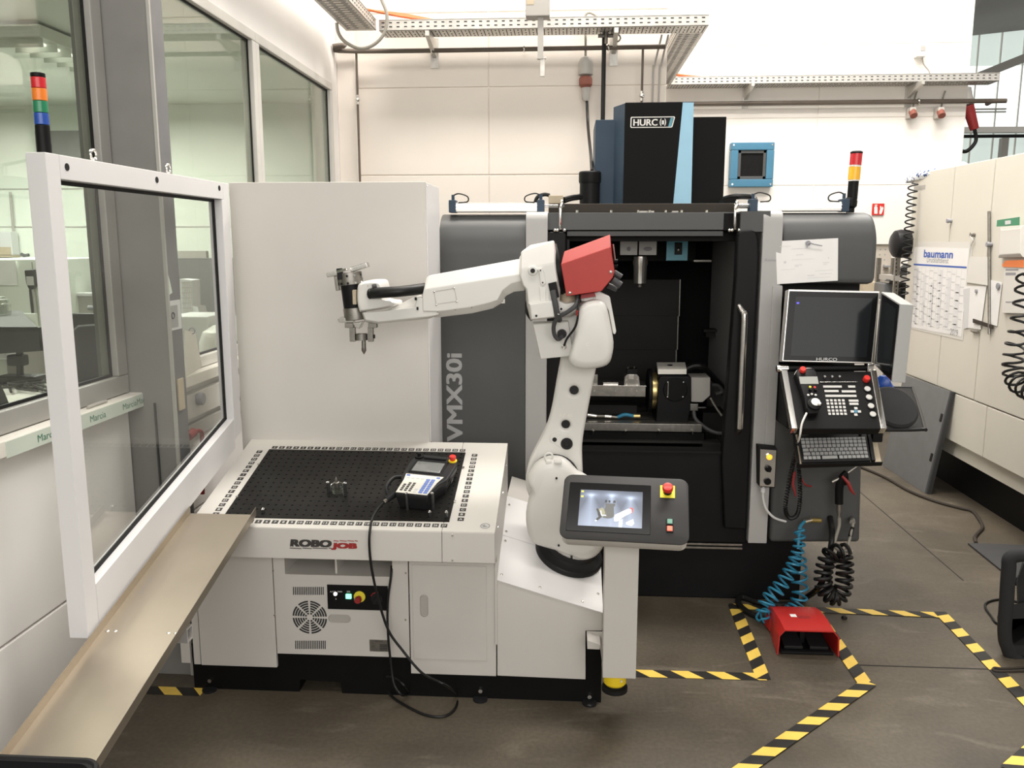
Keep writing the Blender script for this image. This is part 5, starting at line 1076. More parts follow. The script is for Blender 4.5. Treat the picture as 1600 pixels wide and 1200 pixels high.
mk('inspection_glass', G().box(PY(1043.6, 600, 4.65).x, PY(1044.6, 600, 4.65).x, 4.648, 4.652, PY(1044, 618, 4.65).z, PY(1044, 598, 4.65).z), 'dull_steel', rt, False)
g = G(); g.prism(ppoly([(1029, 577), (1073, 577), (1070, 564), (1026, 564)], 4.70), (0, .10, 0)); A = PY(1028, 577, 4.66); q = [PY(1028, 577, 4.66), PY(1073, 577, 4.66), PY(1070.5, 566, 4.84), PY(1026, 566, 4.84)]
mk('beige_top', G().prism(q, (0, .0, -.028), .002), 'ivory', rt); mk('top_spacer', G().box(PY(1029, 582, 4.69).x, PY(1070, 582, 4.69).x, 4.69, 4.86, PY(1050, 590, 4.69).z, PY(1050, 580, 4.69).z), 'satin_black', rt, False)
p = (q[0]+q[2])/2+V((0, 0, .003)); mk('top_knob', G().sph(p+V((-.01, 0, 0)), .010, (1.6, 1, .5)), 'rubber', rt)
p0 = PY(1011.5, 610, 4.80); mk('face_plate', G().cyl(p0, p0+V((.020, 0, 0)), .125, n=40, bev=.003), 'satin_black', rt)
mk('brass_ring', G().cyl(p0+V((.021, 0, 0)), p0+V((.050, 0, 0)), .105, n=36), 'brass', rt); mk('rear_flange', G().cyl(p0+V((.050, 0, 0)), p0+V((.075, 0, 0)), .12, n=36), 'satin_black', rt)
g = G(); g.prism(ppoly([(1080, 590), (1110, 590), (1109.5, 618), (1098, 628.5), (1080, 628)], 4.70), (0, .16, 0), .003); mk('motor_box', g, 'plastic_grey', rt)
g = G(); pbox(g, 1076, 631, 1091, 642, 4.70, .05, .003); mk('air_fitting', g, 'dull_steel', rt); mk('fitting_tip', G().cyl(PY(1091, 637, 4.71), PY(1103, 637, 4.71), .006, n=8), 'bright_steel', rt)
mk('cable', G().tube(smoothpath([PY(a, b, y) for a, b, y in ((1072, 577, 4.85), (1085, 572, 4.85), (1098, 574, 4.85), (1112, 588, 4.9), (1128, 606, 5.0), (1135, 625, 5.1))], 6), .020, 10), 'hose_black', rt)
mk('cable', G().tube(smoothpath([PY(a, b, y) for a, b, y in ((1084, 642, 4.70), (1086, 653, 4.68), (1094, 662, 4.66), (1108, 672, 4.62), (1122, 677, 4.6), (1135, 676, 4.6))], 6), .011, 8), 'hose_grey', rt)
mk('cable', G().tube(smoothpath([PY(a, b, y) for a, b, y in ((1112, 602, 4.8), (1122, 603, 4.8), (1128, 612, 4.8), (1118, 616, 4.8))], 6), .012, 8), 'hose_grey', rt)
mk('spray_tube', G().tube([PY(1110, 622, 4.65), PY(1118, 636, 4.62), PY(1128, 650, 4.58)], .006, 8), 'dull_steel', rt)
tl_ = thing('trunnion_beam', 'grey clamping beam with vises reaching left from the rotary unit', 'fixture', PY(960, 618, 4.74))
g = G(); pbox(g, 872, 603, 1009, 619.5, 4.72, .16, .003); mk('beam_body', g, 'dull_steel', tl_)
g = G(); pbox(g, 872, 602, 1010, 604, 4.715, .17, .001); mk('beam_edge', g, 'steel', tl_)
for a, b in ((929, 610.5), (954, 607), (962, 611), (987, 607.5), (995, 611)): p = PY(a, b, 4.719); mk('screw', G().cyl(p, p+V((0, .003, 0)), .0035, n=8), 'bright_steel', tl_)
mk('beam_post', G().box(PY(878, 640, 4.76).x, PY(898, 640, 4.76).x, 4.75, 4.85, zt_, PY(885, 620, 4.75).z, .004), 'dull_steel', tl_)
zb_ = PY(985, 602, 4.74).z
vs_ = thing('machine_vise', 'dark clamping vise on top of the grey beam beside the rotary unit', 'vise', PY(987, 602, 4.74))
g = G(); g.prism(ppoly([(975, 602), (976, 589), (980, 585), (995, 585), (998.5, 589), (1000, 602)], 4.735), (0, .09, 0), .002); mk('vise_body', g, 'dull_steel', vs_)
g = G(); pbox(g, 980, 577, 996, 586, 4.745, .07, .002); mk('vise_jaw', g, 'satin_black', vs_); g = G(); pbox(g, 982, 585, 990.5, 593, 4.730, .01, .001); mk('jaw_insert', g, 'bright_steel', vs_)
for a in (981.5, 991): p = PY(a, 576.5, 4.77); mk('jaw_screw', G().cyl(p, p+V((0, 0, .014)), .006, n=8), 'bright_steel', vs_)
for a, b in ((979, 593.5), (996, 593), (979, 600), (995.5, 600)): p = PY(a, b, 4.7335); mk('screw', G().cyl(p, p+V((0, .003, 0)), .004, n=8), 'bright_steel', vs_)
g = G(); pbox(g, 925, 585, 934, 602, 4.74, .09, .003); v2 = thing('machine_vise', 'clamping vise half hidden by the robot arm on the grey beam', 'vise', PY(930, 602, 4.74)); mk('vise_body', g, 'dull_steel', v2)
g = G(); pbox(g, 942.5, 597.5, 966, 602, 4.74, .08, .001); pp = tag(mk('clamp_plate', g, 'steel'), 'flat light steel plate between the two vises on the grey beam', 'plate')
hl = thing('hose_clip', 'small blue hose with brass fitting lying on the machine table', 'hose', PY(980, 655, 4.70))
mk('hose_run', G().tube(smoothpath([PY(965, 652, 4.72), PY(976, 648, 4.72), (PY(990, 650, 4.72))], 6), .010, 8), 'blue_hose', hl); mk('brass_end', G().cyl(PY(990, 650, 4.72), PY(1000, 650, 4.72), .012, n=10), 'brass', hl)
mk('steel_end', G().cyl(PY(918, 648, 4.72), PY(932, 650, 4.72), .011, n=10).cyl(PY(945, 650, 4.72), PY(955, 651, 4.72), .011, n=10), 'bright_steel', hl); mk('dark_joint', G().cyl(PY(932, 650, 4.72), PY(945, 650, 4.72), .008, n=8).cyl(PY(955, 651, 4.72), PY(965, 652, 4.72), .008, n=8), 'dull_steel', hl)
g = G()
for k in range(3): g.tube(smoothpath([PY(1158-5*k, 520+8*k, 5.2), PY(1143-4*k, 570, 5.3), PY(1130-3*k, 620, 5.3), PY(1118+6*k, 650, 5.1)], 6), .012, 8)
mk('cabin_hoses', g, 'hose_black', mill, kind='stuff')
g = G(); pbox(g, 1098, 645, 1135, 675, 4.9, .2); mk('hose_box', g, 'interior_panel', mill)
# spindle column above the roof
YH = 4.95
g = G()
hx = lambda a, b, y=YH: PY(a, b, y)
A = hx(978.5, 160); Bq = hx(1083, 160); zt0 = A.z; zl = 1.99
xl, xr = A.x, hx(1066, 320).x + .0
cx0, cx1 = hx(975, 240).x, hx(1081, 240).x
mk('column_front', G().box(cx0, cx1, YH, YH+.5, zl, zt0, .004), 'machine_charcoal', mill)
bs_ = G(); bs_.prism([hx(1067, 160, YH-.003), hx(1084, 160, YH-.003), hx(1080, 318, YH-.003), hx(1052, 318, YH-.003)], (0, .003, 0)); mk('blue_stripe', bs_, 'sky_blue', mill, False)
q0 = V((cx0-.0005, YH+.012, 0)); q1 = PY(958, 200, YH+.18); mk('bevel_side', G().prism([(cx0, YH+.012, zl), (q1.x, YH+.17, zl), (q1.x, YH+.17, zt0-.0), (cx0, YH+.012, zt0-.003)], (.05, .1, 0)), 'machine_blue_grey', mill, False)
z2 = PY(945, 187, YH+.15).z; x2 = PY(930, 230, YH+.15).x
mk('column_side', G().box(x2, q1.x+.01, YH+.15, YH+.6, zl, z2, .003), 'machine_blue_grey', mill)
x3 = PY(1133, 240, YH+.04).x; z3 = PY(1110, 182.5, YH+.04).z
mk('column_right', G().box(cx1, x3, YH+.04, YH+.55, zl, z3, .003), 'machine_charcoal', mill)
c = PY(921.5, 300, YH+.05); zt1 = PY(921, 268, YH+.05).z
mt_ = mk('motor', G().lathe((c.x, YH+.05, 1.99), UZ, [(.058, 0), (.058, zt1-1.99-.065)], 24), 'satin_black', mill); mk('motor_cap', G().lathe((c.x, YH+.05, zt1-.065), UZ, [(.062, 0), (.064, .01), (.064, .058), (.058, .065)], 24), 'satin_black', mill)
# badge on the column
f2 = lambda a, b, d=.0012: PY(a, b, YH-d)
def poly_ring(g, out, inn, d):
    n = len(out); g.add([f2(a, b, d) for a, b in out] + [f2(a, b, d) for a, b in inn], [(k, (k+1) % n, n+(k+1) % n, n+k) for k in range(n)])
bd = mk('badge_plate', G().prism([f2(a, b, .0004) for a, b in ((987, 199), (985.5, 197.5), (985.5, 184.5), (987, 183), (1054, 182.2), (1050, 198.5))], (0, -.0004, 0)), 'satin_black', mill, False)
g = G(); poly_ring(g, [(986, 199.8), (984.8, 198), (985.4, 184), (986.6, 182.6), (1053.5, 181.8), (1054.8, 183.2), (1050.6, 198.4), (1049, 199.3)], [(987.4, 198.6), (986.4, 197.6), (986.9, 184.8), (987.6, 184), (1052.4, 183.2), (1053, 184), (1049.2, 197.4), (1048.4, 198.1)], .0012); gtext(g, 'HURC', f2(1008.5, 191.3), UX, UZ, .036, f2(1027.5, 190).x-f2(989.5, 190).x, bold=.04)
N = 20; gtext(g, '(', f2(1032.2, 191, .0012), UX, UZ, .040, .010, .03); gtext(g, ')', f2(1039.3, 191, .0012), UX, UZ, .040, .010, .03)
mk('lettering', g, 'label_white', bd, False)
p = f2(1035.8, 191.2); mk('letter_dot', G().box(p.x-.007, p.x+.007, YH-.0012, YH-.001, p.z-.011, p.z+.011), 'paper_grey', bd, False)
g = G(); g.add([f2(a, b, .0013) for a, b in ((1044, 198), (1048.5, 198), (1052.3, 183.8), (1048, 183.9))], [(0, 1, 2, 3)]); mk('badge_corner', g, 'teal_blue', bd, False)
# hoses and small gear on the roof
g = G(); pbox(g, 857, 305, 880, 318, 4.6, .12, .004); mk('sensor_box', g, 'tan', mill)
mk('roof_hose', G().tube(smoothpath([PY(836, 317, 4.6), PY(840, 308, 4.6), PY(850, 304, 4.6), PY(858, 305, 4.62)], 6), .010, 8), 'hose_black', mill)
for k in range(2): mk('roof_hose', G().tube(smoothpath([PY(881, 311+4*k, 4.64), PY(893, 308+3*k, 4.7), PY(908, 306+3*k, 4.9)], 6), .011, 8), 'hose_black', mill)
g = G(); g.prism(ppoly([(1131, 318), (1131, 311), (1150, 308), (1151, 319)], 4.5), (0, .15, 0)); mk('roof_block', g, 'machine_charcoal', mill, False)
mk('roof_hose', G().tube(smoothpath([PY(1132, 311, 4.8), PY(1150, 307, 4.7), PY(1176, 308, 4.7), PY(1178, 314, 4.6)], 6), .016, 8), 'hose_black', mill)
# paper held by magnet on the right cover
pa = thing('drawing_sheet', 'white drawing sheet stuck on the grey cover above the control screen', 'paper', PY(1261, 410, YM-.03))
q = [PY(1214, 444, YM-.022), PY(1309, 438.5, YM-.022), PY(1309.5, 372, YM-.016), PY(1212, 377, YM-.018)]
mk('sheet', G().prism(q, (0, -.001, 0)), 'paper', pa, False)
su = lambda u, v: q[0].lerp(q[1], u).lerp(q[3].lerp(q[2], u), v)+V((0, -.0017, 0))
g = G()
for u0, u1, v, h in ((.06, .24, .87, .008), (.25, .55, .80, .010), (.32, .44, .66, .012), (.25, .62, .55, .006), (.12, .16, .50, .05), (.30, .42, .42, .012), (.30, .36, .39, .012), (.75, .86, .44, .012), (.76, .82, .40, .012), (.07, .30, .33, .006), (.62, .92, .26, .008), (.50, .62, .16, .016), (.70, .90, .18, .01), (.50, .88, .10, .006), (.84, .855, .55, .03)):
    g.add([su(u0, v-h/2), su(u1, v-h/2), su(u1, v+h/2), su(u0, v+h/2)], [(0, 1, 2, 3)])
mk('print', g, 'paper_grey', pa, False)
p = PY(1263, 380, YM-.03); mg = thing('magnet_clip', 'small grey magnet with a wire holding the drawing sheet', 'magnet', p); mk('magnet', G().cyl(p, p+V((0, .006, 0)), .012, n=14), 'ink_grey', mg); mk('wire', G().tube(smoothpath([p+V((-.005, -.003, -.02)), p+V((0, -.004, 0)), p+V((.03, -.003, -.005)), p+V((.065, -.002, -.012))], 5), .0025, 6), 'ink_grey', mg)
# signal tower on the right
c = PY(1329, 318, 4.36)
tw = thing('signal_tower', 'red and amber signal tower on the top right corner of the grey machine', 'signal light', (c.x, c.y, 2.0))
zz = lambda b: PY(1332, b, 4.36).z
mk('tower_base', G().lathe((c.x, c.y, 1.995), UZ, [(.020, 0), (.020, .02), (.030, .03), (.032, .055), (.022, .072)], 18), 'satin_black', tw)
mk('tower_stem', G().cyl((c.x+.006, c.y, zz(312)), (c.x+.008, c.y, zz(283)), .0245, n=20), 'satin_black', tw)
mk('amber_lens', G().cyl((c.x+.008, c.y, zz(281)), (c.x+.010, c.y, zz(261)), .028, n=20), 'amber', tw); mk('clear_band', G().cyl((c.x+.008, c.y, zz(283)), (c.x+.008, c.y, zz(281)), .027, n=20).cyl((c.x+.010, c.y, zz(261)), (c.x+.011, c.y, zz(258)), .027, n=20), 'lens_clear', tw)
mk('red_lens', G().cyl((c.x+.011, c.y, zz(258)), (c.x+.013, c.y, zz(240)), .028, n=20), 'lens_red', tw); mk('cap', G().lathe((c.x+.013, c.y, zz(240)), UZ, [(.029, 0), (.029, .008), (.02, .013)], 20), 'satin_black', tw)
# ================================================================ CONTROL CONSOLE OF THE MACHINING CENTRE
con = thing('control_console', 'black control console with two monitors on the right of the grey machine', 'control console', PY(1300, 600, 3.95))
q = [PY(1222, 565, 3.88), PY(1363, 568, 3.88), PY(1375, 455, 3.93), PY(1232, 452, 3.93)]
n_ = nrm((q[1]-q[0]).cross(q[3]-q[0])); q2 = lambda u, v, z=0: q[0].lerp(q[1], u).lerp(q[3].lerp(q[2], u), v) + n_*z
Q = lambda u0, u1, v0, v1, z: [q2(u0, v0, z), q2(u1, v0, z), q2(u1, v1, z), q2(u0, v1, z)]
sc_ = mk('main_monitor', G().prism(Q(0, 1, 0, 1, -.06), n_*.06, .004), 'alu_profile', con)
mk('monitor_bezel', G().prism(Q(.012, .985, .018, .975, 0), n_*.003, .001), 'screen_bezel', sc_)
mk('monitor_glass', G().prism(Q(.085, .925, .085, .90, .003), n_*.0006), 'screen_glass', sc_, False)
g = G(); gtext(g, 'HURCO', q2(.49, .045, .0042), q[1]-q[0], q[3]-q[0], .014, .092, .01); mk('lettering', g, 'paper_grey', sc_, False)
mat('screen_cursor', (.05, .04, .5), .3, emit=(.10, .06, .9), estr=.8)
mk('cursor', G().prism(Q(.100, .128, .80, .825, .0038), n_*.0003), 'screen_cursor', sc_, False)
w = [PY(1366, 570, 3.88), PY(1393.5, 597, 3.62), PY(1406.5, 475, 3.66), PY(1377, 456, 3.92)]
n2 = nrm((w[1]-w[0]).cross(w[3]-w[0])); 
if n2.x > 0: n2 = -n2
w2 = lambda u, v, z=0: w[0].lerp(w[1], u).lerp(w[3].lerp(w[2], u), v) + n2*z
W_ = lambda u0, u1, v0, v1, z: [w2(u0, v0, z), w2(u1, v0, z), w2(u1, v1, z), w2(u0, v1, z)]
wg_ = mk('wing_monitor', G().prism(W_(0, 1, 0, 1, -.055), n2*.055, .003), 'console_grey', con)
mk('monitor_bezel', G().prism(W_(.02, .97, .012, .98, 0), n2*.002), 'screen_bezel', wg_, False); mk('monitor_glass', G().prism(W_(.10, .86, .08, .91, .002), n2*.001), 'screen_glass', wg_, False)
# hinge bar and sloping key panel
a, b = PY(1216, 576, 3.90), PY(1362, 575, 3.90); mk('hinge_bar', G().cyl(a, b, .014, n=14), 'satin_black', con)
mk('hinge_cap', G().cyl(a+V((-.008, 0, 0)), a+V((.045, 0, 0)), .017, n=16, bev=.003), 'bright_steel', con); mk('hinge_cap', G().obox(PY(1361, 575, 3.875), UX, UZ, -UY, .032, .042, .05, .006), 'bright_steel', con)
k = [PY(1238, 670, 3.66), PY(1378, 670, 3.66), PY(1362, 580, 3.875), PY(1222, 580, 3.875)]
nk = nrm((k[1]-k[0]).cross(k[3]-k[0])); kf = lambda u, v, z=0: k[0].lerp(k[1], u).lerp(k[3].lerp(k[2], u), v) + nk*z
kr = nrm(k[1]-k[0]); ku = nrm(k[3]-k[0]); kw = (k[1]-k[0]).length; kh = (k[3]-k[0]).length
kp = mk('key_panel', G().prism([kf(.0, 0, -.04), kf(1, 0, -.04), kf(1, 1, -.04), kf(0, 1, -.04)], nk*.04, .004), 'satin_black', con)
for u in (-.015, .975): mk('side_rail', G().prism([kf(u, -.02, -.03), kf(u+.07, -.02, -.03), kf(u+.07, 1.0, -.03), kf(u, 1.0, -.03)], nk*.042, .004), 'bright_steel', con)
KX = lambda a, b: (lambda p: ((p-k[0]).dot(kr)/kw, (p-k[0]).dot(ku)/kh))(PP(a, b, k[0], nk))
def kbox(name, a, b, wd, hg, mt, z=.004, par=None):
    p = PP(a, b, k[0], nk); return mk(name, G().obox(p+nk*z, kr, ku, nk, wd, hg, z, .0008 if wd > .008 else 0), mt, par or kp)
def kcyl(name, a, b, r, h, mt, n=16): p = PP(a, b, k[0], nk); return mk(name, G().lathe(p, nk, [(r, 0), (r, h*.8), (r*.85, h)], n), mt, kp)
g = G()
def kb_(g, a, b, wd, hg): p = PP(a, b, k[0], nk); g.obox(p+nk*.003, kr, ku, nk, wd, hg, .003)
for j, yb in enumerate((626, 631, 636.5, 642, 647)):
    for i in range(5): kb_(g, 1292.5+i*6.2+j*.9, yb, .011, .011)
for x0, x1, yb in ((1286, 1315, 604.5), (1325, 1336, 604.5), (1288, 1310, 611.5), (1315, 1337, 612), (1289.5, 1338, 619), (1326, 1341, 626.5), (1327, 1341, 631.5)):
    n = max(2, int((x1-x0)/4.6))
    for i in range(n): kb_(g, x0+(x1-x0)*(i+.5)/n, yb, (x1-x0)/n*.0028, .011)
mk('keys', g, 'key_light', kp, False, kind='stuff')
for s, (dx, dy) in enumerate(((0, -5), (0, 5), (-5.5, 0), (5.5, 0))): kbox('arrow_key', 1337+dx, 643.5+dy, .014, .012, 'key_light')
kcyl('centre_key', 1337, 643.5, .0085, .005, 'vent_blue')
for a, b in ((1355, 608.5), (1357.5, 621.5), (1360.5, 635), (1363.5, 648)): kcyl('round_button', a, b, .0135, .008, 'key_light'); kcyl('button_ring', a, b, .016, .004, 'satin_black')
kcyl('stop_button', 1353, 594, .0145, .022, 'red_cap'); kbox('tool_slot', 1310, 597.5, .165, .003, 'bright_steel')
for a in (1287.5, 1299, 1310.5): kcyl('toggle', a, 591.5, .006, .018, 'bright_steel', 10)
mk('panel_lip', G().prism([kf(.0, -.02, -.035), kf(1, -.02, -.035), kf(1, .0, -.002), kf(0, .0, -.002)], ku*.008), 'satin_black', con, False)
# keyboard in its tray
t = [PY(1253, 722, 3.70), PY(1361, 719, 3.70), PY(1354, 676, 3.84), PY(1246, 678, 3.84)]
nt_ = nrm((t[1]-t[0]).cross(t[3]-t[0])); tf = lambda u, v, z=0: t[0].lerp(t[1], u).lerp(t[3].lerp(t[2], u), v) + nt_*z
tyr = nrm(t[1]-t[0]); tyu = nrm(t[3]-t[0]); tw_ = (t[1]-t[0]).length; th_ = (t[3]-t[0]).length
tr_ = mk('keyboard_tray', G().prism([tf(-.06, -.03, -.02), tf(1.16, -.03, -.02), tf(1.14, 1.05, -.02), tf(-.05, 1.05, -.02)], nt_*.006), 'tan', con, False)
mk('tray_edge', G().prism([tf(-.07, -.05, -.03), tf(1.17, -.05, -.03), tf(1.17, -.02, -.03), tf(-.07, -.02, -.03)], nt_*.022).prism([tf(-.07, -.02, -.02), tf(-.03, -.02, -.02), tf(-.03, 1.05, -.02), tf(-.07, 1.05, -.02)], nt_*.018).prism([tf(1.01, -.02, -.014), tf(1.06, -.02, -.014), tf(1.06, 1.05, -.014), tf(1.01, 1.05, -.014)], nt_*.018), 'satin_black', con, False, kind='stuff')
kyb = thing('keyboard', 'black computer keyboard in the pull out tray under the key panel', 'keyboard', tf(.5, .5, -.014))
mk('keyboard_body', G().prism([tf(0, 0, -.0135), tf(1, 0, -.0135), tf(1, 1, -.0135), tf(0, 1, -.0135)], nt_*.0135, .003), 'plastic_dark', kyb)
cl_ = {}
rows = [(.83-.136*j) for j in range(6)]
for j, v in enumerate(rows):
    n = 15; x = .03; ws = [1]*15
    if j == 5: ws = [1, 1, 1, 1, 4.2, 1, 1, 1, 1, 1, .9, .9][:12]
    elif j in (3, 4): ws = [1.6] + [1]*11 + [1.5, .95]
    if j == 4: ws = [1.9] + [1]*10 + [1.1, 1, 1]
    sm = sum(ws); y = v - (.02 if j == 0 else 0)
    for wd in ws:
        w0 = wd/sm*.94; m_ = 'key_grey'
        mk('key', G().obox(tf(x+w0/2, y-.02, .004), tyr, tyu, nt_, w0*tw_*.84, (.062 if j == 0 else .098)*th_, .004), m_, kyb, False); x += w0
g = G(); gx_ = random.Random(3)
for j, v in enumerate(rows[:5]):
    for i in range(14): gtext(g, 'ESCQWERTZUIOPASDFGHJKLYXCVBNM1234567890'[gx_.randrange(38)], tf(.055+i*.0655+.008*(j % 2), v-.01-(.015 if j == 0 else 0), .0046), tyr, tyu, .0042)
mk('key_legends', g, 'key_light', kyb, False, kind='stuff')
mk('trackball', G().sph(tf(.90, .92, .002), .007), 'satin_black', kyb); mk('badge', G().obox(tf(.10, .95, .0006), tyr, tyu, nt_, .035, .006, .0006), 'key_dark', kyb, False)
mk('arm_block', G().obox(PY(1372, 683, 3.80), UX, UZ, -UY, .045, .05, .08, .006), 'satin_black', con)
mk('support_arm', G().box(PY(1230, 620, 4.0).x, PY(1330, 620, 4.0).x, 3.98, 4.35, .98, 1.25, .01), 'matt_black', con)
mk('monitor_back', G().box(PY(1240, 510, 4.0).x, PY(1350, 510, 4.0).x, 3.99, 4.32, 1.34, 1.58, .01), 'matt_black', con)
# hand wheel pendant hanging on the key panel
jp = thing('hand_wheel_pendant', 'small black hand wheel unit with red stop button on the key panel', 'pendant', PP(1263, 615, k[0], nk))
O_ = lambda a, b, z: PP(a, b, k[0], nk) + nk*z
ol = [(1240, 590), (1244, 583.5), (1267, 582.5), (1273, 588), (1276, 612), (1277, 630), (1278.5, 644), (1274, 652), (1262, 653), (1256, 646), (1253, 628), (1248, 612)]
mk('pendant_body', G().loft([[O_(a, b, .001) for a, b in ol], [O_(a, b, .035) for a, b in ol], [O_(a*.93+1261*.07, b*.93+617*.07, .040) for a, b in ol]]), 'satin_black', jp)
def jc(name, a, b, r, z0, h, mt): mk(name, G().lathe(O_(a, b, z0), nk, [(r, 0), (r, h*.8), (r*.85, h)], 18), mt, jp)
jc('stop_button', 1250.5, 587.5, .014, .040, .018, 'red_cap'); jc('hand_wheel', 1269, 640, .030, .040, .012, 'satin_black'); jc('wheel_face', 1270, 638.5, .019, .052, .004, 'label_white'); jc('wheel_knob', 1275, 642.5, .0075, .056, .010, 'label_white')
mk('display', G().obox(O_(1260.5, 602.5, .0425), kr, ku, nk, .080, .040, .003, .001), 'lcd', jp)
for a, b, mt in ((1262.5, 613, 'yellow_bright'), (1269.5, 613.5, 'red_cap'), (1259.5, 625.5, 'key_light'), (1271, 625.5, 'key_light'), (1265, 624, 'key_light')): jc('button', a, b, .0055, .040, .004, mt)
jc('axis_knob', 1262.5, 618, .007, .040, .012, 'satin_black'); jc('step_knob', 1270.5, 618, .007, .040, .012, 'satin_black')
mk('grip_wire', G().tube(smoothpath([O_(1240, 590, .02), O_(1246, 583.5, .03), O_(1266, 582.2, .03), O_(1272, 587, .02)], 5), .003, 6), 'alu_profile', jp)
mk('lead', G().tube(smoothpath([O_(1258, 651, .03), PY(1253, 662, 3.66), PY(1250, 680, 3.66), PY(1247, 690, 3.72)], 5), .0045, 8), 'label_white', jp)
# round cushion on the side tray
tray_ = thing('side_tray', 'black side tray with rounded wire rim right of the key panel', 'tray', PY(1400, 668, 3.95))
zt_ = 1.02; A, B2, C2, D2 = PZ(1376, 672, zt_), PZ(1446, 671, zt_), PZ(1426, 606, zt_), PZ(1372, 606, zt_)
mk('tray_plate', G().prism([A, B2, C2, D2], (0, 0, -.006)), 'matt_black', tray_, False); mk('tray_rim', G().tube(smoothpath([A, A.lerp(B2, .9), B2.lerp(C2, .08), B2.lerp(C2, .9), C2.lerp(D2, .1), D2], 5), .008, 8), 'plastic_dark', tray_)
cu_ = thing('round_cushion', 'round black padded disc leaning on the side tray of the console', 'pad', PZ(1408, 640, zt_+.01))
c = PZ(1407, 637, zt_+.025); rr_ = (PZ(1443, 637, zt_+.025)-c).length; pa_ = nrm(V((.12, -.72, .70))); rr_ = .112; c = PZ(1410, 668, zt_+.012) + nrm(UZ-pa_*pa_.z)*rr_; mk('pad_body', G().lathe(c-pa_*.02, pa_, [(rr_*.93, 0), (rr_, .008), (rr_*.99, .018), (rr_*.9, .026), (.01, .030)], 40), 'fabric_black', cu_)
bl_ = thing('blue_cloth', 'crumpled blue cloth behind the wing monitor above the side tray', 'cloth', PY(1380, 590, 3.98)); g = G()
rnd = random.Random(5)
c = PY(1381, 594, 4.02); g.loft([[c+V((.05*math.cos(t)*rnd.uniform(.6, 1.2)*s, .04*math.sin(t)*rnd.uniform(.6, 1.2)*s, h)) for t in [2*math.pi*i/12 for i in range(12)]] for s, h in ((.8, -.055), (1, -.03), (.8, 0), (.5, .02))]); mk('cloth_body', g, 'lens_blue', bl_)
# lamp and switch box on the trim
sb = thing('switch_box', 'metal switch box with lit amber lamp and two knobs under the console', 'switch box', PY(1200, 730, 4.10))
g = G(); g.prism(ppoly([(1185, 697), (1214, 700), (1211, 763), (1186, 760)], 4.105), (0, .06, 0), .003); mk('box_body', g, 'matt_black', sb)
g = G(); g.prism(ppoly([(1188, 702), (1213, 703.5), (1210, 761), (1187, 759.5)], 4.099), (0, .006, 0), .001); fp = mk('face_plate', g, 'steel', sb)
p = PY(1201.5, 713.5, 4.098); mk('lit_lamp', G().lathe(p, (0, -1, 0), [(.014, 0), (.014, .012), (.010, .02), (.003, .023)], 18), 'glow_amber', sb); mk('lamp_ring', G().lathe(p, (0, -1, 0), [(.017, 0), (.017, .005), (.014, .006)], 18), 'bright_steel', sb)
p = PY(1200, 732, 4.098); mk('rotary_switch', G().lathe(p, (0, -1, 0), [(.016, 0), (.016, .01), (.012, .012)], 18).obox(p+V((0, -.024, 0)), (1, 0, .6), (-.6, 0, 1), (0, -1, 0), .008, .028, .014), 'satin_black', sb)
p = PY(1199, 752, 4.098); mk('push_button', G().lathe(p, (0, -1, 0), [(.017, 0), (.017, .008), (.014, .01), (.013, .006)], 18), 'satin_black', sb)
mk('box_cable', G().tube(smoothpath([PY(1193, 760, 4.12), PY(1192, 775, 4.12), PY(1197, 795, 4.12), PY(1210, 809, 4.12), PY(1228, 815, 4.13)], 6), .006, 8), 'paper_grey', sb)
mk('cable_gland', G().cyl(PY(1192.5, 762, 4.12), PY(1192, 769, 4.12), .012, n=12), 'paper_grey', sb)
# coiled black cord loop with red strap
cc = thing('coiled_cord', 'black coiled cord hanging in a loop below the keyboard tray', 'cord', PY(1236, 760, 4.05))
pth = smoothpath([PY(a, b, y) for a, b, y in ((1247, 690, 3.74), (1244, 705, 3.95), (1238, 730, 4.06), (1231, 765, 4.08), (1227, 795, 4.09), (1233, 809, 4.09), (1244, 806, 4.09), (1249, 790, 4.09), (1250, 760, 4.09), (1248, 730, 4.10), (1246, 700, 4.14))], 8)
mk('cord_run', G().tube(helix(pth, .0075, 75, 8), .0042, 5), 'hose_black', cc)
rs = thing('red_strap', 'red plastic strap hanging behind the black coiled cord', 'strap', PY(1241, 757, 4.12)); g = G(); g.prism(ppoly([(1239, 737), (1244, 737), (1241, 755), (1245, 775), (1243, 777), (1237, 757)], 4.115), (0, .008, 0), .001); mk('strap_body', g, 'dark_red', rs)
mk('strap_tail', G().tube(smoothpath([PY(1252, 747, 4.12), PY(1258, 757, 4.12), PY(1268, 760, 4.14)], 5), .004, 6), 'dark_red', rs)
# air gun on the lower panel
ag = thing('air_gun', 'black air blow gun with red lever hanging on the grey lower panel', 'air gun', PY(1315, 750, 4.05))
YG = 4.09
mk('gun_grip', G().tube([PY(1311, 787, YG), PY(1311, 765, YG), PY(1313, 752, YG-.01), PY(1319, 743, YG-.01)], .020, 12), 'satin_black', ag)
g = G(); g.prism(ppoly([(1312, 746), (1322, 736), (1326, 739), (1327, 757), (1318, 760)], YG-.02), (0, .03, 0), .005); mk('gun_body', g, 'satin_black', ag)
mk('nozzle', G().tube([PY(1300, 753, YG-.01), PY(1313, 747, YG-.01), PY(1330, 735, YG-.01), PY(1343, 726, YG-.015)], .006, 8, rs=[.007, .010, .008, .005]), 'dull_steel', ag)
mk('lever', G().tube([PY(1316, 744, YG-.035), PY(1325, 754, YG-.045), PY(1330, 766, YG-.045), PY(1335.5, 773, YG-.04)], .007, 8, rs=[.006, .009, .008, .003]), 'dark_red', ag)
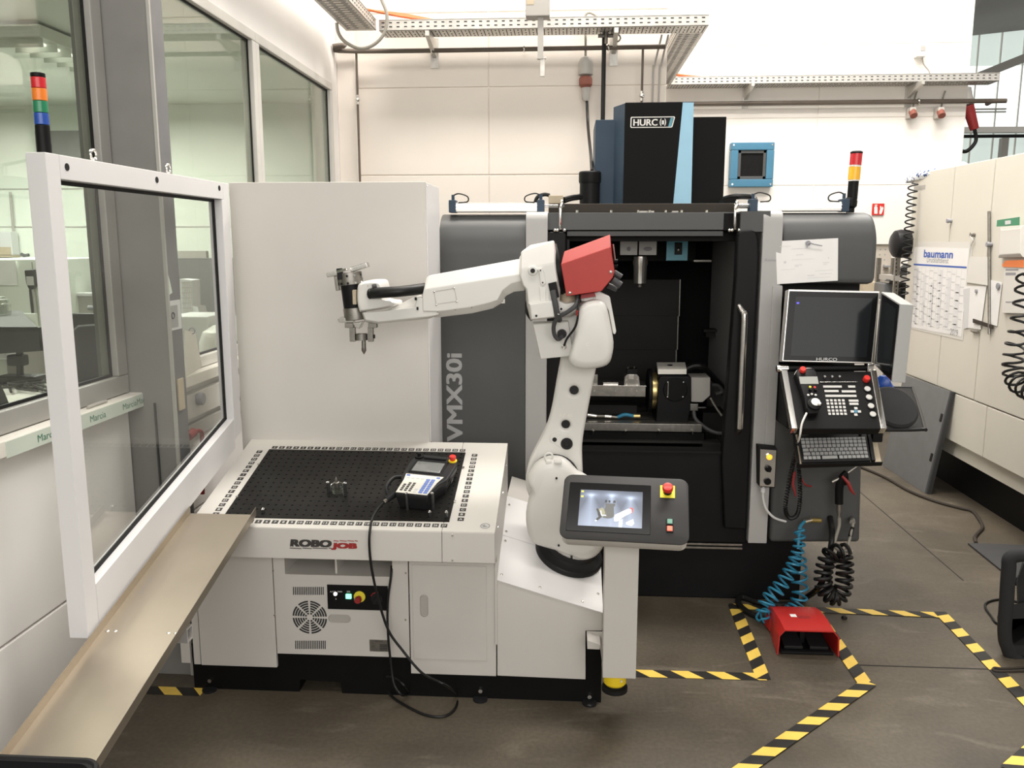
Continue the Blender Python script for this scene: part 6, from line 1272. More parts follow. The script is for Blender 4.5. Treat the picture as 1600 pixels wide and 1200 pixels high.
mk('swivel', G().cyl(PY(1311, 785, YG), PY(1311, 800, YG), .013, n=12).cyl(PY(1311, 800, YG), PY(1311, 808, YG), .009, n=10), 'dull_steel', ag)
mk('air_line', G().tube(smoothpath([PY(1311, 806, YG), PY(1311, 822, YG), PY(1304, 848, 4.06), PY(1308, 858, 4.05), PY(1320, 861, 4.03), PY(1332, 862, 4.03)], 6), .008, 8), 'cable_grey', ag)
# blue spiral hose
bh = thing('blue_spiral_hose', 'blue spiral air hose looping from the lower panel down to the floor', 'hose', (PZ(1215, 965, 0).x, PZ(1215, 965, 0).y, 0))
mk('brass_fitting', G().cyl(PY(1282, 813, 4.16), PY(1267, 812.5, 4.13), .012, n=10), 'brass', bh); mk('steel_fitting', G().cyl(PY(1267, 812.5, 4.13), PY(1257, 815, 4.11), .010, n=10), 'bright_steel', bh)
mk('lead', G().tube(smoothpath([PY(1257, 815, 4.11), PY(1250, 824, 4.08), PY(1248, 842, 4.05), PY(1247, 858, 4.03)], 6), .008, 8), 'blue_hose', bh)
P3 = [PY(1249, 826, 4.05), PY(1249, 850, 4.03), PY(1243, 872, 4.02), PY(1233, 895, 4.0), PY(1216, 920, 3.98), PY(1199, 940, 3.96), V((PZ(1194, 964, .055).x, 3.95, .055)), V((PZ(1208, 968, .055).x, 3.97, .052)), V((PZ(1238, 963, .055).x, 4.0, .055)), PY(1249, 935, 4.02), PY(1249, 900, 4.04), PY(1247, 872, 4.05)]
mk('spiral', G().tube(helix(smoothpath(P3, 8), lambda t: .022 + .014*min(1, t*2.5), 25, 14), .0058, 6), 'blue_hose', bh)
# black spiral hose
kh_ = thing('black_spiral_hose', 'black spiral hose hanging in a bunch under the air gun', 'hose', PY(1308, 900, 4.0))
P4 = [PY(1322, 862, 4.02), PY(1298, 866, 4.0), PY(1289, 885, 3.99), PY(1286, 905, 3.98), PY(1291, 925, 3.97), PY(1304, 933, 3.97), PY(1314, 928, 3.97), PY(1319, 908, 3.98), PY(1320, 885, 4.0), PY(1318, 866, 4.02)]
mk('spiral', G().tube(helix(smoothpath(P4, 8), .036, 19, 14), .0095, 6), 'hose_black', kh_)
mk('lead', G().tube(smoothpath([PY(1333, 816, 4.12), PY(1331, 828, 4.08), PY(1326, 848, 4.05), PY(1319, 868, 4.02)], 6), .007, 8), 'cable_grey', kh_)
mk('hose_sleeve', G().cyl(PY(1332, 824, 4.09), PY(1328, 839, 4.065), .010, n=10), 'hose_black', kh_); mk('wall_fitting', G().cyl(PY(1330, 811, 4.17), PY(1332, 816, 4.11), .014, n=10).cyl(PY(1335, 813, 4.13), PY(1329, 813, 4.13), .010, n=8), 'dull_steel', kh_)
th_ = thing('thick_hose', 'thick black hose curving from the lower panel along the floor', 'hose', PY(1280, 930, 4.05))
mk('hose_run', G().tube(smoothpath([PY(1297, 808, 4.17), PY(1300, 830, 4.10), PY(1299, 850, 4.06), PY(1293, 885, 4.04), PY(1281, 915, 4.04), V((*F(1262, 940), .03)), V((*F(1235, 948), .016)), V((*F(1190, 947), .016)), V((*F(1160, 938), .016)), V((*F(1153, 946), .016)), V((*F(1170, 962), .016)), V((*F(1200, 974), .016))], 8), .0145, 10), 'hose_black', th_)
# foot pedal
mat('pedal_red', (.46, .022, .018), .42, noise=.05)
fp_ = thing('foot_pedal', 'red foot pedal with two black treadles under a hood on the floor', 'foot switch', (PZ(1258, 1010, 0).x, 3.72, 0))
X0, X1, YA, YB_ = PZ(1218, 1027, 0).x, PZ(1308, 1027, 0).x, 3.655, 3.99
hd_ = lambda s, y, z1, ex=0: [(X0-ex, y, .004), (X0-ex, y, z1*.55), (X0+.028-ex, y, z1), (X1-.028+ex, y, z1), (X1+ex, y, z1*.55), (X1+ex, y, .004)]
def shell(y, z1, ins, ex): 
    o = [(X0-ex, .004), (X0-ex+.004, z1*.75), (X0+.020, z1), (X1-.020, z1), (X1+ex-.004, z1*.75), (X1+ex, .004)]
    i = [(X1+ex-ins, .004), (X1+ex-.004-ins, z1*.75), (X1-.023, z1-ins), (X0+.023, z1-ins), (X0-ex+.004+ins, z1*.75), (X0-ex+ins, .004)]
    return [V((x, y, z)) for x, z in o+i]
mk('hood', G().loft([shell(YA, .125, .006, .008), shell(YA+.10, .132, .006, .0), shell(YA+.22, .125, .006, -.012), shell(YA+.30, .105, .006, -.03)], ang=.5), 'pedal_red', fp_, ang=25)
mk('back_shell', G().loft([[V((x, YA+.22, z)) for x, z in ((X0+.01, .004), (X0+.035, .122), (X1-.05, .122), (X1-.02, .004))], [V((x, YB_-.02, z)) for x, z in ((X0+.0, .004), (X0+.02, .10), (X1-.10, .10), (X1-.07, .004))]], .008), 'pedal_red', fp_)
mk('floor_plate', G().box(X0+.012, X1-.012, YA+.012, YA+.24, .003, .014, .003), 'satin_black', fp_)
mk('treadle', G().prism([(X0+.03, YA+.03, .018), (X0+.03, YA+.20, .05), (X0+.03, YA+.20, .062), (X0+.03, YA+.03, .034)], ((X1-X0)/2-.045, 0, 0), .004), 'plastic_dark', fp_); mk('treadle', G().prism([((X0+X1)/2+.015, YA+.03, .018), ((X0+X1)/2+.015, YA+.20, .05), ((X0+X1)/2+.015, YA+.20, .062), ((X0+X1)/2+.015, YA+.03, .034)], ((X1-X0)/2-.045, 0, 0), .004), 'plastic_dark', fp_)
mk('centre_post', G().box((X0+X1)/2-.012, (X0+X1)/2+.012, YA+.10, YA+.22, .014, .10, .004), 'satin_black', fp_)
p = PZ(1239, 971, .101); mk('white_label', G().box(p.x-.014, p.x+.014, p.y-.015, p.y+.015, .1295, .1305), 'paper', fp_, False)
mk('cast_mark', G().box(X0+.11, X0+.165, YA+.11, YA+.14, .131, .1325), 'dark_red', fp_, False)
# ================================================================ SECOND MACHINE AT THE RIGHT
XR = 2.80
rx = lambda a, b: PX(a, b, XR)
ym1 = rx(1428, 275).y; zt = rx(1430, 272).z; ztf = zt
wm = thing('white_machine', 'cream white machine cabinet with posters along the right side', 'machine', (XR, 5.5, 0))
zb = .42; seam = rx(1455, 600).z
ys = [3.0, 4.55, rx(1552, 268).y, rx(1484, 274).y, ym1]
y_a, y_b, y_c = rx(1551, 300).y, rx(1489, 300).y, ym1
for y0, y1 in ((2.2, 4.30), (4.30, y_a), (y_a, y_b), (y_b, y_c)):
    mk('door_panel', G().box(XR, XR+.05, y0+.004, y1-.004, seam+.004, zt, .006), 'machine_cream', wm)
yl = rx(1536, 700).y
for y0, y1 in ((2.2, yl), (yl, ym1)): mk('lower_panel', G().box(XR, XR+.05, y0+.004, y1-.004, zb, seam-.004, .006), 'machine_cream', wm)
mk('cabinet_body', G().box(XR+.045, 5.0, 2.2, ym1-.01, .3, zt-.01), 'machine_cream', wm, False)
mk('plinth', G().box(XR+.16, 4.9, 2.3, ym1-.05, 0, .42), 'black_paint', wm, False)
p0 = rx(1551, 300); mk('door_rod', G().cyl((XR-.012, p0.y, rx(1551, 330).z), (XR-.012, rx(1549, 520).y, rx(1547, 522).z), .010, n=8), 'dull_steel', wm); pe = V((XR-.012, p0.y, rx(1547, 522).z))
mk('rod_handle', G().tube([pe, pe+V((-.0, .06, -.005)), pe+V((0, .09, .0))], .010, 8), 'dull_steel', wm)
mk('makers_plate', G().obox(rx(1437, 293.5)-V((.001, 0, 0)), -UY, UZ, -UX, .22, .035, .003), 'plastic_grey', wm, False)
for a, b in ((1487, 345), (1550, 382)): p = rx(a, b); mk('lock_knob', G().lathe(p, -UX, [(.014, 0), (.014, .02), (.018, .022), (.016, .035)], 12), 'ink_grey', wm)
mk('lock_lead', G().tube(smoothpath([rx(1523, 369)-UX*.03, rx(1525, 376)-UX*.02, rx(1520, 384)-UX*.01, rx(1519, 400)-UX*.005], 5), .004, 6), 'paper_grey', wm); p = rx(1523, 367); mk('lock_knob', G().lathe(p, -UX, [(.014, 0), (.014, .02), (.018, .022), (.016, .03)], 12), 'dull_steel', wm)
# leaning grey plate and its clips
g = G(); A, Bq = PZ(1381, 727, 0), PZ(1447, 771, 0); Ct, Dt = PX(1487, 612, XR-.02), None
Dt = A + (Ct-Bq); n_ = nrm((Bq-A).cross(Ct-Bq))
lpn = thing('grey_sheet', 'large grey metal sheet leaning against the white machine', 'sheet', A)
if n_.x > 0: n_ = -n_
mk('sheet_body', G().prism([A, Bq, Ct, Dt], n_*.012), 'grey_panel', lpn, False); mk('sheet_edge', G().prism([Bq, Bq-n_*.03, Ct-n_*.02, Ct], nrm(Bq-A)*.02), 'cell_dark', lpn, False)
for t in (.35, .74): p = Bq.lerp(Ct, t)-nrm(Bq-A)*.03; mk('clip', G().obox(p+n_*.016, nrm(Bq-A), nrm(Ct-Bq), n_, .03, .06, .02), 'satin_black', lpn, False)
# wall calendar and papers
def sheet(name, label, cat, pts, mt='paper', d=.003, grp=None):
    o = thing(name, label, cat, rx(*pts[0]), grp); mk('page', G().prism([rx(a, b)-UX*d for a, b in pts], (-.001, 0, 0)), mt, o, False); return o
ca = sheet('wall_calendar', 'large 2019 year planner with blue lettering stuck on the white machine', 'calendar', [(1429, 386), (1515, 388), (1503, 526), (1423, 511)])
q = [rx(1423, 511), rx(1503, 526), rx(1515, 388), rx(1429, 386)]; cu = lambda u, v, d=.0048: q[0].lerp(q[1], u).lerp(q[3].lerp(q[2], u), v)-UX*d
rr = nrm(q[1]-q[0]); rr = V((0, -1, 0))
mk('backing_film', G().prism([rx(a, b)-UX*.0015 for a, b in ((1431, 378), (1517, 378), (1505, 532), (1421, 513))], (-.0008, 0, 0)), 'bag_white', ca, False)
def cq(g, u0, u1, v0, v1): g.add([cu(u0, v0), cu(u1, v0), cu(u1, v1), cu(u0, v1)], [(0, 1, 2, 3)])
g = G(); c0 = cu(.48, .925); gtext(g, 'baumann', c0, rr, UZ, .060, (cu(.74, .9)-cu(.20, .9)).length, bold=.07); 
mk('lettering', g, 'ink_blue', ca, False)
g = G(); gtext(g, 'Druckluftdienst', cu(.48, .852), rr, UZ, .042, (cu(.66, .9)-cu(.26, .9)).length); gtext(g, '2019', cu(.87, .035), rr, UZ, .045); mk('small_print', g, 'ink_grey', ca, False)
g = G(); cq(g, .01, .99, .775, .795); mk('header_bar', g, 'ink_blue', ca, False)
g = G(); rn = random.Random(2)
for i in range(12):
    for j in range(8):
        v = .73 - j*.092 - (i % 4)*.024; cq(g, .02+i*.081, .085+i*.081, v-.012, v) if v > .06 else None
    cq(g, .02+i*.081, .024+i*.081, .04, .76)
mk('grid_print', g, 'paper_grey', ca, False)
g = G()
for i in range(6): cq(g, .07+i*.155, .13+i*.155, .05, .74-.08*(i % 3))
mat('print_grey', (.74, .74, .75), .8); mk('shaded_columns', g, 'print_grey', ca, False)
sheet('paper_bag', 'crumpled white paper pocket right of the year planner', 'paper', [(1518, 401), (1550, 401), (1546, 446), (1512, 441)], 'bag_white', .012, 'papers on the white machine')
sheet('paper_note', 'white note hanging below the crumpled paper pocket', 'paper', [(1510, 447), (1543, 447), (1534, 515), (1512, 512)], 'paper', .006, 'papers on the white machine')
sheet('paper_note', 'white note at the right under the round magnet', 'paper', [(1546, 437), (1567, 441), (1559, 510), (1544, 504)], 'paper', .004, 'papers on the white machine')
sheet('paper_note', 'narrow cream note beside the lower corner of the year planner', 'paper', [(1507, 452), (1517, 450), (1514, 512), (1508, 514)], 'paper_grey', .0075, 'papers on the white machine')
p = rx(1562, 447); o = thing('round_magnet', 'dark round magnet on the note at the right', 'magnet', p-UX*.012); mk('magnet_body', G().cyl(p-UX*.006, p-UX*.016, .022, n=16, bev=.003), 'ink_grey', o)
p = rx(1528, 455); o = thing('small_magnet', 'small dark magnet on the note below the paper pocket', 'magnet', p-UX*.012); mk('magnet_body', G().cyl(p-UX*.008, p-UX*.016, .014, n=12), 'ink_grey', o)
o = thing('bar_magnet', 'long dark magnet bar across the two hanging notes', 'magnet', rx(1540, 506)-UX*.012); mk('bar_body', G().prism([rx(a, b)-UX*.010 for a, b in ((1524, 498), (1555, 508), (1555, 514), (1524, 504))], (-.008, 0, 0)), 'cable_brown', o, False)
o = thing('plastic_pouch', 'white plastic pouch with green flap at the right edge of the white machine', 'pouch', rx(1590, 370)-UX*.02)
mk('pouch_body', G().loft([[rx(a, b)-UX*d for a, b in ((1570, 356), (1606, 352), (1606, 402), (1567, 403))] for d in (.004, .03)] + [[rx(a, b)-UX*.045 for a, b in ((1575, 360), (1606, 357), (1606, 396), (1573, 398))]], .004), 'bag_white', o)
mk('green_flap', G().prism([rx(a, b)-UX*.048 for a, b in ((1571, 344), (1606, 339), (1606, 352), (1570, 354))], (-.004, 0, 0)), 'bag_green', o, False); mk('flap_label', G().prism([rx(a, b)-UX*.0525 for a, b in ((1584, 345), (1593, 344), (1593, 350), (1584, 351))], (-.001, 0, 0)), 'paper_grey', o, False)
o = thing('document_holder', 'clear document holder with orange top under the plastic pouch', 'holder', rx(1590, 440)-UX*.02)
mk('holder_body', G().prism([rx(a, b)-UX*.006 for a, b in ((1573, 416), (1604, 416), (1604, 490), (1570, 489))], (-.012, 0, 0), .002), 'bag_white', o); mk('orange_top', G().prism([rx(a, b)-UX*.019 for a, b in ((1572, 413), (1577, 407), (1606, 406), (1606, 418), (1572, 417))], (-.004, 0, 0)), 'box_orange', o, False)
g = G()
for b0, b1, b2 in ((420, 423, 1596), (426, 430, 1592), (471, 473, 1600)): g.prism([rx(a, b)-UX*.0185 for a, b in ((1576, b0), (b2, b0), (b2, b1), (1576, b1))], (-.0005, 0, 0))
mk('holder_print', g, 'ink_grey', o, False, kind='stuff')
# hanging spiral cord at the right edge
o = thing('spiral_cord', 'black spiral cord hanging at the right edge of the white machine', 'cord', PX(1590, 560, XR-.15))
mk('spiral', G().tube(helix(smoothpath([PX(1606, 425, XR-.12), PX(1602, 460, XR-.14), PX(1594, 510, XR-.15), PX(1585, 550, XR-.15), PX(1583, 580, XR-.15), PX(1592, 600, XR-.14), PX(1612, 612, XR-.12)], 8), .055, 13, 14), .008, 6), 'hose_black', o)
# hose, cloth and cable on the roof of the white machine
o = thing('rag', 'blue and white rag on the roof corner of the white machine', 'cloth', rx(1448, 280)); g = G(); rn = random.Random(9); c = PX(1450, 277, XR+.08)
g.loft([[c+V((.10*math.cos(t)*s*rn.uniform(.8, 1.1), .42*math.sin(t)*s*rn.uniform(.8, 1.1), h)) for t in [2*math.pi*i/14 for i in range(14)]] for s, h in ((1, -.02), (1.05, .01), (.75, .05), (.2, .065))])
m = mat('rag_cloth', (.6, .62, .66), .9); nt = m.node_tree; v = nt.nodes.new('ShaderNodeTexVoronoi'); v.inputs['Scale'].default_value = 26; t_ = nt.nodes.new('ShaderNodeTexCoord'); nt.links.new(t_.outputs['Object'], v.inputs['Vector']); r_ = nt.nodes.new('ShaderNodeValToRGB'); r_.color_ramp.interpolation = 'CONSTANT'; e = r_.color_ramp.elements; e[0].color = (.05, .08, .2, 1); e[1].position = .35; e[1].color = (.72, .74, .76, 1); nt.links.new(v.outputs['Distance'], r_.inputs[0]); nt.links.new(r_.outputs[0], nt.nodes['Principled BSDF'].inputs['Base Color'])
mk('rag_body', g, 'rag_cloth', o)
o = thing('roof_hose', 'white hose curling over the roof of the white machine', 'hose', PX(1540, 262, XR+.1))
mk('hose_run', G().tube(smoothpath([PX(a, b, XR+d) for a, b, d in ((1502, 272, .05), (1508, 268, .06), (1509, 260, .08), (1504, 257, .1))], 6), .022, 8), 'bag_white', o); mk('hose_end', G().cyl(PX(1503, 277, XR+.04), PX(1501, 270, XR+.06), .014, n=8), 'hose_black', o)
mk('hose_tail', G().tube(smoothpath([PX(a, b, XR+.04) for a, b in ((1462, 275), (1485, 266), (1503, 260))], 6), .006, 6), 'paper_grey', o)
o = thing('roof_cover', 'white rolled cover along the top edge of the white machine', 'cover', PX(1570, 264, XR+.1)); mk('cover_roll', G().tube(smoothpath([PX(a, b, XR+.06) for a, b in ((1506, 271), (1530, 268), (1555, 261), (1580, 259), (1612, 256))], 6), .022, 8), 'bag_white', o)
# vertical coil and black drum at the far corner
o = thing('vertical_spiral_cord', 'thin black spiral cord hanging down the corner of the white machine', 'cord', PX(1418, 350, XR-.12)); pa_, pb_ = PX(1427, 285, XR-.06), PX(1411, 465, XR-.10)
mk('spiral', G().tube(helix([pa_, pa_.lerp(pb_, .5), pb_], .035, 17, 12), .006, 6), 'hose_black', o)
o = thing('black_drum', 'black rounded motor drum beside the corner of the white machine', 'motor', PY(1408, 383, 6.9)); c = PY(1394, 381, 7.3); d = PY(1426, 381, 7.3)
mk('drum_body', G().lathe(c, d-c, [(.02, -.01), (.08, 0), (.108, .02), (.117, .06), (.112, (d-c).length)], 28), 'plastic_dark', o); mk('drum_arm', G().cyl(d-V((.03, 0, 0)), d+V((.15, .1, 0)), .05, n=12), 'plastic_dark', o)
# shelving and pegboard at the back
o = thing('pegboard_cabinet', 'beige perforated tool board behind the grey machine', 'tool board', PY(1383, 420, 8.6)); g = G(); pbox(g, 1335, 381, 1392, 450, 8.5, .03, .004); mk('board', g, 'pegboard', o)
g = G(); pbox(g, 1335, 379.5, 1392, 381.5, 8.48, .06); mk('board_top', g, 'label_white', o, False)
for a in (1375.5, 1383.5):
    for k in range(5): p = PY(a-.8*k, 390+8*k, 8.499); mk('peg_hole', G().cyl(p, p+V((0, .001, 0)), .007, n=8), 'ink_grey', o)
p = PY(1385, 416, 8.49); mk('hook', G().box(p.x-.03, p.x+.02, 8.44, 8.5, p.z-.008, p.z+.008), 'ink_grey', o, False); g = G(); pbox(g, 1373, 428, 1375.5, 440, 8.47, .02); mk('white_tool', g, 'label_white', o, False)
g = G(); pbox(g, 1350, 441, 1380, 456, 8.2, .3, .004); tag(mk('cardboard_box', g, 'tan'), 'tan cardboard box below the beige tool board', 'box')
o = thing('shelf_rack', 'grey perforated steel shelf rack behind the white machine', 'shelf', PY(1402, 440, 7.8))
g = G(); pbox(g, 1397.5, 402, 1405, 470, 7.8, .03); mk('upright', g, 'dull_steel', o, False)
g = G()
for k in range(10): pbox(g, 1399.5, 404+k*6, 1401.5, 407+k*6, 7.799, .0008)
mk('upright_holes', g, 'dark_slot', o, False, kind='stuff')
g = G(); pbox(g, 1399, 431, 1420, 439, 7.79, .4); mk('shelf_board', g, 'plastic_grey', o, False)
g = G(); pbox(g, 1378, 470, 1424, 476, 7.79, .5); mk('shelf_board', g, 'plastic_grey', o, False)
for x_ in (1397.5, 1422): p = PY(x_, 440, 7.8); mk('upright', G().box(p.x, p.x+.035, 8.25, 8.29, 0, p.z+.2), 'dull_steel', o, False)
g = G(); g.prism(ppoly([(1388, 440), (1420, 412), (1420, 430), (1398, 441)], 7.9), (0, .1, 0)); mk('brace', g, 'cell_dark', o, False)
g = G(); pbox(g, 1407, 442, 1424, 470, 7.85, .3, .01); tag(mk('dark_bin', g, 'plastic_dark'), 'dark plastic bin on the steel shelf rack', 'bin')
g = G(); pbox(g, 1381, 443, 1397, 468, 7.95, .3, .01); tag(mk('grey_bin', g, 'grey_panel'), 'dark grey bin left of the shelf upright', 'bin')
# ---------------------------------------------------------------- floor at the right
o = thing('floor_cable', 'brown cable winding across the floor to the rubber mat', 'cable', (PZ(1450, 780, 0).x, PZ(1450, 780, 0).y, 0))
mk('cable_run', G().tube(smoothpath([V((*F(a, b), .011)) for a, b in ((1320, 725), (1348, 733), (1385, 749), (1420, 769), (1460, 785), (1500, 796), (1517, 800), (1526, 808), (1535, 825), (1528, 835), (1523, 842), (1525, 851))], 6), .011, 8), 'cable_brown', o)
g = G(); q = [V((*F(1512, 851), .002)), V((*F(1512, 851), .002))]
x0, y1 = F(1512, 851); g.prism([(x0, y1, .001), (F(1576, 903)[0], F(1576, 903)[1], .001), (F(1660, 970)[0], F(1660, 970)[1], .001), (2.92, F(1660, 970)[1], .001), (2.92, y1-.02, .001)], (0, 0, .012), .003)
tag(mk('rubber_mat', g, 'mat_rubber'), 'dark grey anti fatigue mat on the floor in front of the white machine', 'mat')
o = thing('thin_cord', 'thin black cord curled on the floor behind the black chair', 'cord', (*F(1545, 955), 0))
mk('cord_run', G().tube(smoothpath([V((*F(a, b), .006)) for a, b in ((1600, 945), (1575, 939), (1555, 939), (1541, 944), (1540, 952), (1549, 965), (1556, 975), (1566, 978), (1580, 978))], 6), .006, 6), 'hose_black', o)
mk('cord_loop', G().tube(smoothpath([V((*F(a, b), .007)) for a, b in ((1590, 958), (1570, 959), (1560, 965), (1564, 970), (1578, 968), (1592, 960))], 6), .006, 6), 'hose_black', o)
o = thing('bent_wire', 'dark wire loop lying across the yellow tape at the right', 'wire', (*F(1580, 1048), 0)); mk('wire_run', G().tube(smoothpath([V((*F(a, b), .008)) for a, b in ((1630, 1043), (1590, 1046), (1565, 1047), (1554, 1046), (1551, 1048.5), (1556, 1051), (1575, 1051), (1630, 1049))], 6), .005, 6), 'cable_brown', o)
# chair cut by the right edge of the frame
ch_ = thing('workshop_chair', 'black padded chair at the right edge of the frame', 'chair', (2.18, 3.70, 0))
YC = 3.72; cp = lambda a, b, y=YC: PY(a, b, y)
BK = [(1577, 872), (1586, 868), (1620, 866), (1660, 900), (1660, 1010), (1600, 1032), (1582, 1026), (1572, 1005), (1567, 985), (1570, 950), (1573, 900)]
mk('back_rest', G().loft([ppoly([(1590, 905), (1600, 880), (1660, 880), (1660, 960), (1592, 958)], YC+.02), ppoly([(1588, 908), (1598, 876), (1660, 876), (1660, 966), (1590, 964)], YC+.05), ppoly([(1590, 905), (1600, 880), (1660, 880), (1660, 960), (1592, 958)], YC+.09)]), 'fabric_black', ch_)
mk('frame_tube', G().tube(smoothpath([cp(1660, 862), cp(1610, 866), cp(1580, 871), cp(1576, 890), cp(1573, 935), cp(1570, 985), cp(1574, 1010), cp(1590, 1029), cp(1660, 1036)], 7), .030, 12), 'fabric_black', ch_)
mk('lower_cover', G().loft([ppoly(spl([(1571, 955), (1585, 944), (1620, 940), (1660, 945), (1660, 1032), (1598, 1028), (1578, 1012), (1568, 985)], 2), YC+d) for d in (-.02, .10)]), 'fabric_black', ch_)
mk('seat', G().loft([ppoly([(1572, 968), (1660, 962), (1660, 1010), (1580, 1008), (1568, 990)], YC-.02), ppoly([(1570, 966), (1660, 960), (1660, 1014), (1578, 1012), (1566, 992)], YC+.25)]), 'fabric_black', ch_)
mk('base_foot', G().lathe((2.18, YC+.08, .0), UZ, [(.14, 0), (.16, .015), (.15, .05), (.06, .08), (.04, .16)], 20), 'fabric_black', ch_)
g = G(); g.prism(ppoly([(1588, 903), (1598, 895), (1597, 918), (1586, 915)], YC+.10), (0, .01, 0)); mk('grey_mesh', g, 'fabric_grey', ch_, False)
o = tag(mk('floor_bolt', G().lathe((*F(1319, 966.5), 0), UZ, [(.014, 0), (.014, .008), (.010, .014)], 10), 'rubber'), 'small dark bolt on the floor near the red foot pedal', 'bolt')
# ================================================================ THINGS SEEN THROUGH THE OFFICE WINDOWS
Yo = 8.44
g = G(); pbox(g, -20, 362, 18, 399, 8.35, .12, .01); o = thing('wall_cabinet', 'small grey white box on the office wall behind the signal tower', 'wall box', PY(5, 380, 8.3)); mk('box_body', g, 'paper_grey', o); g = G(); pbox(g, -20, 399, 19, 402, 8.34, .13); pbox(g, -20, 386, 17, 398, 8.345, .01); mk('box_base', g, 'tan', o, False, kind='stuff')
p = PY(24, 330, 8.43); o = thing('wall_conduit', 'thin conduit down the office wall beside the wall box', 'conduit', p); mk('conduit_run', G().cyl(PY(16, 300, 8.46), PY(24, 402, 8.46), .012, n=8), 'plastic_grey', o)
wc_ = thing('white_cabinet', 'tall white office cabinet with a hanging handset behind the glass', 'cabinet', PY(40, 520, 6.2))
x0, x1 = PY(-40, 460, 6.2).x, PY(74, 460, 6.2).x; zt = PY(40, 405, 6.2).z
mk('cabinet_body', G().box(x0, x1, 6.2, 7.0, 0, zt, .01), 'office_white', wc_); xm = PY(55, 460, 6.2).x; mk('door_gap', G().box(xm-.004, xm+.004, 6.195, 6.2, .1, zt-.02), 'plastic_grey', wc_, False); mk('edge_trim', G().box(x1-.05, x1+.004, 6.19, 6.2, .1, zt-.005), 'paper_grey', wc_, False)
o = thing('wall_sheet', 'white paper sheet on the white office cabinet', 'paper', PY(10, 425, 6.19)); g = G(); pbox(g, -30, 407, 26, 446, 6.185, .002); mk('page', g, 'paper', o, False)
o = thing('hanging_handset', 'dark handset with cord hanging on the white office cabinet', 'handset', PY(46, 432, 6.15)); g = G(); g.prism(ppoly([(37, 422), (52, 421), (55, 444), (50, 453), (44, 452), (40, 443)], 6.14), (0, .05, 0), .01); mk('handset_body', g, 'office_dark', o); g = G(); pbox(g, 41, 432, 52, 446, 6.135, .01, .003); mk('handset_face', g, 'key_light', o)
mk('cord', G().tube(smoothpath([PY(48, 452, 6.16), PY(50, 475, 6.16), PY(54, 510, 6.16), PY(55, 545, 6.16)], 6), .012, 6), 'office_dark', o); mk('cord', G().tube(smoothpath([PY(51, 452, 6.165), PY(55, 480, 6.165), PY(57, 540, 6.165)], 6), .012, 6), 'plastic_grey', o)
o = thing('small_tools', 'small dark tools lying on top of the white office cabinet', 'tool', PY(40, 401, 6.4)); mk('tool_body', G().tube([PY(33, 397, 6.4), PY(38, 399.5, 6.4), PY(45, 398.5, 6.4)], .014, 6), 'office_dark', o)
# dark desk shelf with low partition
dk = thing('dark_shelf', 'dark grey shelf top seen through the near office window', 'shelf', PY(30, 520, 4.6)); g = G()
zd = PY(30, 525, 4.2).z; q = [PY(-60, 540, 4.3), PY(60, 518, 4.3), PY(36, 484, 5.4), PY(-40, 486, 5.4)]
mk('shelf_top', G().prism([PZ(-80, 512, 1.42), PZ(60, 512, 1.42), PZ(32, 485, 1.42), PZ(-80, 488, 1.42)], (0, 0, -.02)), 'cell_dark', dk, False); a, b = PZ(-80, 512, 1.42), PZ(60, 512, 1.42)
mk('shelf_front', G().prism([a, b, b+V((0, 0, -.12)), a+V((0, 0, -.15))], (0, .03, 0)), 'office_dark', dk, False); c = PZ(76, 519, 1.36); mk('shelf_bracket', G().box(b.x, c.x, b.y, b.y+.03, 1.31, 1.345), 'cell_dark', dk, False)
mk('shelf_leg', G().box(PY(60, 560, 5.0).x, PY(80, 560, 5.0).x, 4.7, 5.0, 0, 1.30), 'plastic_grey', dk, False)
mk('back_panel', G().box(PY(-80, 560, 5.2).x, PY(62, 560, 5.2).x, 5.2, 5.22, .5, 1.40), 'office_white', dk, False); mk('back_joint', G().box(PY(35, 560, 5.19).x-.006, PY(35, 560, 5.19).x+.006, 5.19, 5.2, .9, 1.36), 'plastic_grey', dk, False)
o = thing('glass_jars', 'cluster of small clear jars on the dark office shelf', 'jar', PZ(5, 490, 1.42)); 
for a, b in ((1, 492), (9, 491), (4, 486)): p = PZ(a, b, 1.4205); mk('jar', G().lathe(p, UZ, [(.03, 0), (.032, .06), (.025, .07), (.025, .09)], 12), 'clear_cup', o)
wt = thing('white_desk', 'white office desk top with cables behind the near window', 'desk', PZ(60, 618, 1.12)); zdk = 1.10
mk('desk_top', G().prism([PZ(-150, 690, zdk), PZ(84, 640, zdk), PZ(84, 588, zdk), PZ(-150, 596, zdk)], (0, 0, -.03)), 'label_white', wt, False)
o = thing('clamp_stand', 'dark microscope clamp stand on the white office desk', 'instrument', PZ(33, 600, zdk)); p = PZ(33, 600, zdk)
mk('stand_base', G().box(p.x-.10, p.x+.12, p.y-.06, p.y+.05, zdk+.001, zdk+.05, .008), 'office_dark', o); mk('stand_post', G().cyl(p+V((.0, 0, .05)), p+V((.01, 0, .19)), .018, n=10), 'office_dark', o); mk('clamp_head', G().box(p.x-.05, p.x+.04, p.y-.03, p.y+.03, zdk+.10, zdk+.16, .01), 'office_dark', o); mk('clamp_arm', G().tube([p+V((0, 0, .18)), p+V((.06, 0, .20)), p+V((.13, 0, .21))], .014, 8), 'office_dark', o)
o = thing('desk_cables', 'tangle of grey cables on the white office desk', 'cables', PZ(55, 600, zdk)); g = G(); rn = random.Random(4)
for k in range(7): g.tube(smoothpath([PZ(20+rn.uniform(-20, 60), 592+rn.uniform(0, 22), zdk+.012+.004*k) for j in range(4)], 5), .006, 6)
mk('cable_tangle', g, 'cell_dark', o, kind='stuff')
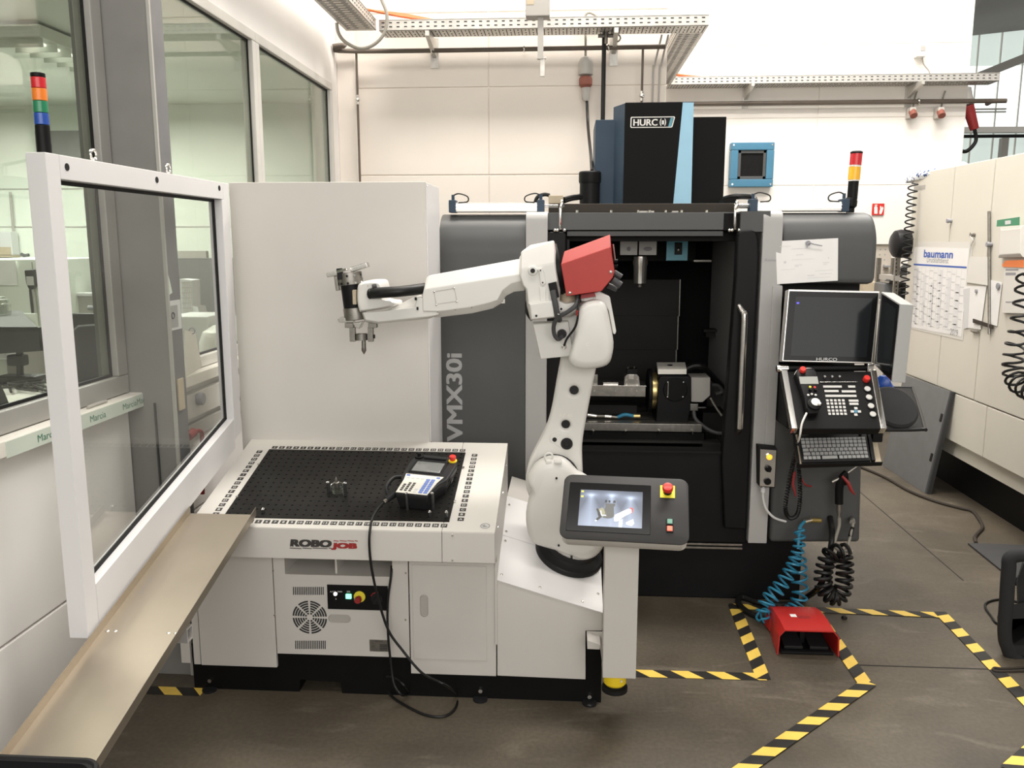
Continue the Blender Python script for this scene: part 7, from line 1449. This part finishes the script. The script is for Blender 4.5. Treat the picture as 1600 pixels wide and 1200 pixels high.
oc = thing('office_chair', 'dark office chair corner at the far left behind the glass', 'chair', PX(2, 630, -2.5)); mk('chair_back', G().loft([[PX(a, b, x) for a, b in ((-60, 602), (0, 598), (8, 615), (18, 640), (-60, 660))] for x in (-2.45, -2.55)], .01), 'fabric_grey', oc)
o = thing('small_meter', 'small pale meter at the left edge under the dark shelf', 'meter', PY(3, 548, 4.4)); g = G(); pbox(g, -10, 536, 10, 562, 4.4, .1, .01); mk('meter_body', g, 'paper_grey', o); g = G(); pbox(g, -2, 540, 6, 546, 4.397, .003); mk('meter_face', g, 'office_dark', o, False)
# things between the guard frame post and the column
pt_ = thing('low_partition', 'grey low partition with white top behind the dark monitor', 'partition', PY(150, 480, 6.6)); g = G(); pbox(g, 112, 462, 196, 640, 6.6, .06, .004); mk('partition_body', g, 'plastic_grey', pt_); g = G(); pbox(g, 110, 458, 197, 463, 6.58, .1, .004); mk('partition_cap', g, 'paper_grey', pt_)
o = thing('tap_fitting', 'small dark wall fitting above the dark monitor', 'fitting', PY(143, 481, 6.55)); mk('fitting_body', G().cyl(PY(138, 481, 6.55), PY(148, 481, 6.55), .02, n=10).cyl(PY(146.5, 476, 6.55), PY(147.5, 491, 6.55), .012, n=8), 'ink_grey', o)
o = thing('pale_box', 'pale box on the low partition beside the tap fitting', 'box', PY(164, 478, 6.5)); g = G(); pbox(g, 159, 469, 171, 482, 6.5, .08, .004); mk('box_body', g, 'paper_grey', o)
mo = thing('dark_monitor', 'large dark monitor back seen through the guard pane', 'monitor', PY(146, 520, 5.0)); g = G(); pbox(g, 108, 490, 179, 556, 5.0, .04, .006); mk('monitor_back', g, 'office_dark', mo); g = G(); pbox(g, 140, 556, 150, 600, 5.03, .03); mk('monitor_foot', g, 'cell_dark', mo, False)
oc2 = thing('grey_office_chair', 'dark grey office chair in front of the dark monitor', 'chair', PY(150, 560, 4.3)); mk('chair_back', G().loft([ppoly(q_, y) for q_, y in (([(113, 520), (122, 511), (160, 508), (172, 512), (176, 540), (182, 580), (186, 640), (115, 640)], 4.2), ([(113, 516), (122, 508), (160, 505), (173, 509), (178, 540), (184, 580), (188, 640), (113, 640)], 4.25), ([(113, 520), (122, 511), (160, 508), (172, 512), (176, 540), (182, 580), (186, 640), (115, 640)], 4.32))]), 'fabric_grey', oc2)
p = PY(150, 620, 4.27); mk('chair_column', G().cyl((p.x, 4.3, .05), (p.x, 4.3, 1.0), .03, n=10), 'office_dark', oc2); mk('chair_base', G().lathe((p.x, 4.3, 0), UZ, [(.3, 0), (.3, .03), (.05, .08)], 12), 'office_dark', oc2)
o = thing('partition_post', 'thin grey post beside the low partition', 'post', PY(112, 430, 6.9)); g = G(); pbox(g, 109, 406, 115, 640, 6.9, .04); mk('post_body', g, 'plastic_grey', o, False)
# behind the second window
gb_ = thing('grey_screen_wall', 'grey office divider seen through the second window', 'divider', PY(315, 450, 7.0)); g = G(); pbox(g, 262, 403, 372, 492, 7.0, .05, .004); mk('divider_panel', g, 'grey_panel', gb_); g = G(); pbox(g, 262, 392, 322, 403, 7.05, .05); mk('divider_cap', g, 'plastic_grey', gb_, False)
cd = thing('printed_box', 'white box with grey printed grid in front of the grey divider', 'box', PY(295, 470, 6.6)); g = G(); g.prism(ppoly([(281, 436), (300, 438), (301, 478), (309, 480), (312, 493), (282, 493)], 6.6), (0, .15, 0)); mk('box_body', g, 'paper_grey', cd, False)
g = G()
for k in range(6): pbox(g, 284, 441+k*8, 300, 442.2+k*8, 6.598, .001); pbox(g, 286+k*2.6, 440, 286.8+k*2.6, 490, 6.598, .001)
mk('box_print', g, 'plastic_grey', cd, False, kind='stuff')
lb = thing('pale_machine', 'pale rounded bench machine under the grey divider', 'machine', PY(320, 510, 6.2)); g = G(); pbox(g, 262, 494, 327, 560, 6.2, .4, .02); mk('machine_body', g, 'paper_grey', lb); p = PY(295, 560, 6.3); mk('bench', G().box(p.x-.6, p.x+.6, 6.1, 6.9, 0, p.z-.002), 'plastic_grey', lb); mk('rounded_cover', G().lathe(PY(342, 545, 6.2), UZ, [(.14, -.2), (.14, .05), (.11, .13), (.03, .18)], 20), 'bag_white', lb)
cdl = thing('desk_calendar', 'white standing card with a wire ring on the window sill', 'calendar', PX(302, 560, -1.83)); q = [PX(289, 590, -1.735), PX(316, 573, -1.735), PX(305, 519, -1.745), PX(289, 516, -1.745)]
mk('card', G().prism(q, (-.003, 0, 0)), 'sill_white', cdl, False); p = (q[2]+q[3])/2; mk('wire_ring', G().torus(p+V((0, .02, 0)), UY, .014, .003, 14, 6), 'ink_grey', cdl)
# on the column
o = thing('column_poster', 'small framed picture sheet on the side of the grey column', 'poster', PX(275, 490, -1.605)); A = [PX(264, 517, -1.6075), PX(284.5, 517, -1.6075), PX(281, 470, -1.6075), PX(262, 468, -1.6075)]
ya, yb = 3.325, 3.425; z0, z1 = PX(268, 517, -1.605).z, PX(268, 470, -1.605).z
mk('sheet', G().box(-1.6085, -1.6075, ya, yb, z0, z1), 'paper_grey', o, False); mk('picture', G().box(-1.6075, -1.607, ya+.005, yb-.03, z0+.01, z1-.02), 'key_grey', o, False); mk('picture_mark', G().torus((-1.6068, ya+.025, (z0+z1)/2), UX, .012, .003, 12, 6), 'cell_dark', o)
o = thing('paper_flag', 'narrow green and white paper flag taped on the column edge', 'flag', PX(265, 440, -1.605)); mk('flag_body', G().prism([(-1.6085, 3.321, PX(262, 418, -1.6).z), (-1.6085, 3.345, PX(265, 440, -1.6).z), (-1.6085, 3.36, PX(268, 458, -1.6).z), (-1.6085, 3.322, PX(264, 462, -1.6).z)], (.001, 0, 0)), 'tape_green', o, False)
o = thing('wood_block', 'small pale wood strip fixed low on the column', 'block', PX(277, 618, -1.605)); mk('block_body', G().box(-1.6085, -1.600, 3.345, 3.395, PX(277, 643, -1.605).z, PX(277, 593, -1.605).z, .002), 'tan', o)
o = thing('dark_brush', 'dark flat brush lying on the white window sill', 'brush', PX(150, 624, -1.76)); a, b = PX(136, 627, -1.765), PX(166, 622, -1.765); zs_ = 1.2425
mk('brush_body', G().tube(smoothpath([V((-1.765, a.y, zs_+.006)), V((-1.765, (a.y+b.y)/2, zs_+.008)), V((-1.765, b.y, zs_+.006))], 5), .006, 8), 'plastic_grey', o)
o = thing('red_valve', 'red hose coupling low behind the guard pane', 'coupling', PX(305, 680, -1.7)); p = PX(303, 678, -1.70); mk('coupling_body', G().cyl(p+V((0, -.06, 0)), p+V((0, .0, .01)), .020, n=14, bev=.004), 'dark_red', o); mk('red_hose', G().tube(smoothpath([p+V((0, .0, .01)), p+V((.01, .05, .0)), p+V((.01, .06, -.06)), p+V((0, .05, -.3))], 6), .010, 8), 'dark_red', o)
o = thing('duct_knob', 'dark round knob on the cable duct under the second window', 'knob', PX(309, 623, -1.75)); p = PX(309, 623, -1.755); mk('knob_body', G().cyl(p, p+V((.03, 0, 0)), .03, n=16, bev=.006), 'ink_grey', o)
